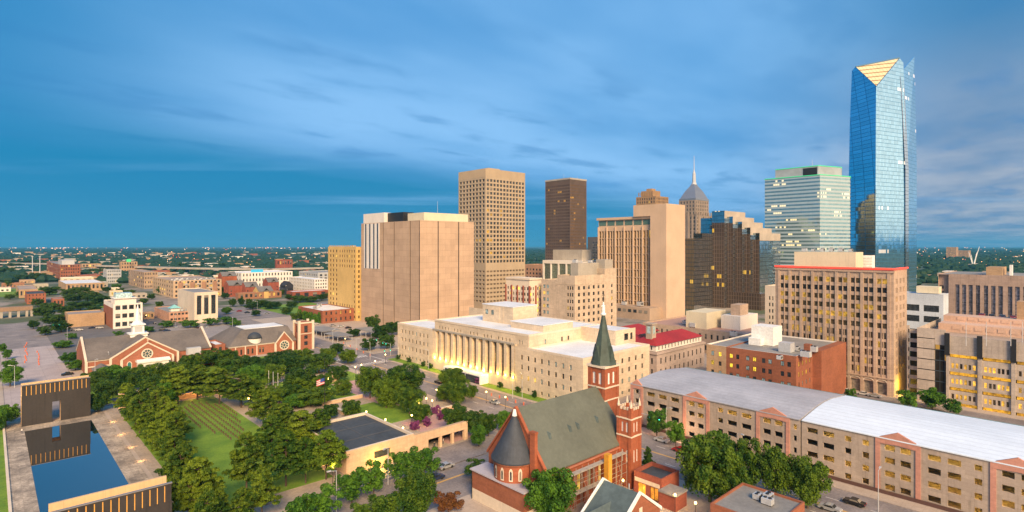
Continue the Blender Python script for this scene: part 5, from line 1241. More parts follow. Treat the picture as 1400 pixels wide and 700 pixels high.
def churches():
    BR = wall('church_brick', (.33, .125, .075), var=.16, course=.6)
    t = thing('steepled_church', 'brick church with brown roofs, a round window gable and a white steeple', 'church', (54, 330, 0))
    g1 = gable_end(t, 40.5, 67.5, 312, 6.0, 14.3, .7, BR); gable_end(t, 44.4, 65.0, 310.2, 5.0, 11.9, .6, BR)
    r = MB(); r.gable(40.5, 312.7, 67.5, 345, 6.0, 14.3, 'Y', .4); r.gable(44.4, 310.8, 65, 312, 5, 11.7, 'Y', .2); r.gable(31.9, 313, 82, 347, 6.2, 14.0, 'X', .4); r.build('roof', SHING, t)
    b = MB(); b.quad((32, 313.2, 0), (40.5, 313.2, 0), (40.5, 313.2, 6.1), (32, 313.2, 6.1)); b.quad((67.5, 313.2, 0), (82, 313.2, 0), (82, 313.2, 6.1), (67.5, 313.2, 6.1)); b.quad((40.5, 312, 0), (40.5, 346, 0), (40.5, 346, 6), (40.5, 312, 6))
    for x in (31.4, 82): b.loft([[(x, 313, 0), (x, 347, 0), (x, 347, 6.6), (x, 330, 14.9), (x, 313, 6.6)], [(x+.5, 313, 0), (x+.5, 347, 0), (x+.5, 347, 6.6), (x+.5, 330, 14.9), (x+.5, 313, 6.6)]])
    b.quad((31.5, 346.5, 0), (82, 346.5, 0), (82, 346.5, 6.2), (31.5, 346.5, 6.2)); b.build('side_wall', BR, t)
    c = MB()
    for x in (31.1, 81.9): 
        for yy in (312.8, 347.2): c.loft([[(x, yy, 6.3), (x+.9, yy, 6.3), (x+.9, yy, 6.9), (x, yy, 6.9)], [(x, 330, 14.7), (x+.9, 330, 14.7), (x+.9, 330, 15.3), (x, 330, 15.3)]])
    c.box(31.2, 312.7, 0, 32.2, 313.4, 6.5); c.box(32.2, 312.9, 3.2, 40, 313.15, 3.7); c.box(32.2, 312.9, 5.7, 40, 313.15, 6.2); c.build('stone_trim', TRIM, t)
    rose(t, (54.4, 310.15, 7.2), 2.4); arched(t, 47.4, 310.2, .8, 1.5, 3.4, plain('teal_door', (.03, .16, .17), .4)); arched(t, 63.2, 310.2, .8, 1.4, 3.2, plain('teal_door', (.03, .16, .17), .4))
    p = MB(); p.box(50.2, 304.5, .1, 62.2, 309.9, 4.0); p.build('porch', WHITEW, t); p = MB(); p.box(49.6, 304, 4.0, 62.8, 310.1, 4.5); p.gable(49.6, 304, 62.8, 310.0, 4.5, 5.2, 'X', 0, .1); p.build('porch_roof', WHITEP, t)
    for x, y, z in ((54, 312.3, 15.0), (54.7, 310.5, 12.6)):
        k = MB(); k.box(x-.1, y-.1, z-.2, x+.1, y+.1, z+1.5); k.box(x-.5, y-.08, z+.8, x+.5, y+.08, z+1.0); k.build('cross', TRIM, t)
    cx, cy = 54, 331; s = MB(); s.box(cx-3.6, cy-3.6, 11.5, cx+3.6, cy+3.6, 14.3); s.box(cx-4.0, cy-4.0, 14.3, cx+4.0, cy+4.0, 14.8); s.box(cx-2.4, cy-2.4, 14.8, cx+2.4, cy+2.4, 18.6); s.box(cx-3.0, cy-3.0, 18.6, cx+3.0, cy+3.0, 19.2)
    s.cyl(cx, cy, 19.2, 20.6, 2.6, 1.7, 8); s.cyl(cx, cy, 20.6, 22.4, 1.3, 1.2, 8); s.cyl(cx, cy, 22.4, 29, 1.25, .06, 8); so = s.build('steeple', WHITEP, t)
    l = MB(); l.box(cx-1.6, cy-2.45, 15.3, cx+1.6, cy-2.41, 18.0); l.box(cx-2.45, cy-1.6, 15.3, cx-2.41, cy+1.6, 18.0); l.build('louvre', GREYW, so)
    # entry canopy roof on the left
    e = MB(); e.gable(33.5, 300, 39.5, 309, 3.2, 5.2, 'Y', .5, .2); e.build('canopy_roof', SHING, t)
    e = MB()
    for x in (33.8, 39.2):
        for y in (300.4, 308.6): e.tube((x, y, 0), (x, y, 3.3), .2)
    e.build('canopy_post', TRIM, t)
    # low connecting building
    t = thing('low_white_roof_building', 'low brick building with flat white roofs linking the two brick churches', 'building', (80, 312, 0))
    block('', '', '', 69, 308, 84, 312.9, 4.6, BR, ROOFW, N=None, Wf=([(2, 4), (6, 8), (10, 12)], [(1, 2.8)]), parent=t); 
    block('', '', '', 74, 300, 88, 307.9, 3.6, BR, ROOFW, Wf=([(2, 4), (6, 8), (10, 12)], [(1, 2.6)]), parent=t)
    u = MB(); u.box(71, 309, 4.2, 77, 312, 7.6); u.build('roof_box', GREYW, t)
    # second church
    t = thing('domed_church', 'orange brick church with a square bell tower, low dark dome and broad brown roof', 'church', (110, 320, 0))
    y0 = 309; b = MB(); w = facade(b, (89.8, y0), (124.4, y0), 0, 5.6, [(x, x+.9) for x in (3.4, 5.6, 9.0, 11.2, 15.0, 16.6, 30.4, 32)], [(1.2, 3.9)], .25)
    w += facade(b, (89.8, y0), (89.8, 345), 0, 5.6, even(8, 2, 34, .3), [(1.2, 3.9)], .25); b.quad((124.4, y0, 0), (124.4, 345, 0), (124.4, 345, 5.6), (124.4, y0, 5.6)); b.build('wall', BR, t); put_windows(t, w, 0, GLASS, style=1)
    tr = MB()
    for x in (93, 97.8, 103.6): q = MB(); q.box(x-.25, y0-.25, 0, x+.25, y0-.02, 5.4); q.build('stone_pier', TRIM, t)
    tr.box(89.6, y0-.3, 5.3, 112.8, y0-.02, 5.8); tr.build('stone_trim', TRIM, t)
    r = MB(); x0, x1, ya, yb = 89.4, 124.8, y0-.4, 346; zr = 12.6
    r.loft([[(x0, ya, 5.6), (x1, ya, 5.6), (x1, yb, 5.6), (x0, yb, 5.6)], [(x0+9.5, ya+10.5, zr), (x1-1, ya+10.5, zr), (x1-1, yb-9, zr), (x0+9.5, yb-9, zr)]]); r.build('roof', SHING, t)
    f = MB(); f.box(101, 320.5, zr+.01, 122, 335.5, zr+.35); f.build('flat_roof', ROOFW, t)
    gw = gable_end(t, 112.9, 122.3, y0-1.2, 4.6, 10.6, .6, BR); rr_ = MB(); rr_.gable(112.9, y0-.6, 122.3, y0+9, 4.6, 10.3, 'Y', .3); rr_.build('gable_roof', SHING, gw); rose(gw, (117.6, y0-1.22, 3.9), 2.6)
    d = MB(); d.cyl(103.6, y0+3.6, 5.5, 8.6, 3.3, 3.3, 24); d.build('dome_drum', WHITEW, t)
    d = MB(); d.lathe(103.6, y0+3.6, [(3.5, 8.6), (3.4, 9.4), (2.9, 10.4), (1.9, 11.3), (.5, 11.8)], 24); d.build('dome', SLATEB, t, True)
    tb = MB(); a0, a1 = 125.4, 133.2; w = facade(tb, (a0, y0-2), (a1, y0-2), 0, 15.2, [(2.9, 4.9)], [(2.5, 4.6), (6.0, 8.0), (9.6, 13.4)], .3)+facade(tb, (a0, y0-2), (a0, y0+5), 0, 15.2, [(2.5, 4.5)], [(9.6, 13.4)], .3)
    tb.quad((a1, y0-2, 0), (a1, y0+5, 0), (a1, y0+5, 15.2), (a1, y0-2, 15.2)); tb.quad((a0, y0+5, 0), (a1, y0+5, 0), (a1, y0+5, 15.2), (a0, y0+5, 15.2)); tb.poly([(a0, y0-2, 15), (a1, y0-2, 15), (a1, y0+5, 15), (a0, y0+5, 15)])
    bt = tb.build('bell_tower', BR, t); put_windows(bt, w, 0, GLASS, style=1, cap=300)
    q = MB(); 
    for x in (a0, a1):
        for y in (y0-2, y0+5): q.box(x-.6, y-.6, 0, x+.6, y+.6, 16.2)
    q.box(a0-.3, y0-2.3, 14.6, a1+.3, y0-1.98, 15.4); q.box(a0-.3, y0-1.98, 14.6, a0-.01, y0+5, 15.4); q.box(a0-.3, y0-2.25, 8.8, a1+.3, y0-2.0, 9.2); q.build('corner_buttress', TRIM, bt)
    t2 = thing('brick_hall', 'small brick block with a flat white roof at the left end of the domed church', 'building', (87, 318, 0)); block('', '', '', 84.5, 312.5, 89.2, 330, 7.4, BR, ROOFW, Wf=([(1.6, 3.0)], [(1, 3), (4.2, 6)]), parent=t2)
churches()

# ------------------------------------------------------------------ mid-distance buildings on the left
def mid(name, label, cat, c, d, a, b, yt, wm, rm, nN=4, nW=6, fl=3, lit=.08, fN=.5, fW=.5, hf=.5, par=.6, glass=None, ytop=None, style=1, group=None):
    x0, y0, x1, y1, z = pbox(c, d, a, b, yt); fh = z/fl
    rows_ = [(fh*k+fh*(.55-hf/2), fh*k+fh*(.55+hf/2)) for k in range(fl)]
    m = min(1.0, (x1-x0)*.04)
    return block(name, label, cat, x0, y0, x1, y1, z, wm, rm, N=(even(nN, m, y1-y0-m, fN), rows_) if nN else None, Wf=(even(nW, m, x1-x0-m, fW), rows_) if nW else None, lit=lit, par=par, glass=glass, style=style, group=group), (x0, y0, x1, y1, z)
def leftcity():
    t, (x0, y0, x1, y1, z) = mid('white_corner_building', 'white fronted three storey corner building with red brick side and glass penthouse', 'building', 155, 388, 142, 195, 416, WHITEW, ROOFT, 0, 4, 3, .0, .5, .72, .52)
    s = MB(); s.box(x0-.2, y0+2, 0, x0-.01, y1, z-3); s.build('brick_side', BRICKO, t)
    p = MB(); p.box(x0+1.5, y0+5, z-.6, x1-3, y0+22, z+3.2); p.box(x0+1, y0+4, z+3.2, x1-2.5, y0+23, z+3.6); p.build('penthouse', WHITEW, t)
    p = MB(); p.box(x0+2.5, y0+8, z+3.6, x1-5, y0+18, z+6.8); p.build('glass_penthouse', GLASS_BLUE, t)
    t, (x0, y0, x1, y1, z) = mid('cream_hall', 'tall cream stone building with three big dark window bays', 'building', 266, 418, 243, 298, 400, TRIM, ROOFG, 0, 3, 1, .0, .3, .62, .55)
    w = MB(); L = x1-x0
    fr = []
    b = MB(); fw = facade(b, (x0, y0-.06), (x1, y0-.06), 0, z-.1, even(3, .8, L-.8, .6), [(z-4.6, z-2.6)], .2); b.build('front_panel', TRIM, t) if False else None
    for k in range(3):
        u = x0+.8+(k+.5)*(L-1.6)/3; q = MB(); q.box(u-1.5, y0-.12, z-4.2, u+1.5, y0-.02, z-2.4); q.build('upper_window', GLASS, t)
    t, (x0, y0, x1, y1, z) = mid('low_brick_office', 'low salmon brick building with a small teal roofed lantern on top', 'building', 231, 423, 211, 264, 427, wall('salmon_brick', (.48, .28, .20)), ROOFG, 8, 6, 2, .0, .3, .66, .4)
    p = MB(); ux, uy = (x0+x1)/2-2, y0+12; p.box(ux-3, uy-3, z-.5, ux+3, uy+3, z+2); p.build('roof_lantern', WHITEW, t)
    p = MB(); p.hip(ux-4, uy-4, ux+4, uy+4, z+2, z+4.6); p.build('lantern_roof', plain('teal_metal_roof', (.22, .50, .52), .4), t)
    hvac([(x1-3, y0+4), (x1-6, y0+8), (x1-2, y0+16)], z-.5, 'on the low salmon brick building')
    mid('tan_warehouse', 'blank tan brick warehouse with a wall lamp left of the white corner building', 'warehouse', 93, 396, 88.6, 143, 430, BRICKT, roofmat('grey_brown_roof', (.30, .26, .24)), 0, 0, 1)
    mid('brown_shop', 'tan brick shop front between the white corner building and the salmon brick building', 'shop', 196, 440, 193, 211, 428, BRICKT, ROOFG, 0, 3, 1, .3)
    APT = wall('apartment_tan', (.50, .36, .24))
    t, (x0, y0, x1, y1, z) = mid('tan_apartments', 'long tan four storey apartment block with rooftop units, nearest of the tan blocks', 'apartment building', 237, 616, 209, 303, 384, APT, ROOFT, 9, 12, 4, .12, .45, .5)
    b = MB()
    for k in (1, 4, 7, 10): b.box(x0+3+k*(x1-x0-6)/11-2, y0-1.2, .1, x0+3+k*(x1-x0-6)/11+2, y0-.02, z-2)
    b.build('brick_bay', wall('bay_brick', (.35, .20, .13)), t)
    b = MB()
    for k in range(7):
        for f_ in range(1, 4): b.box(x0+5+k*(x1-x0-6)/7, y0-1.0, f_*z/4, x0+8+k*(x1-x0-6)/7, y0-.03, f_*z/4+1)
    b.build('balcony', GREYW, t)
    hvac([(x0+3+(k % 9)*5, y0+8+(k//9)*14) for k in range(18)], z-.6, 'on the nearest tan apartment block', 1.1)
    mid('brown_apartments', 'brown four storey apartment block farther back along the same street as the tan one', 'apartment building', 197, 752, 176, 216, 372, wall('apartment_brown', (.38, .27, .19)), ROOFT, 9, 8, 4, .1)
    mid('grey_white_apartments', 'grey and white apartment block beside the highway, left of the brown apartments', 'apartment building', 146, 860, 141, 166, 369, GREYW, ROOFG, 4, 7, 4, .05)
    t, (x0, y0, x1, y1, z) = mid('red_brick_midrise', 'red brick and grey mid-rise standing at the far left by the highway', 'building', 82, 924, 64, 110, 362, BRICKO, ROOFG, 8, 8, 5, .04)
    p = MB(); p.box(x0+4, y0+20, z-.5, x1-6, y0+90, z+7); p.build('grey_upper_storey', GREYW, t)
    mid('long_shed', 'long low tan shed with a pale roof behind the park trees', 'warehouse', 90, 704, 80, 143, 388, BRICKT, ROOFW, 0, 9, 1, .05)
    mid('white_shed', 'white flat shed just below the red brick mid-rise', 'warehouse', 84, 800, 82, 128, 380, CREAM, ROOFW, 0, 5, 1, 0)
    mid('red_cube_building', 'small red brick block beside the street at far left', 'building', 37, 554, 34, 63, 402, BRICKO, ROOFD, 2, 5, 3, .0, .3, .25)
    mid('low_tan_shop', 'low tan flat roofed shop above the small red brick block at far left', 'shop', 26, 620, 22, 52, 396, BRICKT, ROOFT, 0, 5, 1, .3)
    mid('red_shed', 'little red brick shed among the park trees at left', 'shed', 72, 520, 70, 88, 409, BRICKO, ROOFG, 0, 3, 1, 0)
    mid('diner', 'little red roofed diner with lit yellow windows beside the curving street', 'shop', 151, 640, 149, 168, 398, CREAM, ROOFR, 0, 4, 1, .8)
    mid('ivy_brick_building', 'orange brick building with white roof and ivy, left of the yellow block', 'building', 441, 415, 408, 484, 425, BRICKO, ROOFW, 0, 6, 2, .05, .3, .3)
    x0, y0, x1, y1, z = pbox(441, 415, 408, 484, 425)
    hvac([(x0+3+k*3.4, y0+20+k*5) for k in range(4)], z-.6, 'on the ivy covered brick building')
    mid('white_apartments', 'long white apartment block, nearer of the two white ones', 'apartment building', 430, 640, 395, 448, 382, WHITEW, ROOFW, 16, 5, 5, .0, .4, .5)
    mid('white_long_block', 'long white block with a blue panel on the roof behind the brick houses', 'building', 330, 760, 312, 400, 373, WHITEW, ROOFW, 5, 16, 3, .0, .4, .4)
    x0, y0, x1, y1, z = pbox(330, 760, 312, 400, 373); s = thing('roof_screen', 'bright blue panel standing on the long white block', 'sign', ((x0+x1)/2, y0+6, z)); q = MB(); q.box(x0+14, y0+4, z-.5, x0+30, y0+4.4, z+4); q.build('panel', plain('sky_blue_panel', (.05, .45, .75), .5), s)
    x0, y0, x1, y1, z = pbox(455, 730, 430, 480, 372); 
    block('grey_flats', 'grey flats with a dark glass end just left of the yellow block', 'apartment building', x0-20, y0, x0+20, y0+60, z, GREYW, ROOFG, N=(even(10, 1, 59, .5), [(3+4*k, 5.4+4*k) for k in range(5)]), Wf=(even(6, 1, 39, .5), [(3+4*k, 5.4+4*k) for k in range(5)]))
    # brick town houses with peaked roofs
    for k, (px, d, w, yt, wm, lab) in enumerate(((324, 640, 22, 384, BRICK2, 'dark red brick town house with grey peaked roof, left of the row'), (345, 640, 18, 386, BRICK2, 'red brick town house with a steep grey roof, middle of the row'), (364, 620, 20, 392, YELL, 'tan town house with a broad roof in front of the brick ones'), (374, 700, 17, 380, BRICK2, 'brown town house behind the tan one'), (396, 660, 11, 385, wall('charcoal_boards', (.035, .035, .045)), 'charcoal black town house at the right end of the row'), (314, 720, 22, 372, BRICK, 'red gabled house farther back, above the dark red town house'))):
        x0, y0 = at(px, d); z = hgt(yt, d); hw = w*.40; t = thing('town_house', lab, 'house', (x0, y0, 0), 'peaked town houses')
        b = MB(); xa, xb, ya, yb = x0-hw, x0+hw, y0, y0+18; ze = z-5.2; ym = y0+9
        ww = facade(b, (xa, ya), (xb, ya), 0, ze, even(4, .8, 2*hw-.8, .35), [(2, 4), (5.6, 7.6)], .2)+facade(b, (xa, ya), (xa, yb), 0, ze, even(4, 1, 17, .3), [(2, 4), (5.6, 7.6)], .2)
        b.quad((xb, ya, 0), (xb, yb, 0), (xb, yb, ze), (xb, ya, ze))
        if k == 4: b.poly([(xa, ya, ze), (xb, ya, ze), (x0, ya, z)]); b.poly([(xa, yb, ze), (xb, yb, ze), (x0, yb, z)])
        else: b.poly([(xa, ya, ze), (xa, yb, ze), (xa, ym, z)]); b.poly([(xb, ya, ze), (xb, yb, ze), (xb, ym, z)]); b.box(xa+hw*.7, ya-.6, 0, xb-hw*.7, ya-.02, ze-.3)
        b.build('wall', wm, t)
        if k != 4: put_windows(t, ww, .05, GLASS, style=1)
        r = MB(); r.gable(xa, ya, xb, yb, ze, z, 'Y' if k == 4 else 'X', .5, .25); r.build('roof', wall('house_roof_grey', (.17, .16, .155)) if k != 4 else MATS['charcoal_boards'], t)
        if k not in (4,): r = MB(); r.gable(xa+hw*.6, ya-1, xb-hw*.6, ym, ze-.2, z-1.5, 'Y', .3, .2); r.build('dormer_roof', MATS['house_roof_grey'], t)
    mid('low_orange_shops', 'low orange brick shops in a row in front of the town houses', 'shop', 326, 600, 322, 385, 401, wall('rust_brick', (.30, .15, .09)), ROOFG, 0, 9, 1, .1)
    mid('white_roof_hall', 'long low brown hall with a white roof left of the yellow block', 'hall', 400, 600, 392, 449, 399, BRICK2, ROOFW, 0, 4, 1, 0)
    mid('highway_motel', 'tan block with a small green sign beyond the highway at left', 'building', 165, 1180, 163, 188, 358, BRICKT, ROOFT, 0, 6, 3, .1)
    mid('far_brown_shops', 'brown low building beyond the highway at far left', 'building', 112, 1250, 110, 139, 361, BRICKT, ROOFT, 0, 6, 2, .2)
    x0, y0 = at(176, 1178); s = thing('green_sign', 'small green sign on the tan block beyond the highway', 'sign', (x0, y0, 20)); q = MB(); q.box(x0-4, y0-2, 24, x0+4, y0-1.6, 30); q.build('panel', plain('green_sign_panel', (.05, .55, .22), .5, 0, .3), s)
    mid('far_red_hall', 'long red brick hall far off near the horizon, left of the yellow block', 'hall', 378, 1180, 376, 400, 355, BRICK2, ROOFT, 0, 6, 2, .05)
leftcity()

# elevated highway, railway bridge, far towers
def farthings():
    t = thing('elevated_highway', 'long pale elevated highway crossing the far left of the view', 'highway', (*at(200, 1300), 0))
    pts = [at(-60, 1500), at(60, 1420), at(150, 1250), at(260, 1130), at(370, 1080), at(440, 1150)]
    b = MB()
    for (x0, y0), (x1, y1) in zip(pts, pts[1:]):
        d = Vector((x1-x0, y1-y0)).normalized(); n = Vector((-d.y, d.x))*9
        b.loft([[(x-n.x, y-n.y, 11), (x+n.x, y+n.y, 11), (x+n.x, y+n.y, 14), (x-n.x, y-n.y, 14)] for x, y in ((x0, y0), (x1, y1))])
    b.build('deck', CONC, t)
    b = MB()
    for (x0, y0), (x1, y1) in zip(pts, pts[1:]):
        n = int(math.hypot(x1-x0, y1-y0)/35)
        for k in range(n): f = k/n; b.cyl(x0+(x1-x0)*f, y0+(y1-y0)*f, -.02, 11, 1.4, 1.4, 8)
    b.build('pier', CONC, t)
    t = thing('rail_bridge', 'brown railway bridge over the street at far left', 'bridge', (*g(20, 437), 0)); x0, y0 = g(-10, 436); x1, y1 = g(46, 434)
    b = MB(); b.box(x0-30, y0, 5.2, x1, y0+8, 8.4); b.build('deck', wall('bridge_brown', (.30, .20, .14)), t); b = MB()
    for px in (2, 14, 26, 38, 45): xx = g(px, 435)[0]; b.box(xx-.8, y0+.5, 0, xx+.8, y0+7.5, 5.2)
    b.build('pier', CONC, t)
    for px, d, w, z, lab in ((1302, 2600, 26, 52, 'taller of two brown tower blocks far off among the trees at right'), (1318, 2640, 30, 36, 'shorter of two brown tower blocks far off among the trees at right')):
        x, y = at(px, d); block('far_tower_block', lab, 'tower', x-w, y-w*.7, x+w, y+w*.7, z, BRICKT, ROOFT, N=(even(8, 1, 1.4*w-1, .4), [(4+4*k, 6+4*k) for k in range(int(z/4)-1)]), Wf=(even(8, 1, 2*w-1, .4), [(4+4*k, 6+4*k) for k in range(int(z/4)-1)]), style=0)
    x, y = at(1331, 1500); t = thing('white_mast_bridge', 'slim white masts of a footbridge splayed like wings, far off at right', 'bridge', (x, y, 0)); b = MB()
    for dx, dz, q in ((-13, 42, 0), (16, 56, 1), (-6, 34, 1), (9, 40, 0)): b.tube((x+q*3, y+q*2, 0), (x+dx*RX, y+dx*RY, dz), 1.9, .5)
    b.build('mast', WHITEP, t); b = MB(); b.box(x-60, y-3, 8, x+60, y+3, 10); b.build('deck', CONC, t)
    for k, px in enumerate((44.5, 54.7)):
        x, y = at(px, 1000); t = thing('tall_light_mast', 'slim grey light mast above the trees at far left, %s of the pair' % ('left' if k == 0 else 'right'), 'mast', (x, y, 0)); b = MB(); b.tube((x, y, 0), (x, y, 38), .9, .6); b.build('pole', METAL, t); b = MB(); b.cyl(x, y, 38, 39.4, 1.5, 1.5, 10); b.build('lamp_ring', METAL, t)
farthings()

# ------------------------------------------------------------------ memorial buildings and garden walls
def memorialbits():
    t = thing('flat_roof_pavilion', 'low building with dark flat roof and peach stone walls beside the tree-lined street', 'building', (75, 145, 0))
    x0, y0, x1, y1, z = 65.6, 131.2, 85.6, 158.6, 6.2
    b = MB(); w = facade(b, (x0, y0), (x1, y0), 0, z, [(7.8, 12.6)], [(2.4, 4.2)], .5)
    b.quad((x0, y0, 0), (x0, y1, 0), (x0, y1, z), (x0, y0, z)); b.quad((x1, y0, 0), (x1, y1, 0), (x1, y1, z), (x1, y0, z)); b.quad((x0, y1, 0), (x1, y1, 0), (x1, y1, z), (x0, y1, z)); b.build('wall', PAVEW, t); put_windows(t, w, 0, GLASS, style=1)
    roof_par(t, [(x0, y0), (x1, y0), (x1, y1), (x0, y1)], z, .7, TRIM, ROOFD, .6)
    s = MB()
    for k in (1, 2): s.box(x0+.7, y0+k*9.1-.12, z-.7, x1-.7, y0+k*9.1+.12, z-.62)
    s.box((x0+x1)/2-.12, y0+.7, z-.7, (x0+x1)/2+.12, y1-.7, z-.61); s.build('roof_seam', roofmat('roof_seam_grey', (.085, .085, .09)), t)
    t = thing('portal_wall', 'peach wall with a wide dark driveway opening joined to the flat roofed pavilion', 'wall', (95, 131, 0))
    b = MB(); b.box(85.65, 131.4, .1, 90.5, 132.4, 5.6); b.box(90.5, 131.4, 3.3, 103.4, 132.4, 5.6); b.box(103.4, 131.4, .1, 104.6, 132.4, 5.6)
    for x in (94.5, 98.8): b.box(x, 131.5, .1, x+.8, 132.3, 3.3)
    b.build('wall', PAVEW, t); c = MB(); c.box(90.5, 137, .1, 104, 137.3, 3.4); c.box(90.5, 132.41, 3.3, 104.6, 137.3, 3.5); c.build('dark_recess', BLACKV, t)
    W_ = [('warmly lit peach stone wall right of the far gate', 33.5, 240.2, 46.5, 241.0, 5.4),
          ('low peach terrace wall under the pines beyond the chair lawn', 47.5, 238.6, 76, 239.4, 2.2),
          ('tall narrow peach wall panel on the south lawn', 98.5, 226.2, 102.2, 226.8, 3.8),
          ('smaller peach wall panel beside the pink plaza', 106.0, 224.5, 109.0, 225.1, 3.2),
          ('long low peach wall along the edge of the south lawn', 88, 194.6, 104, 195.2, 1.3),
          ('low wall bordering the pink plaza', 104, 183.4, 121, 184.0, 1.2),
          ('low peach wall stepping beside the corner lawn behind the pavilion', 88.2, 159, 88.9, 188, 1.4),
          ('ramped peach wall near the street corner below the courthouse', 108, 146, 121.5, 146.7, 1.8),
          ('upper ramped peach wall near the street corner below the courthouse', 112, 158.4, 122, 159.1, 1.6)]
    for lab, x0, y0, x1, y1, h in W_:
        b = MB(); b.box(x0, y0, .1, x1, y1, h); o = b.build('garden_wall', PAVEW); tag(o, lab, 'wall'); cb = MB(); cb.box(x0-.08, y0-.08, h, x1+.08, y1+.08, h+.12); adopt(cb.build('coping', TRIM), o)
    # flat roofed shop with roof coolers behind the big trees
    t = thing('flat_roof_shop', 'small brick building with a pale flat roof behind the big trees at the bottom', 'building', (112, 47, 0))
    block('', '', '', 104, 41.5, 118.2, 54, 7.2, BRICKO, ROOFG, parent=t, par=.4, N=(even(3, 1, 11, .3), [(2, 4)]), Wf=(even(3, 1, 12, .3), [(2, 4)]))
    hvac([(113.5, 48.8), (114.4, 47), (112.6, 46.4)], 6.8, 'on the pale flat roof behind the big trees', .75)
    # crossing-side parking canopies by the bank block
    for k, (px, py, w, h) in enumerate(((440, 455, 26, 3.4), (462, 462, 20, 3.4), (508, 458, 22, 4.5))):
        x, y = g(px, py, 3); t = thing('parking_canopy', ('grey slatted parking canopy nearest the bell tower', 'pale slatted parking canopy in the middle of the corner lot', 'flat grey canopy in front of the windowless block')[k], 'canopy', (x, y, 0)); b = MB(); b.box(x, y, h, x+w*.5, y+w, h+.3); b.build('roof', ROOFG, t); b = MB()
        for i in range(4): b.tube((x+.4, y+1+i*(w-2)/3, 0), (x+.4, y+1+i*(w-2)/3, h), .15); b.tube((x+w*.5-.4, y+1+i*(w-2)/3, 0), (x+w*.5-.4, y+1+i*(w-2)/3, h), .15)
        b.build('post', METAL, t)
memorialbits()

# ------------------------------------------------------------------ trees
LEAFD = leafmat('leaf_green', (.026, .076, .006), (.135, .215, .013)); LEAFP = leafmat('pine_needles', (.032, .080, .006), (.175, .245, .014)); LEAFK = leafmat('dark_leaf_green', (.018, .062, .008), (.085, .155, .015))
LEAFF = leafmat('far_leaf_hazy_green', (.014, .048, .026), (.034, .080, .034)); LEAFM = leafmat('purple_blossom', (.14, .03, .12), (.28, .07, .22)); LEAFR = leafmat('rusty_leaves', (.13, .05, .02), (.22, .10, .03)); LEAFY = leafmat('young_leaf_green', (.035, .11, .010), (.115, .25, .018))  # far leaves leaned to teal: distance haze put into their colour
BARK = wall('bark', (.10, .07, .05), var=.3)
def leaf(b, c, n, s, r, asp=1.0):
    a = n.orthogonal().normalized(); t = Matrix.Rotation(r.uniform(0, 6.28), 3, n) @ a; u = n.cross(t)
    t = t*s*asp; u = u*s/asp**.5; t.z *= .46; u.z *= .46; i = len(b.v)
    b.v += [tuple(c-t*.5-u*.5), tuple(c+t*.6-u*.35), tuple(c+t*.5+u*.5), tuple(c-t*.55+u*.4)]; b.f.append((i, i+1, i+2, i+3)); b.m.append(0)
def rdir(r):
    while True:
        v = Vector((r.uniform(-1, 1), r.uniform(-1, 1), r.uniform(-1, 1)))
        if .05 < v.length < 1: return v.normalized()
def broad_crown(seed, nl=34, per=520, s=.055, tall=.5):
    "unit tree: radius 1, height 1 (z scaled apart); lobes of leaves on a limb frame"
    r = random.Random(seed); b = MB(); lobes = []
    for k in range(nl):
        a = 2.4*k+r.uniform(-.5, .5); f = ((k+.5)/nl); z = .26+.62*f; prof = math.sin(math.pi*min(1, (.12+.88*(1-f))**.8*.62+.18))
        rr = prof*r.uniform(.30, .90)
        lobes.append((Vector((rr*math.cos(a), rr*math.sin(a), z+r.uniform(-.07, .07))), r.uniform(.17, .34)*(1-.2*f)))
    lobes.append((Vector((0, 0, .62)), .42)); lobes.append((Vector((r.uniform(-.2, .2), r.uniform(-.2, .2), .86)), .24))
    zs = .52
    for c, q in lobes:
        for i in range(int(per*(q/.34)**1.6)):
            d = rdir(r)
            if d.z < -.35 and r.random() < .6: d.z *= -1
            k = q*(1.12-.6*r.random()**1.5); p = c+Vector((d.x*k, d.y*k, d.z*k*zs)); n = (d*.7+rdir(r)*.75+Vector((0, 0, .25))).normalized()
            nn = leafz(n)
            leaf(b, p, nn, s*r.uniform(.7, 1.35), r)
    return b
def leafz(n): return n.normalized()
def trunk_mesh(seed, h=.55, r0=.055, limbs=6):
    r = random.Random(seed); b = MB(); b.tube((0, 0, -.01), (.01, .0, h*.45), r0, r0*.72, 7); b.tube((.01, 0, h*.45), (0, .02, h*1.2), r0*.72, r0*.3, 6)
    for k in range(limbs):
        a = k*2.4+r.uniform(-.4, .4); z = h*(.38+.1*k); b.tube((0, 0, z), (.55*math.cos(a), .55*math.sin(a), z+.22), r0*.4, r0*.12, 5)
    return b
def pine_crown(seed, nb=46, per=150, s=.055):
    r = random.Random(seed); b = MB(); limbs = []
    for k in range(nb):
        f = (k+.5)/nb; z = .30+.66*f; a = 2.4*k+r.uniform(-.6, .6); L = (1-f**1.9)*r.uniform(.45, 1.0)+.10
        if f < .15: L *= .8
        limbs.append((a, z, L))
        for q in range(2 if L > .45 else 1):
            rr = L*(1-.45*q); c = Vector((rr*math.cos(a+q*.35), rr*math.sin(a+q*.35), z+.03-.03*rr+r.uniform(-.015, .02))); w = r.uniform(.20, .33)*(1-.3*f)
            for i in range(per):
                d = rdir(r); k_ = r.random()**.45; p = c+Vector((d.x*w*k_, d.y*w*k_, abs(d.z)*w*.16*k_+r.uniform(-.010, .010)))
                n = (Vector((d.x*.6, d.y*.6, .55))+rdir(r)*.8).normalized(); leaf(b, p, n, s*r.uniform(.6, 1.2), r, 1.5)
    return b, limbs
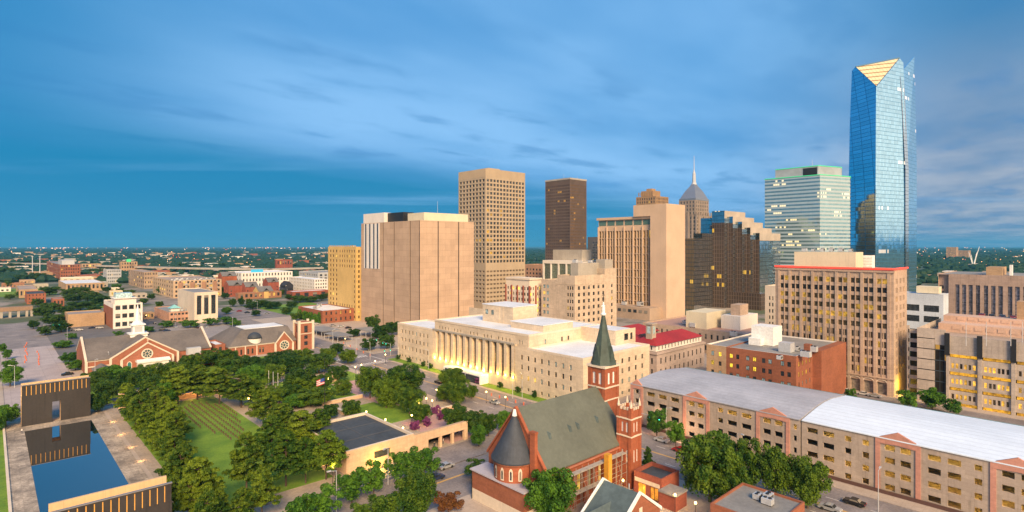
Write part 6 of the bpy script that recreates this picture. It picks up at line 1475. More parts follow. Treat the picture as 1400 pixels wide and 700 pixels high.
def pine_trunk(limbs):
    b = MB(); b.tube((0, 0, -.01), (.01, 0, .5), .045, .032, 7); b.tube((.01, 0, .5), (0, 0, .97), .032, .006, 6)
    for a, z, L in limbs[::2]: b.tube((0, 0, z-.03), (L*.85*math.cos(a), L*.85*math.sin(a), z+.01), .012, .004, 4)
    return b
TM = {}
def meshof(b, name, m):
    me = bpy.data.meshes.new(name); me.from_pydata(b.v, [], b.f); me.materials.append(m); me.update(); return me
for k in range(6): TM['b', k] = (broad_crown(k+10), trunk_mesh(k))
for k in range(4):
    c_, l_ = pine_crown(k+40); TM['p', k] = (c_, pine_trunk(l_))
for k in range(3): TM['t', k] = (broad_crown(k+70, 46, 560, .050), trunk_mesh(k+9))
for k in range(2): TM['s', k] = (broad_crown(k+80, 20, 300, .075), trunk_mesh(k+5, .6, .035))
CM = {}
def crown_mesh(kind, v, m):
    key = (kind, v, m.name)
    if key not in CM: CM[key] = (meshof(TM[kind, v][0], 'crown', m), CM[kind, v][1] if (kind, v) in CM else meshof(TM[kind, v][1], 'trunk', BARK)); CM.setdefault((kind, v), CM[key])
    return CM[key]
NV = {'b': 6, 'p': 4, 't': 3, 's': 2}
def tree(x, y, h, r, kind='b', m=None, label='', group=None, name=None, z0=.1):
    v = R.randrange(NV[kind]); cm, tm = crown_mesh(kind, v, m or (LEAFP if kind == 'p' else LEAFD))
    t = thing(name or ('pine_tree' if kind == 'p' else 'tree'), label, 'pine tree' if kind == 'p' else 'tree', (x, y, z0), group)
    t.scale = (r, r*R.uniform(.8, 1.15), h); t.rotation_euler.z = R.uniform(0, 6.28)
    for nm, me in (('crown', cm), ('trunk', tm)):
        o = bpy.data.objects.new(nm, me); C.objects.link(o); adopt(o, t)
    return t
def treetop(px, py, h, w):
    "tree whose top shows at (px, py), of height h and crown width w (in photo columns)"
    x, y = g(px, py, h); return x, y, h, max(1.2, w/2*dep(x, y)/FL)
def row(items, where, kind, m=None, group=None, order='from the left', what=None, **k):
    items = sorted(items, key=lambda q: q[0])
    for i, q in enumerate(items):
        x, y, h, r = treetop(*q)
        if kind == 's': r *= 1.35; h *= .92
        lab = '%s, %s %s %s' % (what or {'p': 'layered green pine', 'b': 'round green tree', 't': 'tall full tree', 's': 'small street tree'}[kind], (ORD+['last'])[i] if len(items) > 1 else 'standing', order if len(items) > 1 else '', where)
        mm = m if (m or kind != 'b') else R.choice((LEAFD, LEAFD, LEAFK, LEAFY))
        tree(x, y, h, r*R.uniform(.92, 1.12), kind, mm, lab.replace('  ', ' '), group, **k)
# two rows of pines beside the pool
pts = [(34.6, 229-8.2*k) for k in range(9)], [(39.6, 226-8.4*k) for k in range(6)]
for q, nm in enumerate(('nearer the pool', 'nearer the chair lawn')):
    for k, (x, y) in enumerate(pts[q]):
        tree(x+R.uniform(-.8, .8), y+R.uniform(-1, 1), R.uniform(9.5, 12) if q == 0 else R.uniform(9.5, 11.5), R.uniform(3.8, 4.7), 'p', None, 'pine, %s from the far gate in the row %s' % (ORD[k], nm), 'pines in rows along the pool')
row([(243, 502, 14, 52), (270, 500, 13, 46), (300, 505, 13, 60), (330, 512, 12, 52), (360, 533, 12, 52), (386, 552, 11, 48), (412, 563, 12, 60)], 'in the line of pines beyond the chair lawn', 'p', group='pines around the chair lawn')
row([(446, 590, 12, 58), (391, 592, 13, 64), (418, 600, 11, 50), (372, 570, 12, 50), (437, 560, 10, 40)], 'among the pines left of the dark roofed pavilion', 'p', LEAFD, group='pines around the chair lawn', what='dense dark pine')
row([(337, 594, 15, 66), (247, 610, 13, 58), (272, 628, 13, 60), (300, 668, 9, 36), (238, 652, 10, 40), (258, 650, 11, 50), (284, 674, 10, 48), (330, 668, 9, 44), (358, 642, 11, 50), (226, 682, 9, 40)], 'among the bright pines right of the near gate', 'p', group='pines at the bottom edge', what='bright yellow pine')
row([(411, 503, 10, 44), (385, 480, 9, 40), (436, 483, 9, 44), (355, 488, 9, 40), (462, 500, 7, 30), (330, 486, 9, 40), (398, 486, 9, 38)], 'in the belt before the domed church', 'b', LEAFK, group='trees before the domed church')
row([(428, 531, 6, 56), (452, 553, 5, 26), (481, 548, 6, 30), (382, 530, 6, 40), (404, 540, 5, 30)], 'among the low trees round the flagpole', 'b', group='low garden trees', what='low spreading tree')
row([(506, 502, 12, 44), (554, 500, 13, 52), (528, 520, 10, 40), (560, 531, 9, 40), (574, 553, 6, 30), (540, 512, 11, 40)], 'in the clump behind the dark roofed pavilion', 't', group='garden trees behind the pavilion')
row([(621, 504, 10, 38), (624, 524, 8, 40), (645, 527, 5, 18), (607, 527, 6, 26)], 'in the clump before the courthouse entrance', 't', group='trees before the courthouse')
row([(625, 553, 9, 40), (648, 562, 8, 40), (668, 566, 7, 34), (690, 563, 6, 30), (655, 583, 6, 30)], 'in the clump left of the conical roof', 'b', group='trees left of the church')
row([(481, 640, 8, 36), (511, 629, 8, 34), (549, 614, 8, 32), (580, 610, 8, 36), (440, 664, 8, 36), (408, 676, 8, 34)], 'in the row before the dark roofed pavilion', 's', LEAFY, group='young street trees')
row([(569, 644, 11, 60)], 'at the bottom, left of the conical church roof', 't', what='big dense green tree'); row([(523, 677, 8, 60)], 'at the bottom edge below the street', 'b', what='low wide green tree'); row([(484, 690, 7, 34)], 'at the bottom edge below the street', 's', what='small green tree'); row([(613, 672, 5, 30)], 'beside the street at the bottom', 's', LEAFR, what='small rusty red tree')
row([(650, 628, 4.5, 24)], 'by the corner of the church annexe', 's', what='small green street tree'); row([(751, 643, 11, 84)], 'in front of the long church roof', 't', LEAFY, what='big bright green tree')
row([(971, 596, 15, 92), (1017, 602, 13, 60), (1061, 613, 12, 52), (1104, 627, 11, 54), (1000, 640, 9, 50)], 'in front of the garages', 't', group='big trees before the garages', what='tall dark green tree')
row([(898, 556, 9, 28), (924, 573, 8, 22), (984, 587, 7, 22)], 'before the grey roofed garage', 's', LEAFY, group='street trees by the garage')
row([(1241, 532, 7, 20), (1275, 530, 8, 28), (1303, 544, 6, 20), (1163, 530, 5, 16)], 'behind the blue white garage roof', 's', LEAFY, group='street trees behind the garage')
row([(14, 502, 8, 28), (8, 553, 7, 32), (-6, 560, 7, 30)], 'left of the far gate', 'b', LEAFY, group='trees left of the far gate')
row([(510, 432, 10, 22), (521, 445, 9, 26), (536, 440, 9, 24), (505, 462, 7, 26), (529, 458, 8, 30), (461, 470, 6, 24), (484, 450, 5, 18)], 'on the corner before the windowless block', 'b', LEAFK, group='trees before the windowless block')
row([(130, 508, 7, 34), (158, 500, 7, 40), (196, 500, 7, 36), (230, 496, 8, 46), (262, 484, 8, 40), (290, 478, 8, 40), (312, 492, 7, 34)], 'in the belt before the steepled church', 'b', group='trees before the steepled church')
row([(86, 466, 4, 24), (95, 482, 5, 24), (103, 492, 5, 24), (125, 488, 4, 20)], 'beside the left wing of the steepled church', 'b', LEAFY, group='bushes by the steepled church', what='bushy small tree')
row([(10, 478, 5, 12), (14, 492, 5, 18), (3, 470, 5, 12)], 'at the far left edge beside the road works', 'b', LEAFY, group='trees at the far left edge')
row([(60, 420, 9, 26), (75, 430, 8, 30), (52, 408, 8, 16), (68, 392, 10, 28), (100, 402, 9, 30), (120, 398, 11, 36), (138, 404, 10, 26), (110, 412, 8, 30), (128, 418, 7, 24), (90, 418, 8, 26)], 'in the park at far left', 'b', LEAFK, group='park trees at left')
row([(229, 438, 5, 18), (260, 437, 6, 20), (288, 434, 6, 20), (310, 432, 6, 20), (322, 437, 5, 16), (98, 455, 4, 12), (162, 452, 4, 12), (202, 446, 4, 16)], 'along the street before the cream hall', 's', LEAFY, group='street trees before the cream hall')
row([(318, 408, 8, 12), (330, 407, 8, 10), (341, 408, 7, 10), (356, 410, 7, 30), (372, 412, 7, 26), (345, 414, 6, 22), (399, 412, 6, 18), (410, 404, 7, 22), (424, 405, 6, 22), (440, 402, 7, 16), (396, 402, 6, 14)], 'on the green behind the domed church', 'b', LEAFK, group='trees on the green behind the domed church')
row([(222, 392, 9, 14), (190, 383, 8, 12), (173, 372, 8, 12), (207, 402, 6, 12), (155, 376, 10, 16), (132, 367, 12, 20)], 'in the street between the apartment blocks', 'b', LEAFK, group='street trees by the apartments')
row([(12, 384, 9, 12), (50, 373, 12, 20), (28, 376, 11, 18), (8, 366, 14, 30)], 'on the grass by the highway at far left', 'b', LEAFK, group='trees by the highway')
row([(20, 360, 14, 26), (38, 356, 14, 24), (60, 357, 14, 22), (-5, 357, 14, 24), (128, 360, 12, 18), (148, 364, 12, 20), (118, 372, 10, 16)], 'in the wood behind the red brick mid-rise', 'b', LEAFK, group='trees behind the mid-rise')
row([(250, 360, 12, 22), (268, 362, 12, 20), (284, 358, 12, 20), (300, 360, 12, 22), (238, 364, 11, 16)], 'beside the highway above the tan apartments', 'b', LEAFK, group='trees beside the highway')
row([(46, 438, 6, 16), (62, 446, 6, 22), (84, 440, 7, 24), (70, 414, 8, 26), (112, 392, 10, 26), (96, 394, 10, 24)], 'around the blank tan warehouse', 'b', LEAFK, group='trees around the warehouse')
x, y, h, r = treetop(886, 612, 8, 17); tree(x, y, h, r*1.1, 'p', LEAFK, 'small dark blue green conifer between the church and the street', name='conifer')
row([(308, 478, 9, 36), (345, 500, 9, 40), (372, 498, 9, 36), (402, 512, 8, 36), (420, 514, 7, 34), (440, 512, 7, 30), (352, 520, 9, 40), (470, 520, 6, 28), (395, 526, 7, 34), (476, 478, 7, 26), (448, 476, 7, 28), (415, 476, 8, 30)], 'in the thick canopy round the three white poles', 'b', group='trees round the white poles')
row([(176, 508, 8, 36), (212, 512, 9, 40), (226, 524, 9, 36), (145, 520, 8, 34), (135, 536, 7, 28)], 'beside the far gate in the corner of the park', 'b', group='trees beside the far gate', what='leafy tree')
row([(30, 398, 7, 16), (14, 402, 6, 14), (160, 388, 7, 14), (146, 392, 7, 14), (178, 396, 6, 14), (196, 408, 6, 14), (186, 416, 6, 14), (176, 404, 6, 12), (172, 414, 6, 14), (164, 394, 7, 12), (218, 412, 6, 14), (310, 420, 6, 14), (350, 424, 5, 14), (392, 420, 6, 18), (404, 428, 6, 16), (304, 392, 8, 14), (308, 400, 7, 12), (345, 398, 5, 12), (388, 396, 6, 12), (446, 398, 7, 16)], 'dotted between the low buildings at left', 'b', group='trees between the low buildings')
def lowtown():
    r = random.Random(11); its = []
    for px, d, w, l, h in ((-4, 700, 14, 20, 5), (14, 780, 18, 14, 6), (34, 860, 12, 24, 5), (52, 760, 10, 12, 6), (100, 820, 16, 18, 6), (118, 640, 12, 12, 5), (132, 780, 14, 20, 7), (150, 700, 9, 12, 5), (170, 900, 20, 16, 7), (186, 620, 9, 14, 5), (230, 920, 24, 20, 8), (252, 980, 18, 26, 7), (276, 860, 20, 14, 6), (300, 940, 18, 20, 8), (318, 880, 16, 16, 6), (340, 960, 24, 16, 7), (362, 900, 18, 22, 8), (385, 980, 24, 20, 7), (408, 900, 20, 16, 7), (432, 960, 22, 20, 8), (448, 860, 14, 16, 6)): its.append((px, d, w, l, h))
    tone = [('pale', WHITEW), ('tan', BRICKT), ('cream', CREAM), ('brown', wall('rust_brick', (.30, .15, .09))), ('grey', CONC)]
    for k, (px, d, w, l, h) in enumerate(its):
        x, y = at(px, d); nm, m = tone[(k*3+k//4) % 5]
        block('low_building', 'low %s flat building, %s from the left in the belt before the highway' % (nm, (ORD+['last'])[min(k, 20)]), 'building', x-w*.5, y, x+w*.5+6, y+l, h, m, r.choice((ROOFW, ROOFT, ROOFG)), Wf=(even(max(3, w//3), .6, w+5, .5), [(1.0, 3.0)]), N=(even(4, .6, l-.6, .4), [(1.0, 3.0)]), group='low buildings before the highway', style=0, lit=.15, par=.5)
lowtown()
# ivy on the brick building, shrubs
def shrub(x, y, h, r, m, lab, group=None, z0=.15):
    o = bpy.data.objects.new('shrub', crown_mesh('s', R.randrange(2), m)[0]); C.objects.link(o); o.location = (x, y, z0-h*.22); o.scale = (r, r, h*1.2); o.rotation_euler.z = R.uniform(0, 6); tag(o, lab, 'shrub', group)
for i, (px, py) in enumerate(((550, 491), (565, 495), (581, 501), (718, 535), (742, 541), (700, 527), (594, 503))):
    x, y = g(px, py); shrub(min(x, 152), y, 2.6, 1.3, LEAFK, 'dark clipped shrub, %s from the left along the courthouse wall' % ORD[sorted((550, 565, 581, 594, 700, 718, 742)).index(px)], 'shrubs along the courthouse')
for i, (px, py) in enumerate(((567, 588), (584, 583), (603, 574), (655, 525), (596, 566))):
    x, y = g(px, py); shrub(x, y, 2.8, 1.9, LEAFM, 'purple shrub, %s from the left near the pavilion' % ORD[sorted((567, 584, 603, 655, 596)).index(px)], 'purple blossoming shrubs')
for k in range(9):
    x0, y0, x1, y1, z = pbox(441, 415, 408, 484, 425); shrub(x0-.6, y0+4+k*4.4, R.uniform(6, 9), 2.6, LEAFY, 'ivy clump on the side of the white roofed brick building, %s from right' % ORD[k], 'ivy on the brick building', 0)
for k in range(10): shrub(87+R.uniform(-2.5, 2.5), 77.4-R.uniform(0, 5)+k*.1, R.uniform(1.5, 3), R.uniform(1.2, 2), (LEAFD, LEAFK)[k % 2], 'low green bush below the church scaffold', 'bushes below the scaffold')

# far woods and far town: one mass of each
def far():
    r = random.Random(3); b = MB()
    def blob(x, y, h, w):
        n = 6; i = len(b.v); a0 = r.uniform(0, 6)
        for z, q in ((.0, .75), (.38, 1.0), (.75, .72)):
            for k in range(n): a = a0+6.283*k/n; j = r.uniform(.75, 1.2); b.v.append((x+w*q*j*math.cos(a), y+w*q*j*math.sin(a), h*z*r.uniform(.85, 1.1)))
        b.v.append((x, y, h))
        for j in range(2):
            for k in range(n): b.f.append((i+j*n+k, i+j*n+(k+1) % n, i+j*n+n+(k+1) % n, i+j*n+n+k)); b.m.append(0)
        for k in range(n): b.f.append((i+2*n+k, i+2*n+(k+1) % n, i+3*n)); b.m.append(0)
    for k in range(19000):
        d = 850*(14.0**(r.random()**.85)); px = r.uniform(-60, 1460)
        if px < 520 and d < 1100 and r.random() < .5: continue
        if 520 < px < 1230 and d < 1500: continue
        dens = math.sin(px*.03+d*.004)+math.sin(d*.0021+px*.011)
        if dens < -.9 and r.random() < .7: continue
        x, y = at(px, d); s = 1+d/5200
        blob(x+r.uniform(-30, 30), y+r.uniform(-30, 30), r.uniform(6, 12), r.uniform(5, 11)*s)
    tag(b.build('far_woods', LEAFF), kind='stuff')
    b = MB()
    for k in range(420):
        d = 900*(5.0**r.random()); px = r.uniform(-60, 1460) if r.random() < .3 else r.uniform(-60, 520)
        if 500 < px < 1230: continue
        x, y = at(px, d); w, l, h = r.uniform(5, 24), r.uniform(6, 34), r.uniform(4, 10)*(1 if d < 3000 else 1.4); b.mi = r.choice((0, 1, 1, 1, 2, 4, 4)); b.box(x-w, y-l*.6, 0, x+w, y+l*.6, h, False)
    tag(b.build('far_town', [WHITEW, BRICKT, BRICKO, ROOFW, CONC]), kind='stuff')
    b = MB()
    for k in range(190):
        d = 1300*(9.0**r.random()); px = r.uniform(-30, 460) if r.random() < .62 else r.uniform(1250, 1420); b.mi = r.choice((0, 0, 0, 1, 2)); x, y = at(px, d); s = .00042*d*r.uniform(.6, 1.3); z = r.uniform(8, 13)+d*.0012; b.cyl(x, y, z-s, z+s, s, s, 5)
    for k in range(70):
        d = r.uniform(8500, 12000); px = r.gauss(80, 30) if k % 2 else r.uniform(280, 450); b.mi = (0, 1)[k % 3 == 0]; x, y = at(px, d); s = r.uniform(3, 6); b.cyl(x, y, 14, 14+2*s, s, s, 5)
    tag(b.build('far_lights', [plain('far_lamp_orange', (1, .5, .2), .5, 0, 2.2, (1, .42, .14)), plain('far_lamp_white', (1, .8, .6), .5, 0, 2.0, (1, .75, .5)), plain('far_lamp_red', (1, .1, .05), .5, 0, 1.4, (1, .08, .04))]), kind='stuff')
far()

# ------------------------------------------------------------------ lamps, poles, signals
def lamps():
    P = MB(); P.tube((0, 0, 0), (0, 0, 3.7), .07, .05); P.cyl(0, 0, 0, .5, .16, .1, 8); P.cyl(0, 0, 3.7, 3.85, .14, .2, 8)
    G = MB(); G.lathe(0, 0, [(.12, 3.85), (.22, 3.97), (.26, 4.12), (.22, 4.28), (.08, 4.38)], 10)
    pm, gmesh = meshof(P, 'post', DARKM), meshof(G, 'globe', BULB)
    L = [(371, 504, 'left of the three flagpoles'), (387, 511, 'above the three flagpoles'), (397, 515, 'right of the three flagpoles'), (449, 518, 'beside the flag, upper one'), (451, 535, 'beside the flag, lower one'), (501, 563, 'behind the left corner of the dark flat roof'), (527, 574, 'behind the dark flat roof, near its middle'), (551, 585, 'behind the right corner of the dark flat roof'), (573, 551, 'in the garden clump left of the small lawn'), (563, 568, 'on the small lawn behind the dark flat roof'), (583, 545, 'at the street edge of the garden, left one'), (591, 548, 'at the street edge of the garden, middle one'), (597, 533, 'at the street edge of the garden, upper one'), (600, 587, 'above the driveway wall'), (665, 536, 'on the pavement across from the courthouse, left one'), (691, 543, 'on the pavement across from the courthouse, bright right one'), (513, 494, 'by the crossing at the street corner, bright one'), (527, 485, 'by the crossing at the far street corner'), (472, 463, 'by the corner lot near the bell tower'), (494, 499, 'on the pavement left of the crossing'), (486, 502, 'on the garden edge left of the crossing'), (852, 657, 'by the church wall behind the teal roofed house'), (923, 677, 'beside the brick pavilion under the big tree'), (951, 688, 'under the big trees at the bottom'), (455, 640, 'under the street trees at the bottom left'), (340, 545, 'under the pines beyond the chair lawn, left one'), (352, 552, 'under the pines beyond the chair lawn, right one'), (328, 540, 'at the terrace wall beyond the chair lawn'), (374, 586, 'among the pines right of the chair lawn'), (117, 437, 'on the wall of the blank tan warehouse'), (200, 431, 'on the small tan shop wall')]
    for px, py, w in L:
        x, y = g(px, py, 4.2); t = thing('garden_lamp', 'glowing globe lamp '+w, 'street lamp', (x, y, .12), 'globe lamps')
        for n, m in (('post', pm), ('globe', gmesh)): o = bpy.data.objects.new(n, m); C.objects.link(o); adopt(o, t)
        l = bpy.data.lights.new('lamp_light', 'POINT'); l.energy = 420; l.color = (1, .58, .20); l.shadow_soft_size = .36; o = bpy.data.objects.new('lamp_light', l); C.objects.link(o); o.location = (x, y, 4.95)
    # soft warm lamps that light walls: pavilion street wall, church yard, garage front, deck building passage
    for x, y, z, e, c in ((74, 129.2, 2.0, 900, (1, .62, .10)), (40, 237.5, 2.4, 420, (1, .55, .18)), (56, 235.5, 2.2, 420, (1, .50, .14)), (66, 235, 2.2, 420, (1, .50, .14)), (29.8, 224, .9, 120, (1, .5, .15)), (29.8, 207, .9, 120, (1, .5, .15)), (29.8, 192, .9, 120, (1, .5, .15)), (29.8, 178, .9, 120, (1, .5, .15)), (49, 150, 3, 200, (1, .5, .12)), (60, 146, 2.5, 320, (1, .5, .12)), (64.2, 141, 2.5, 320, (1, .5, .12)), (112.5, 66.8, 2.2, 300, (1, .45, .06)), (149.4, 95.5, 4.5, 900, (1, .55, .30)), (149.4, 86, 4.0, 500, (1, .55, .30)), (258.5, 54.3, 4, 1600, (1, .62, .05))):
        l = bpy.data.lights.new('wall_light', 'POINT'); l.energy = e; l.color = c; l.shadow_soft_size = .3; o = bpy.data.objects.new('wall_light', l); C.objects.link(o); o.location = (x, y, z)
    pole = MB(); pole.tube((0, 0, 0), (0, 0, 9), .11, .07); pole.tube((0, 0, 8.9), (1.6, 0, 9.2), .06); head = MB(); head.box(1.2, -.18, 9.1, 2.1, .18, 9.32); me, mh = meshof(pole, 'pole', METAL), meshof(head, 'lamp_head', METAL)
    for px, py, w in ((530.6, 663, 'on the pavement before the pavilion'), (460, 700, 'at the bottom edge below the pavilion'), (701, 545, 'on the courthouse pavement'), (636, 523, 'before the courthouse entrance'), (714, 545, 'by the near wing of the courthouse'), (586, 505, 'by the far wing of the courthouse'), (506, 492, 'at the crossing before the windowless block'), (455, 472, 'on the street below the bell tower'), (487, 486, 'beside the crossing on the left'), (911, 598, 'before the grey roofed garage'), (1009, 640, 'between the big trees and the grey roofed garage'), (1201, 700, 'before the blue white roofed garage'), (130, 520, 'right of the far gate, left one'), (149, 508, 'before the steepled church porch'), (20, 530, 'left of the far gate'), (318, 452, 'in the lot before the cream hall'), (352, 426, 'in front of the green'), (92, 470, 'by the road works'), (240, 446, 'in the street before the cream hall'), (388, 478, 'before the domed church')):
        x, y = g(px, py); t = thing('street_light', 'tall pale street light pole '+w, 'street light', (x, y, .05), 'tall street light poles'); t.rotation_euler.z = R.uniform(0, 6)
        for n, m in (('pole', me), ('lamp_head', mh)): o = bpy.data.objects.new(n, m); C.objects.link(o); adopt(o, t)
    for k, px in enumerate((367.5, 373.5, 380)):
        x, y = g(px, 533+k*2); b = MB(); b.tube((x, y, 0), (x, y, 7.6), .09, .06); b.cyl(x, y, 7.6, 7.8, .12, .04); o = b.build('flagpole', WHITEP); tag(o, 'slim white pole, %s of three standing together in the garden' % ('left', 'middle', 'right')[k], 'flagpole', 'three white poles')
    x, y = g(444, 571); t = thing('flagpole', 'tall dark flagpole carrying a flag above the garden', 'flagpole', (x, y, 0)); b = MB(); b.tube((x, y, 0), (x, y, 20), .12, .07); b.cyl(x, y, 20, 20.3, .15, .05); b.build('pole', DARKM, t)
    fb = MB(); n = 8
    for k in range(n):
        a, c = -k*.34, -(k+1)*.34; w0, w1 = .18*math.sin(k*.9), .18*math.sin((k+1)*.9)
        for q in range(7):
            fb.mi = (1 if q >= 3 and k < 4 else (0 if q % 2 else 2)); z0, z1 = 11.4+q*.3-k*.12, 11.7+q*.3-k*.12
            fb.quad((x+a*RX-.1+w0*FX, y+a*RY+w0*FY, z0), (x+c*RX-.1+w1*FX, y+c*RY+w1*FY, z0-.12), (x+c*RX-.1+w1*FX, y+c*RY+w1*FY, z1-.12), (x+a*RX-.1+w0*FX, y+a*RY+w0*FY, z1))
    fb.build('flag', [plain('flag_white', (.7, .68, .66)), plain('flag_blue', (.03, .06, .25)), plain('flag_red', (.5, .04, .05))], t)
    # traffic signals
    for k, (px, py, dx, dy, w) in enumerate(((534, 486, 0, 8, 'by the courthouse corner'), (504, 480, 8, 0, 'on the lot side of the crossing'), (545, 492, -8, 0, 'nearest the courthouse wall'), (60, 457, 8, 0, 'at the road works crossing'), (870, 590, 0, -8, 'at the corner of the grey roofed garage'))):
        x, y = g(px, py); t = thing('traffic_signal', 'traffic signal on a long arm '+w, 'traffic light', (x, y, 0), 'traffic signals'); b = MB(); b.tube((x, y, 0), (x, y, 6.4), .14, .1); b.tube((x, y, 6), (x+dx, y+dy, 6.3), .09, .06); b.build('pole', METAL, t)
        for q in (.6, 1.0): h = MB(); hx, hy = x+dx*q, y+dy*q; h.box(hx-.2, hy-.2, 5.3, hx+.2, hy+.2, 6.3); hd = h.build('signal_head', DARKM, t); l = MB(); l.cyl(hx-.1, hy-.23, 5.45, 5.72, .16, .16, 8); l.build('green_light', plain('signal_green', (.05, .9, .6), .4, 0, 2.2, (.05, 1, .6)), hd)
lamps()

# ------------------------------------------------------------------ vehicles, people, chairs, cones
def carlib():
    prof = [(-2.2, .35), (-2.25, .75), (-2.1, .92), (-1.25, .98), (-.75, 1.42), (.55, 1.45), (1.05, 1.02), (1.95, .9), (2.22, .7), (2.22, .35)]
    ring = lambda y, s: [(x, y, z if z < .95 else .95+(z-.95)*s) for x, z in prof]
    body = MB(); body.loft([[(x*.985, -.82, z*.97+.01) for x, z in prof], ring(-.86, 1), ring(.86, 1), [(x*.985, .82, z*.97+.01) for x, z in prof]])
    gl = MB()
    for s in (-1, 1): gl.poly([(-1.1, s*.875, 1.0), (.95, s*.875, 1.02), (.5, s*.875, 1.38), (-.7, s*.875, 1.36)])
    gl.quad((.6, -.75, 1.44), (.6, .75, 1.44), (1.06, .8, 1.04), (1.06, -.8, 1.04)); gl.quad((-.8, -.75, 1.42), (-.8, .75, 1.42), (-1.27, .8, 1.01), (-1.27, -.8, 1.01))
    wh = MB(); n = 12; wh.loft([[(.33*math.cos(6.283*k/n), y, .33*math.sin(6.283*k/n)) for k in range(n)] for y in (-.1, .1)])
    hl = MB(); hl.box(-.03, -.16, -.07, .03, .16, .07)
    return body, gl, wh, hl
def cars():
    body, gl, wh, hl = carlib(); cm = {}
    cols_ = {'white': (.6, .6, .6), 'silver': (.35, .36, .38), 'black': (.02, .02, .022), 'dark blue': (.02, .035, .09), 'red': (.35, .03, .03)}
    for n, c in cols_.items(): cm[n] = meshof(body, 'body', plain('car_paint_'+n.replace(' ', '_'), c, .25, .2))
    gm_, wm_ = meshof(gl, 'windows', GLASS), meshof(wh, 'wheel', plain('tyre', (.02, .02, .02), .8)); hm, tm = meshof(hl, 'headlight', WHITEP), meshof(hl, 'taillight', plain('tail_lamp', (.5, .02, .02), .3))
    def car(x, y, rz, col, lab, group=None, z=.0):
        t = thing('parked_car', lab, 'car', (x, y, z), group); t.rotation_euler.z = rz
        parts = [('body', cm[col], (0, 0, 0)), ('windows', gm_, (0, 0, 0))]+[('wheel', wm_, (a, b, .33)) for a in (-1.35, 1.35) for b in (-.8, .8)]+[('headlight', hm, (2.2, s, .68)) for s in (-.6, .6)]+[('taillight', tm, (-2.23, s, .78)) for s in (-.6, .6)]
        for n, m, l in parts: o = bpy.data.objects.new(n, m); C.objects.link(o); adopt(o, t); o.location = l
    for lot, z, its in (('in the lot behind the steepled church', .14, ((243, 459, 'dark blue'), (256, 462, 'black'), (262, 466, 'silver'), (222, 452, 'black'), (228, 453, 'dark blue'), (274, 470, 'silver'), (283, 468, 'black'))), ('by the tan warehouse', .14, ((101, 452, 'silver'), (108, 452, 'white'), (126, 449, 'dark blue'), (136, 449, 'white'))), ('before the cream hall', 0, ((212, 443, 'black'), (219, 444, 'dark blue'), (240, 448, 'silver'), (270, 449, 'black'), (282, 448, 'silver'))), ('in the lot beside the green', .1, ((306, 424, 'dark blue'), (316, 425, 'silver'), (327, 426, 'red'), (338, 428, 'black'), (365, 429, 'silver'))), ('at the curb near the far gate', 0, ((92, 513, 'black'),)), ('on the street behind the blue white roof', 0, ((1157, 536, 'white'), (1196, 543, 'silver'), (1180, 540, 'white'))), ('in the lot below the ivy brick building', .14, ((432, 444, 'white'), (455, 446, 'silver'), (466, 447, 'white'), (476, 449, 'black'))), ('on the street at the bottom right', 0, ((1135, 698, 'silver'), (1168, 690, 'black'))), ('on the street before the courthouse', 0, ((566, 512, 'white'), (600, 524, 'black'), (676, 552, 'silver'))), ('on the street beside the conical roof', 0, ((610, 640, 'silver'), (596, 656, 'dark blue'))), ('before the grey roofed garage', 0, ((905, 604, 'white'), (930, 618, 'red')))):
        its = sorted(its)
        for k, (px, py, col) in enumerate(its):
            x, y = g(px, py, z); car(x, y, (0 if k % 2 else math.pi)+(math.pi/2 if 'street behind' in lot or 'cream hall' in lot or 'courthouse' in lot or 'bottom right' in lot or 'garage' in lot else 0), col, '%s car, %s%s' % (col, '%s from the left ' % ORD[k] if len(its) > 1 else '', lot), 'cars parked '+lot if len(its) > 1 else None, z)
    for k in range(14):
        zc = 25.3+2.0; x, y = 288+R.uniform(-1, 1), -6+k*3.4; car(x+26, y, R.choice((0, 3.14)), R.choice(('dark blue', 'dark blue', 'silver', 'red', 'black', 'white')), 'car on the roof deck of the pale building, %s from the right' % ORD[k], 'cars on the roof deck', zc)
cars()
def chairs():
    b = MB(); b.box(-.22, -.22, 0, .22, .22, .42); b.mi = 1; b.box(-.24, -.24, .42, .24, .24, .50); b.box(-.24, .18, .50, .24, .24, 1.15)
    me = bpy.data.meshes.new('memorial_chair'); me.from_pydata(b.v, [], b.f); me.materials.append(plain('frosted_base', (.13, .15, .07), .3)); me.materials.append(plain('chair_bronze', (.13, .075, .045), .5, .2)); me.polygons.foreach_set('material_index', b.m)
    for i, n in enumerate((7, 11, 17, 22, 26, 24, 19, 13, 8)):
        x = 47.0+i*1.8; y0 = 229-(i % 2)
        for k in range(n):
            o = bpy.data.objects.new('memorial_chair', me); C.objects.link(o); o.location = (x+R.uniform(-.05, .05), y0-4-k*2.25+(n-19)*.6, .21); o.scale = (.8, .8, .85); tag(o, 'small bronze backed chair standing in a row on the chair lawn', 'chair', 'empty chairs on the lawn')
chairs()
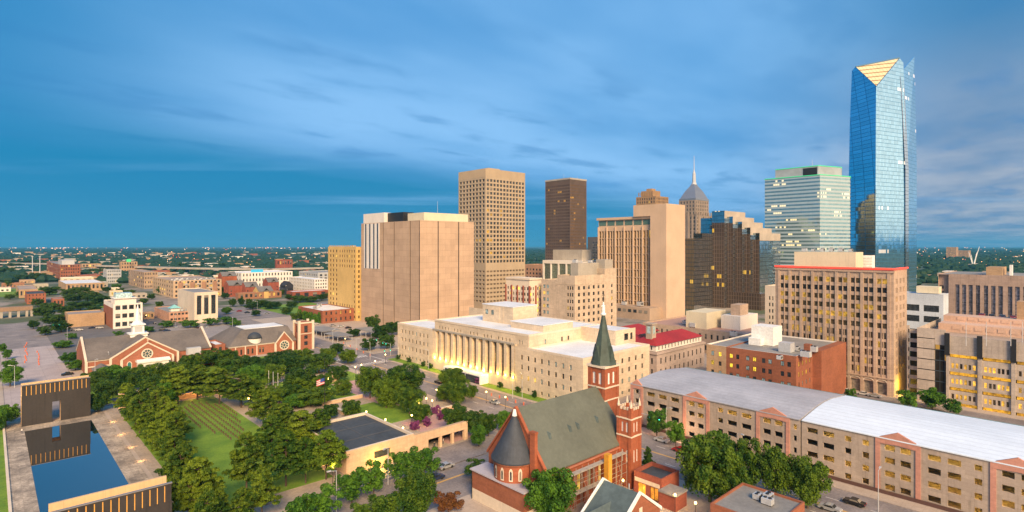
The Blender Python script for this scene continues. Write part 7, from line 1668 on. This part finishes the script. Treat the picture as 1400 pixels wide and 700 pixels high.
def people():
    cols_ = {'dark': ((.03, .03, .04), (.06, .06, .09)), 'white': ((.6, .58, .55), (.10, .10, .14)), 'red': ((.35, .06, .05), (.05, .05, .07))}
    def pm(n):
        m, t, b = bsdf('clothes_'+n); z = t.sep(t.new('ShaderNodeTexCoord').outputs['Object'])[2]; top, leg = cols_[n]
        c = t.mix(t.m('GREATER_THAN', z, .92), leg, top); c = t.mix(t.m('GREATER_THAN', z, 1.46), c, (.45, .28, .20)); c = t.mix(t.m('GREATER_THAN', z, 1.66), c, (.04, .025, .015)); t.l.new(c, b.inputs['Base Color']); b.inputs['Roughness'].default_value = .8; return m
    V = [(0, 0, .95, .15), (0, 0, 1.2, .15), (0, 0, 1.42, .15), (0, 0, 1.52, .06), (0, .02, 1.64, .105), (0, .02, 1.73, .085), (.19, 0, 1.40, .06), (.25, -.02, 1.12, .048), (.24, .08, .86, .04), (-.19, 0, 1.40, .06), (-.25, .02, 1.12, .048), (-.24, -.06, .86, .04), (.09, 0, .88, .095), (.10, .06, .48, .065), (.10, .0, .07, .05), (.10, .13, .04, .04), (-.09, 0, .88, .095), (-.10, -.03, .48, .065), (-.10, -.14, .08, .05), (-.10, -.02, .04, .04)]
    E_ = [(0, 1), (1, 2), (2, 3), (3, 4), (4, 5), (2, 6), (6, 7), (7, 8), (2, 9), (9, 10), (10, 11), (0, 12), (12, 13), (13, 14), (14, 15), (0, 16), (16, 17), (17, 18), (18, 19)]
    for px, py, z, c, lab in ((30, 593, .21, 'white', 'person in a pale top standing at the left end of the pool'), (130, 563, .21, 'dark', 'person in dark clothes standing left of two others by the far gate'), (133, 562.5, .21, 'red', 'person in a red top by the right edge of the far gate'), (137, 563, .21, 'dark', 'person in dark clothes standing right of the red top by the far gate'), (606, 607, .2, 'white', 'person in a white top standing in the driveway'), (594, 612, .2, 'dark', 'person in dark clothes walking on the driveway pavement')):
        x, y = g(px, py, z); me = bpy.data.meshes.new('person'); me.from_pydata([v[:3] for v in V], E_, []); me.materials.append(pm(c) if 'clothes_'+c not in bpy.data.materials else bpy.data.materials['clothes_'+c])
        o = bpy.data.objects.new('person', me); C.objects.link(o); o.location = (x, y, z); o.rotation_euler.z = R.uniform(0, 6); sk = o.modifiers.new('skin', 'SKIN'); su = o.modifiers.new('sub', 'SUBSURF'); su.levels = su.render_levels = 1
        for i, v in enumerate(me.skin_vertices[0].data if me.skin_vertices else []): v.radius = (V[i][3], V[i][3])
        if me.skin_vertices: me.skin_vertices[0].data[0].use_root = True
        tag(o, lab, 'person')
people()
def cones():
    b = MB(); b.lathe(0, 0, [(.34, 0), (.34, .08), (.24, .1), (.24, .95), (.17, 1.05)], 10); me = meshof(b, 'traffic_barrel', plain('barrel_orange', (.60, .14, .06), .6))
    pts = [(36-k*.15+R.uniform(-3, 3), 470+k*2.6) for k in range(11)]+[(52+R.uniform(-2, 2), 482+k*3.4) for k in range(6)]+[(470+k*9, 470+k*4.2) for k in range(5)]+[(672+k*11, 541+k*3.2) for k in range(5)]
    for px, py in pts:
        x, y = g(px, py); o = bpy.data.objects.new('traffic_barrel', me); C.objects.link(o); o.location = (x, y, .01); tag(o, 'orange traffic barrel standing in the street', 'traffic barrel', 'orange traffic barrels')
cones()

# ------------------------------------------------------------------ evening haze over the plain
def haze():
    b = MB(); S = 31000; b.box(-S, -S, -1.05, S, S, 285); m = bpy.data.materials.new('haze'); m.use_nodes = True; t = NT(m.node_tree); t.n.clear()
    o = t.new('ShaderNodeOutputMaterial'); v = t.new('ShaderNodeVolumePrincipled'); v.inputs['Color'].default_value = (.10, .52, .92, 1); v.inputs['Density'].default_value = .000055; v.inputs['Anisotropy'].default_value = 0.0
    t.l.new(v.outputs[0], o.inputs['Volume']); tag(b.build('haze', m), kind='stuff')
haze()
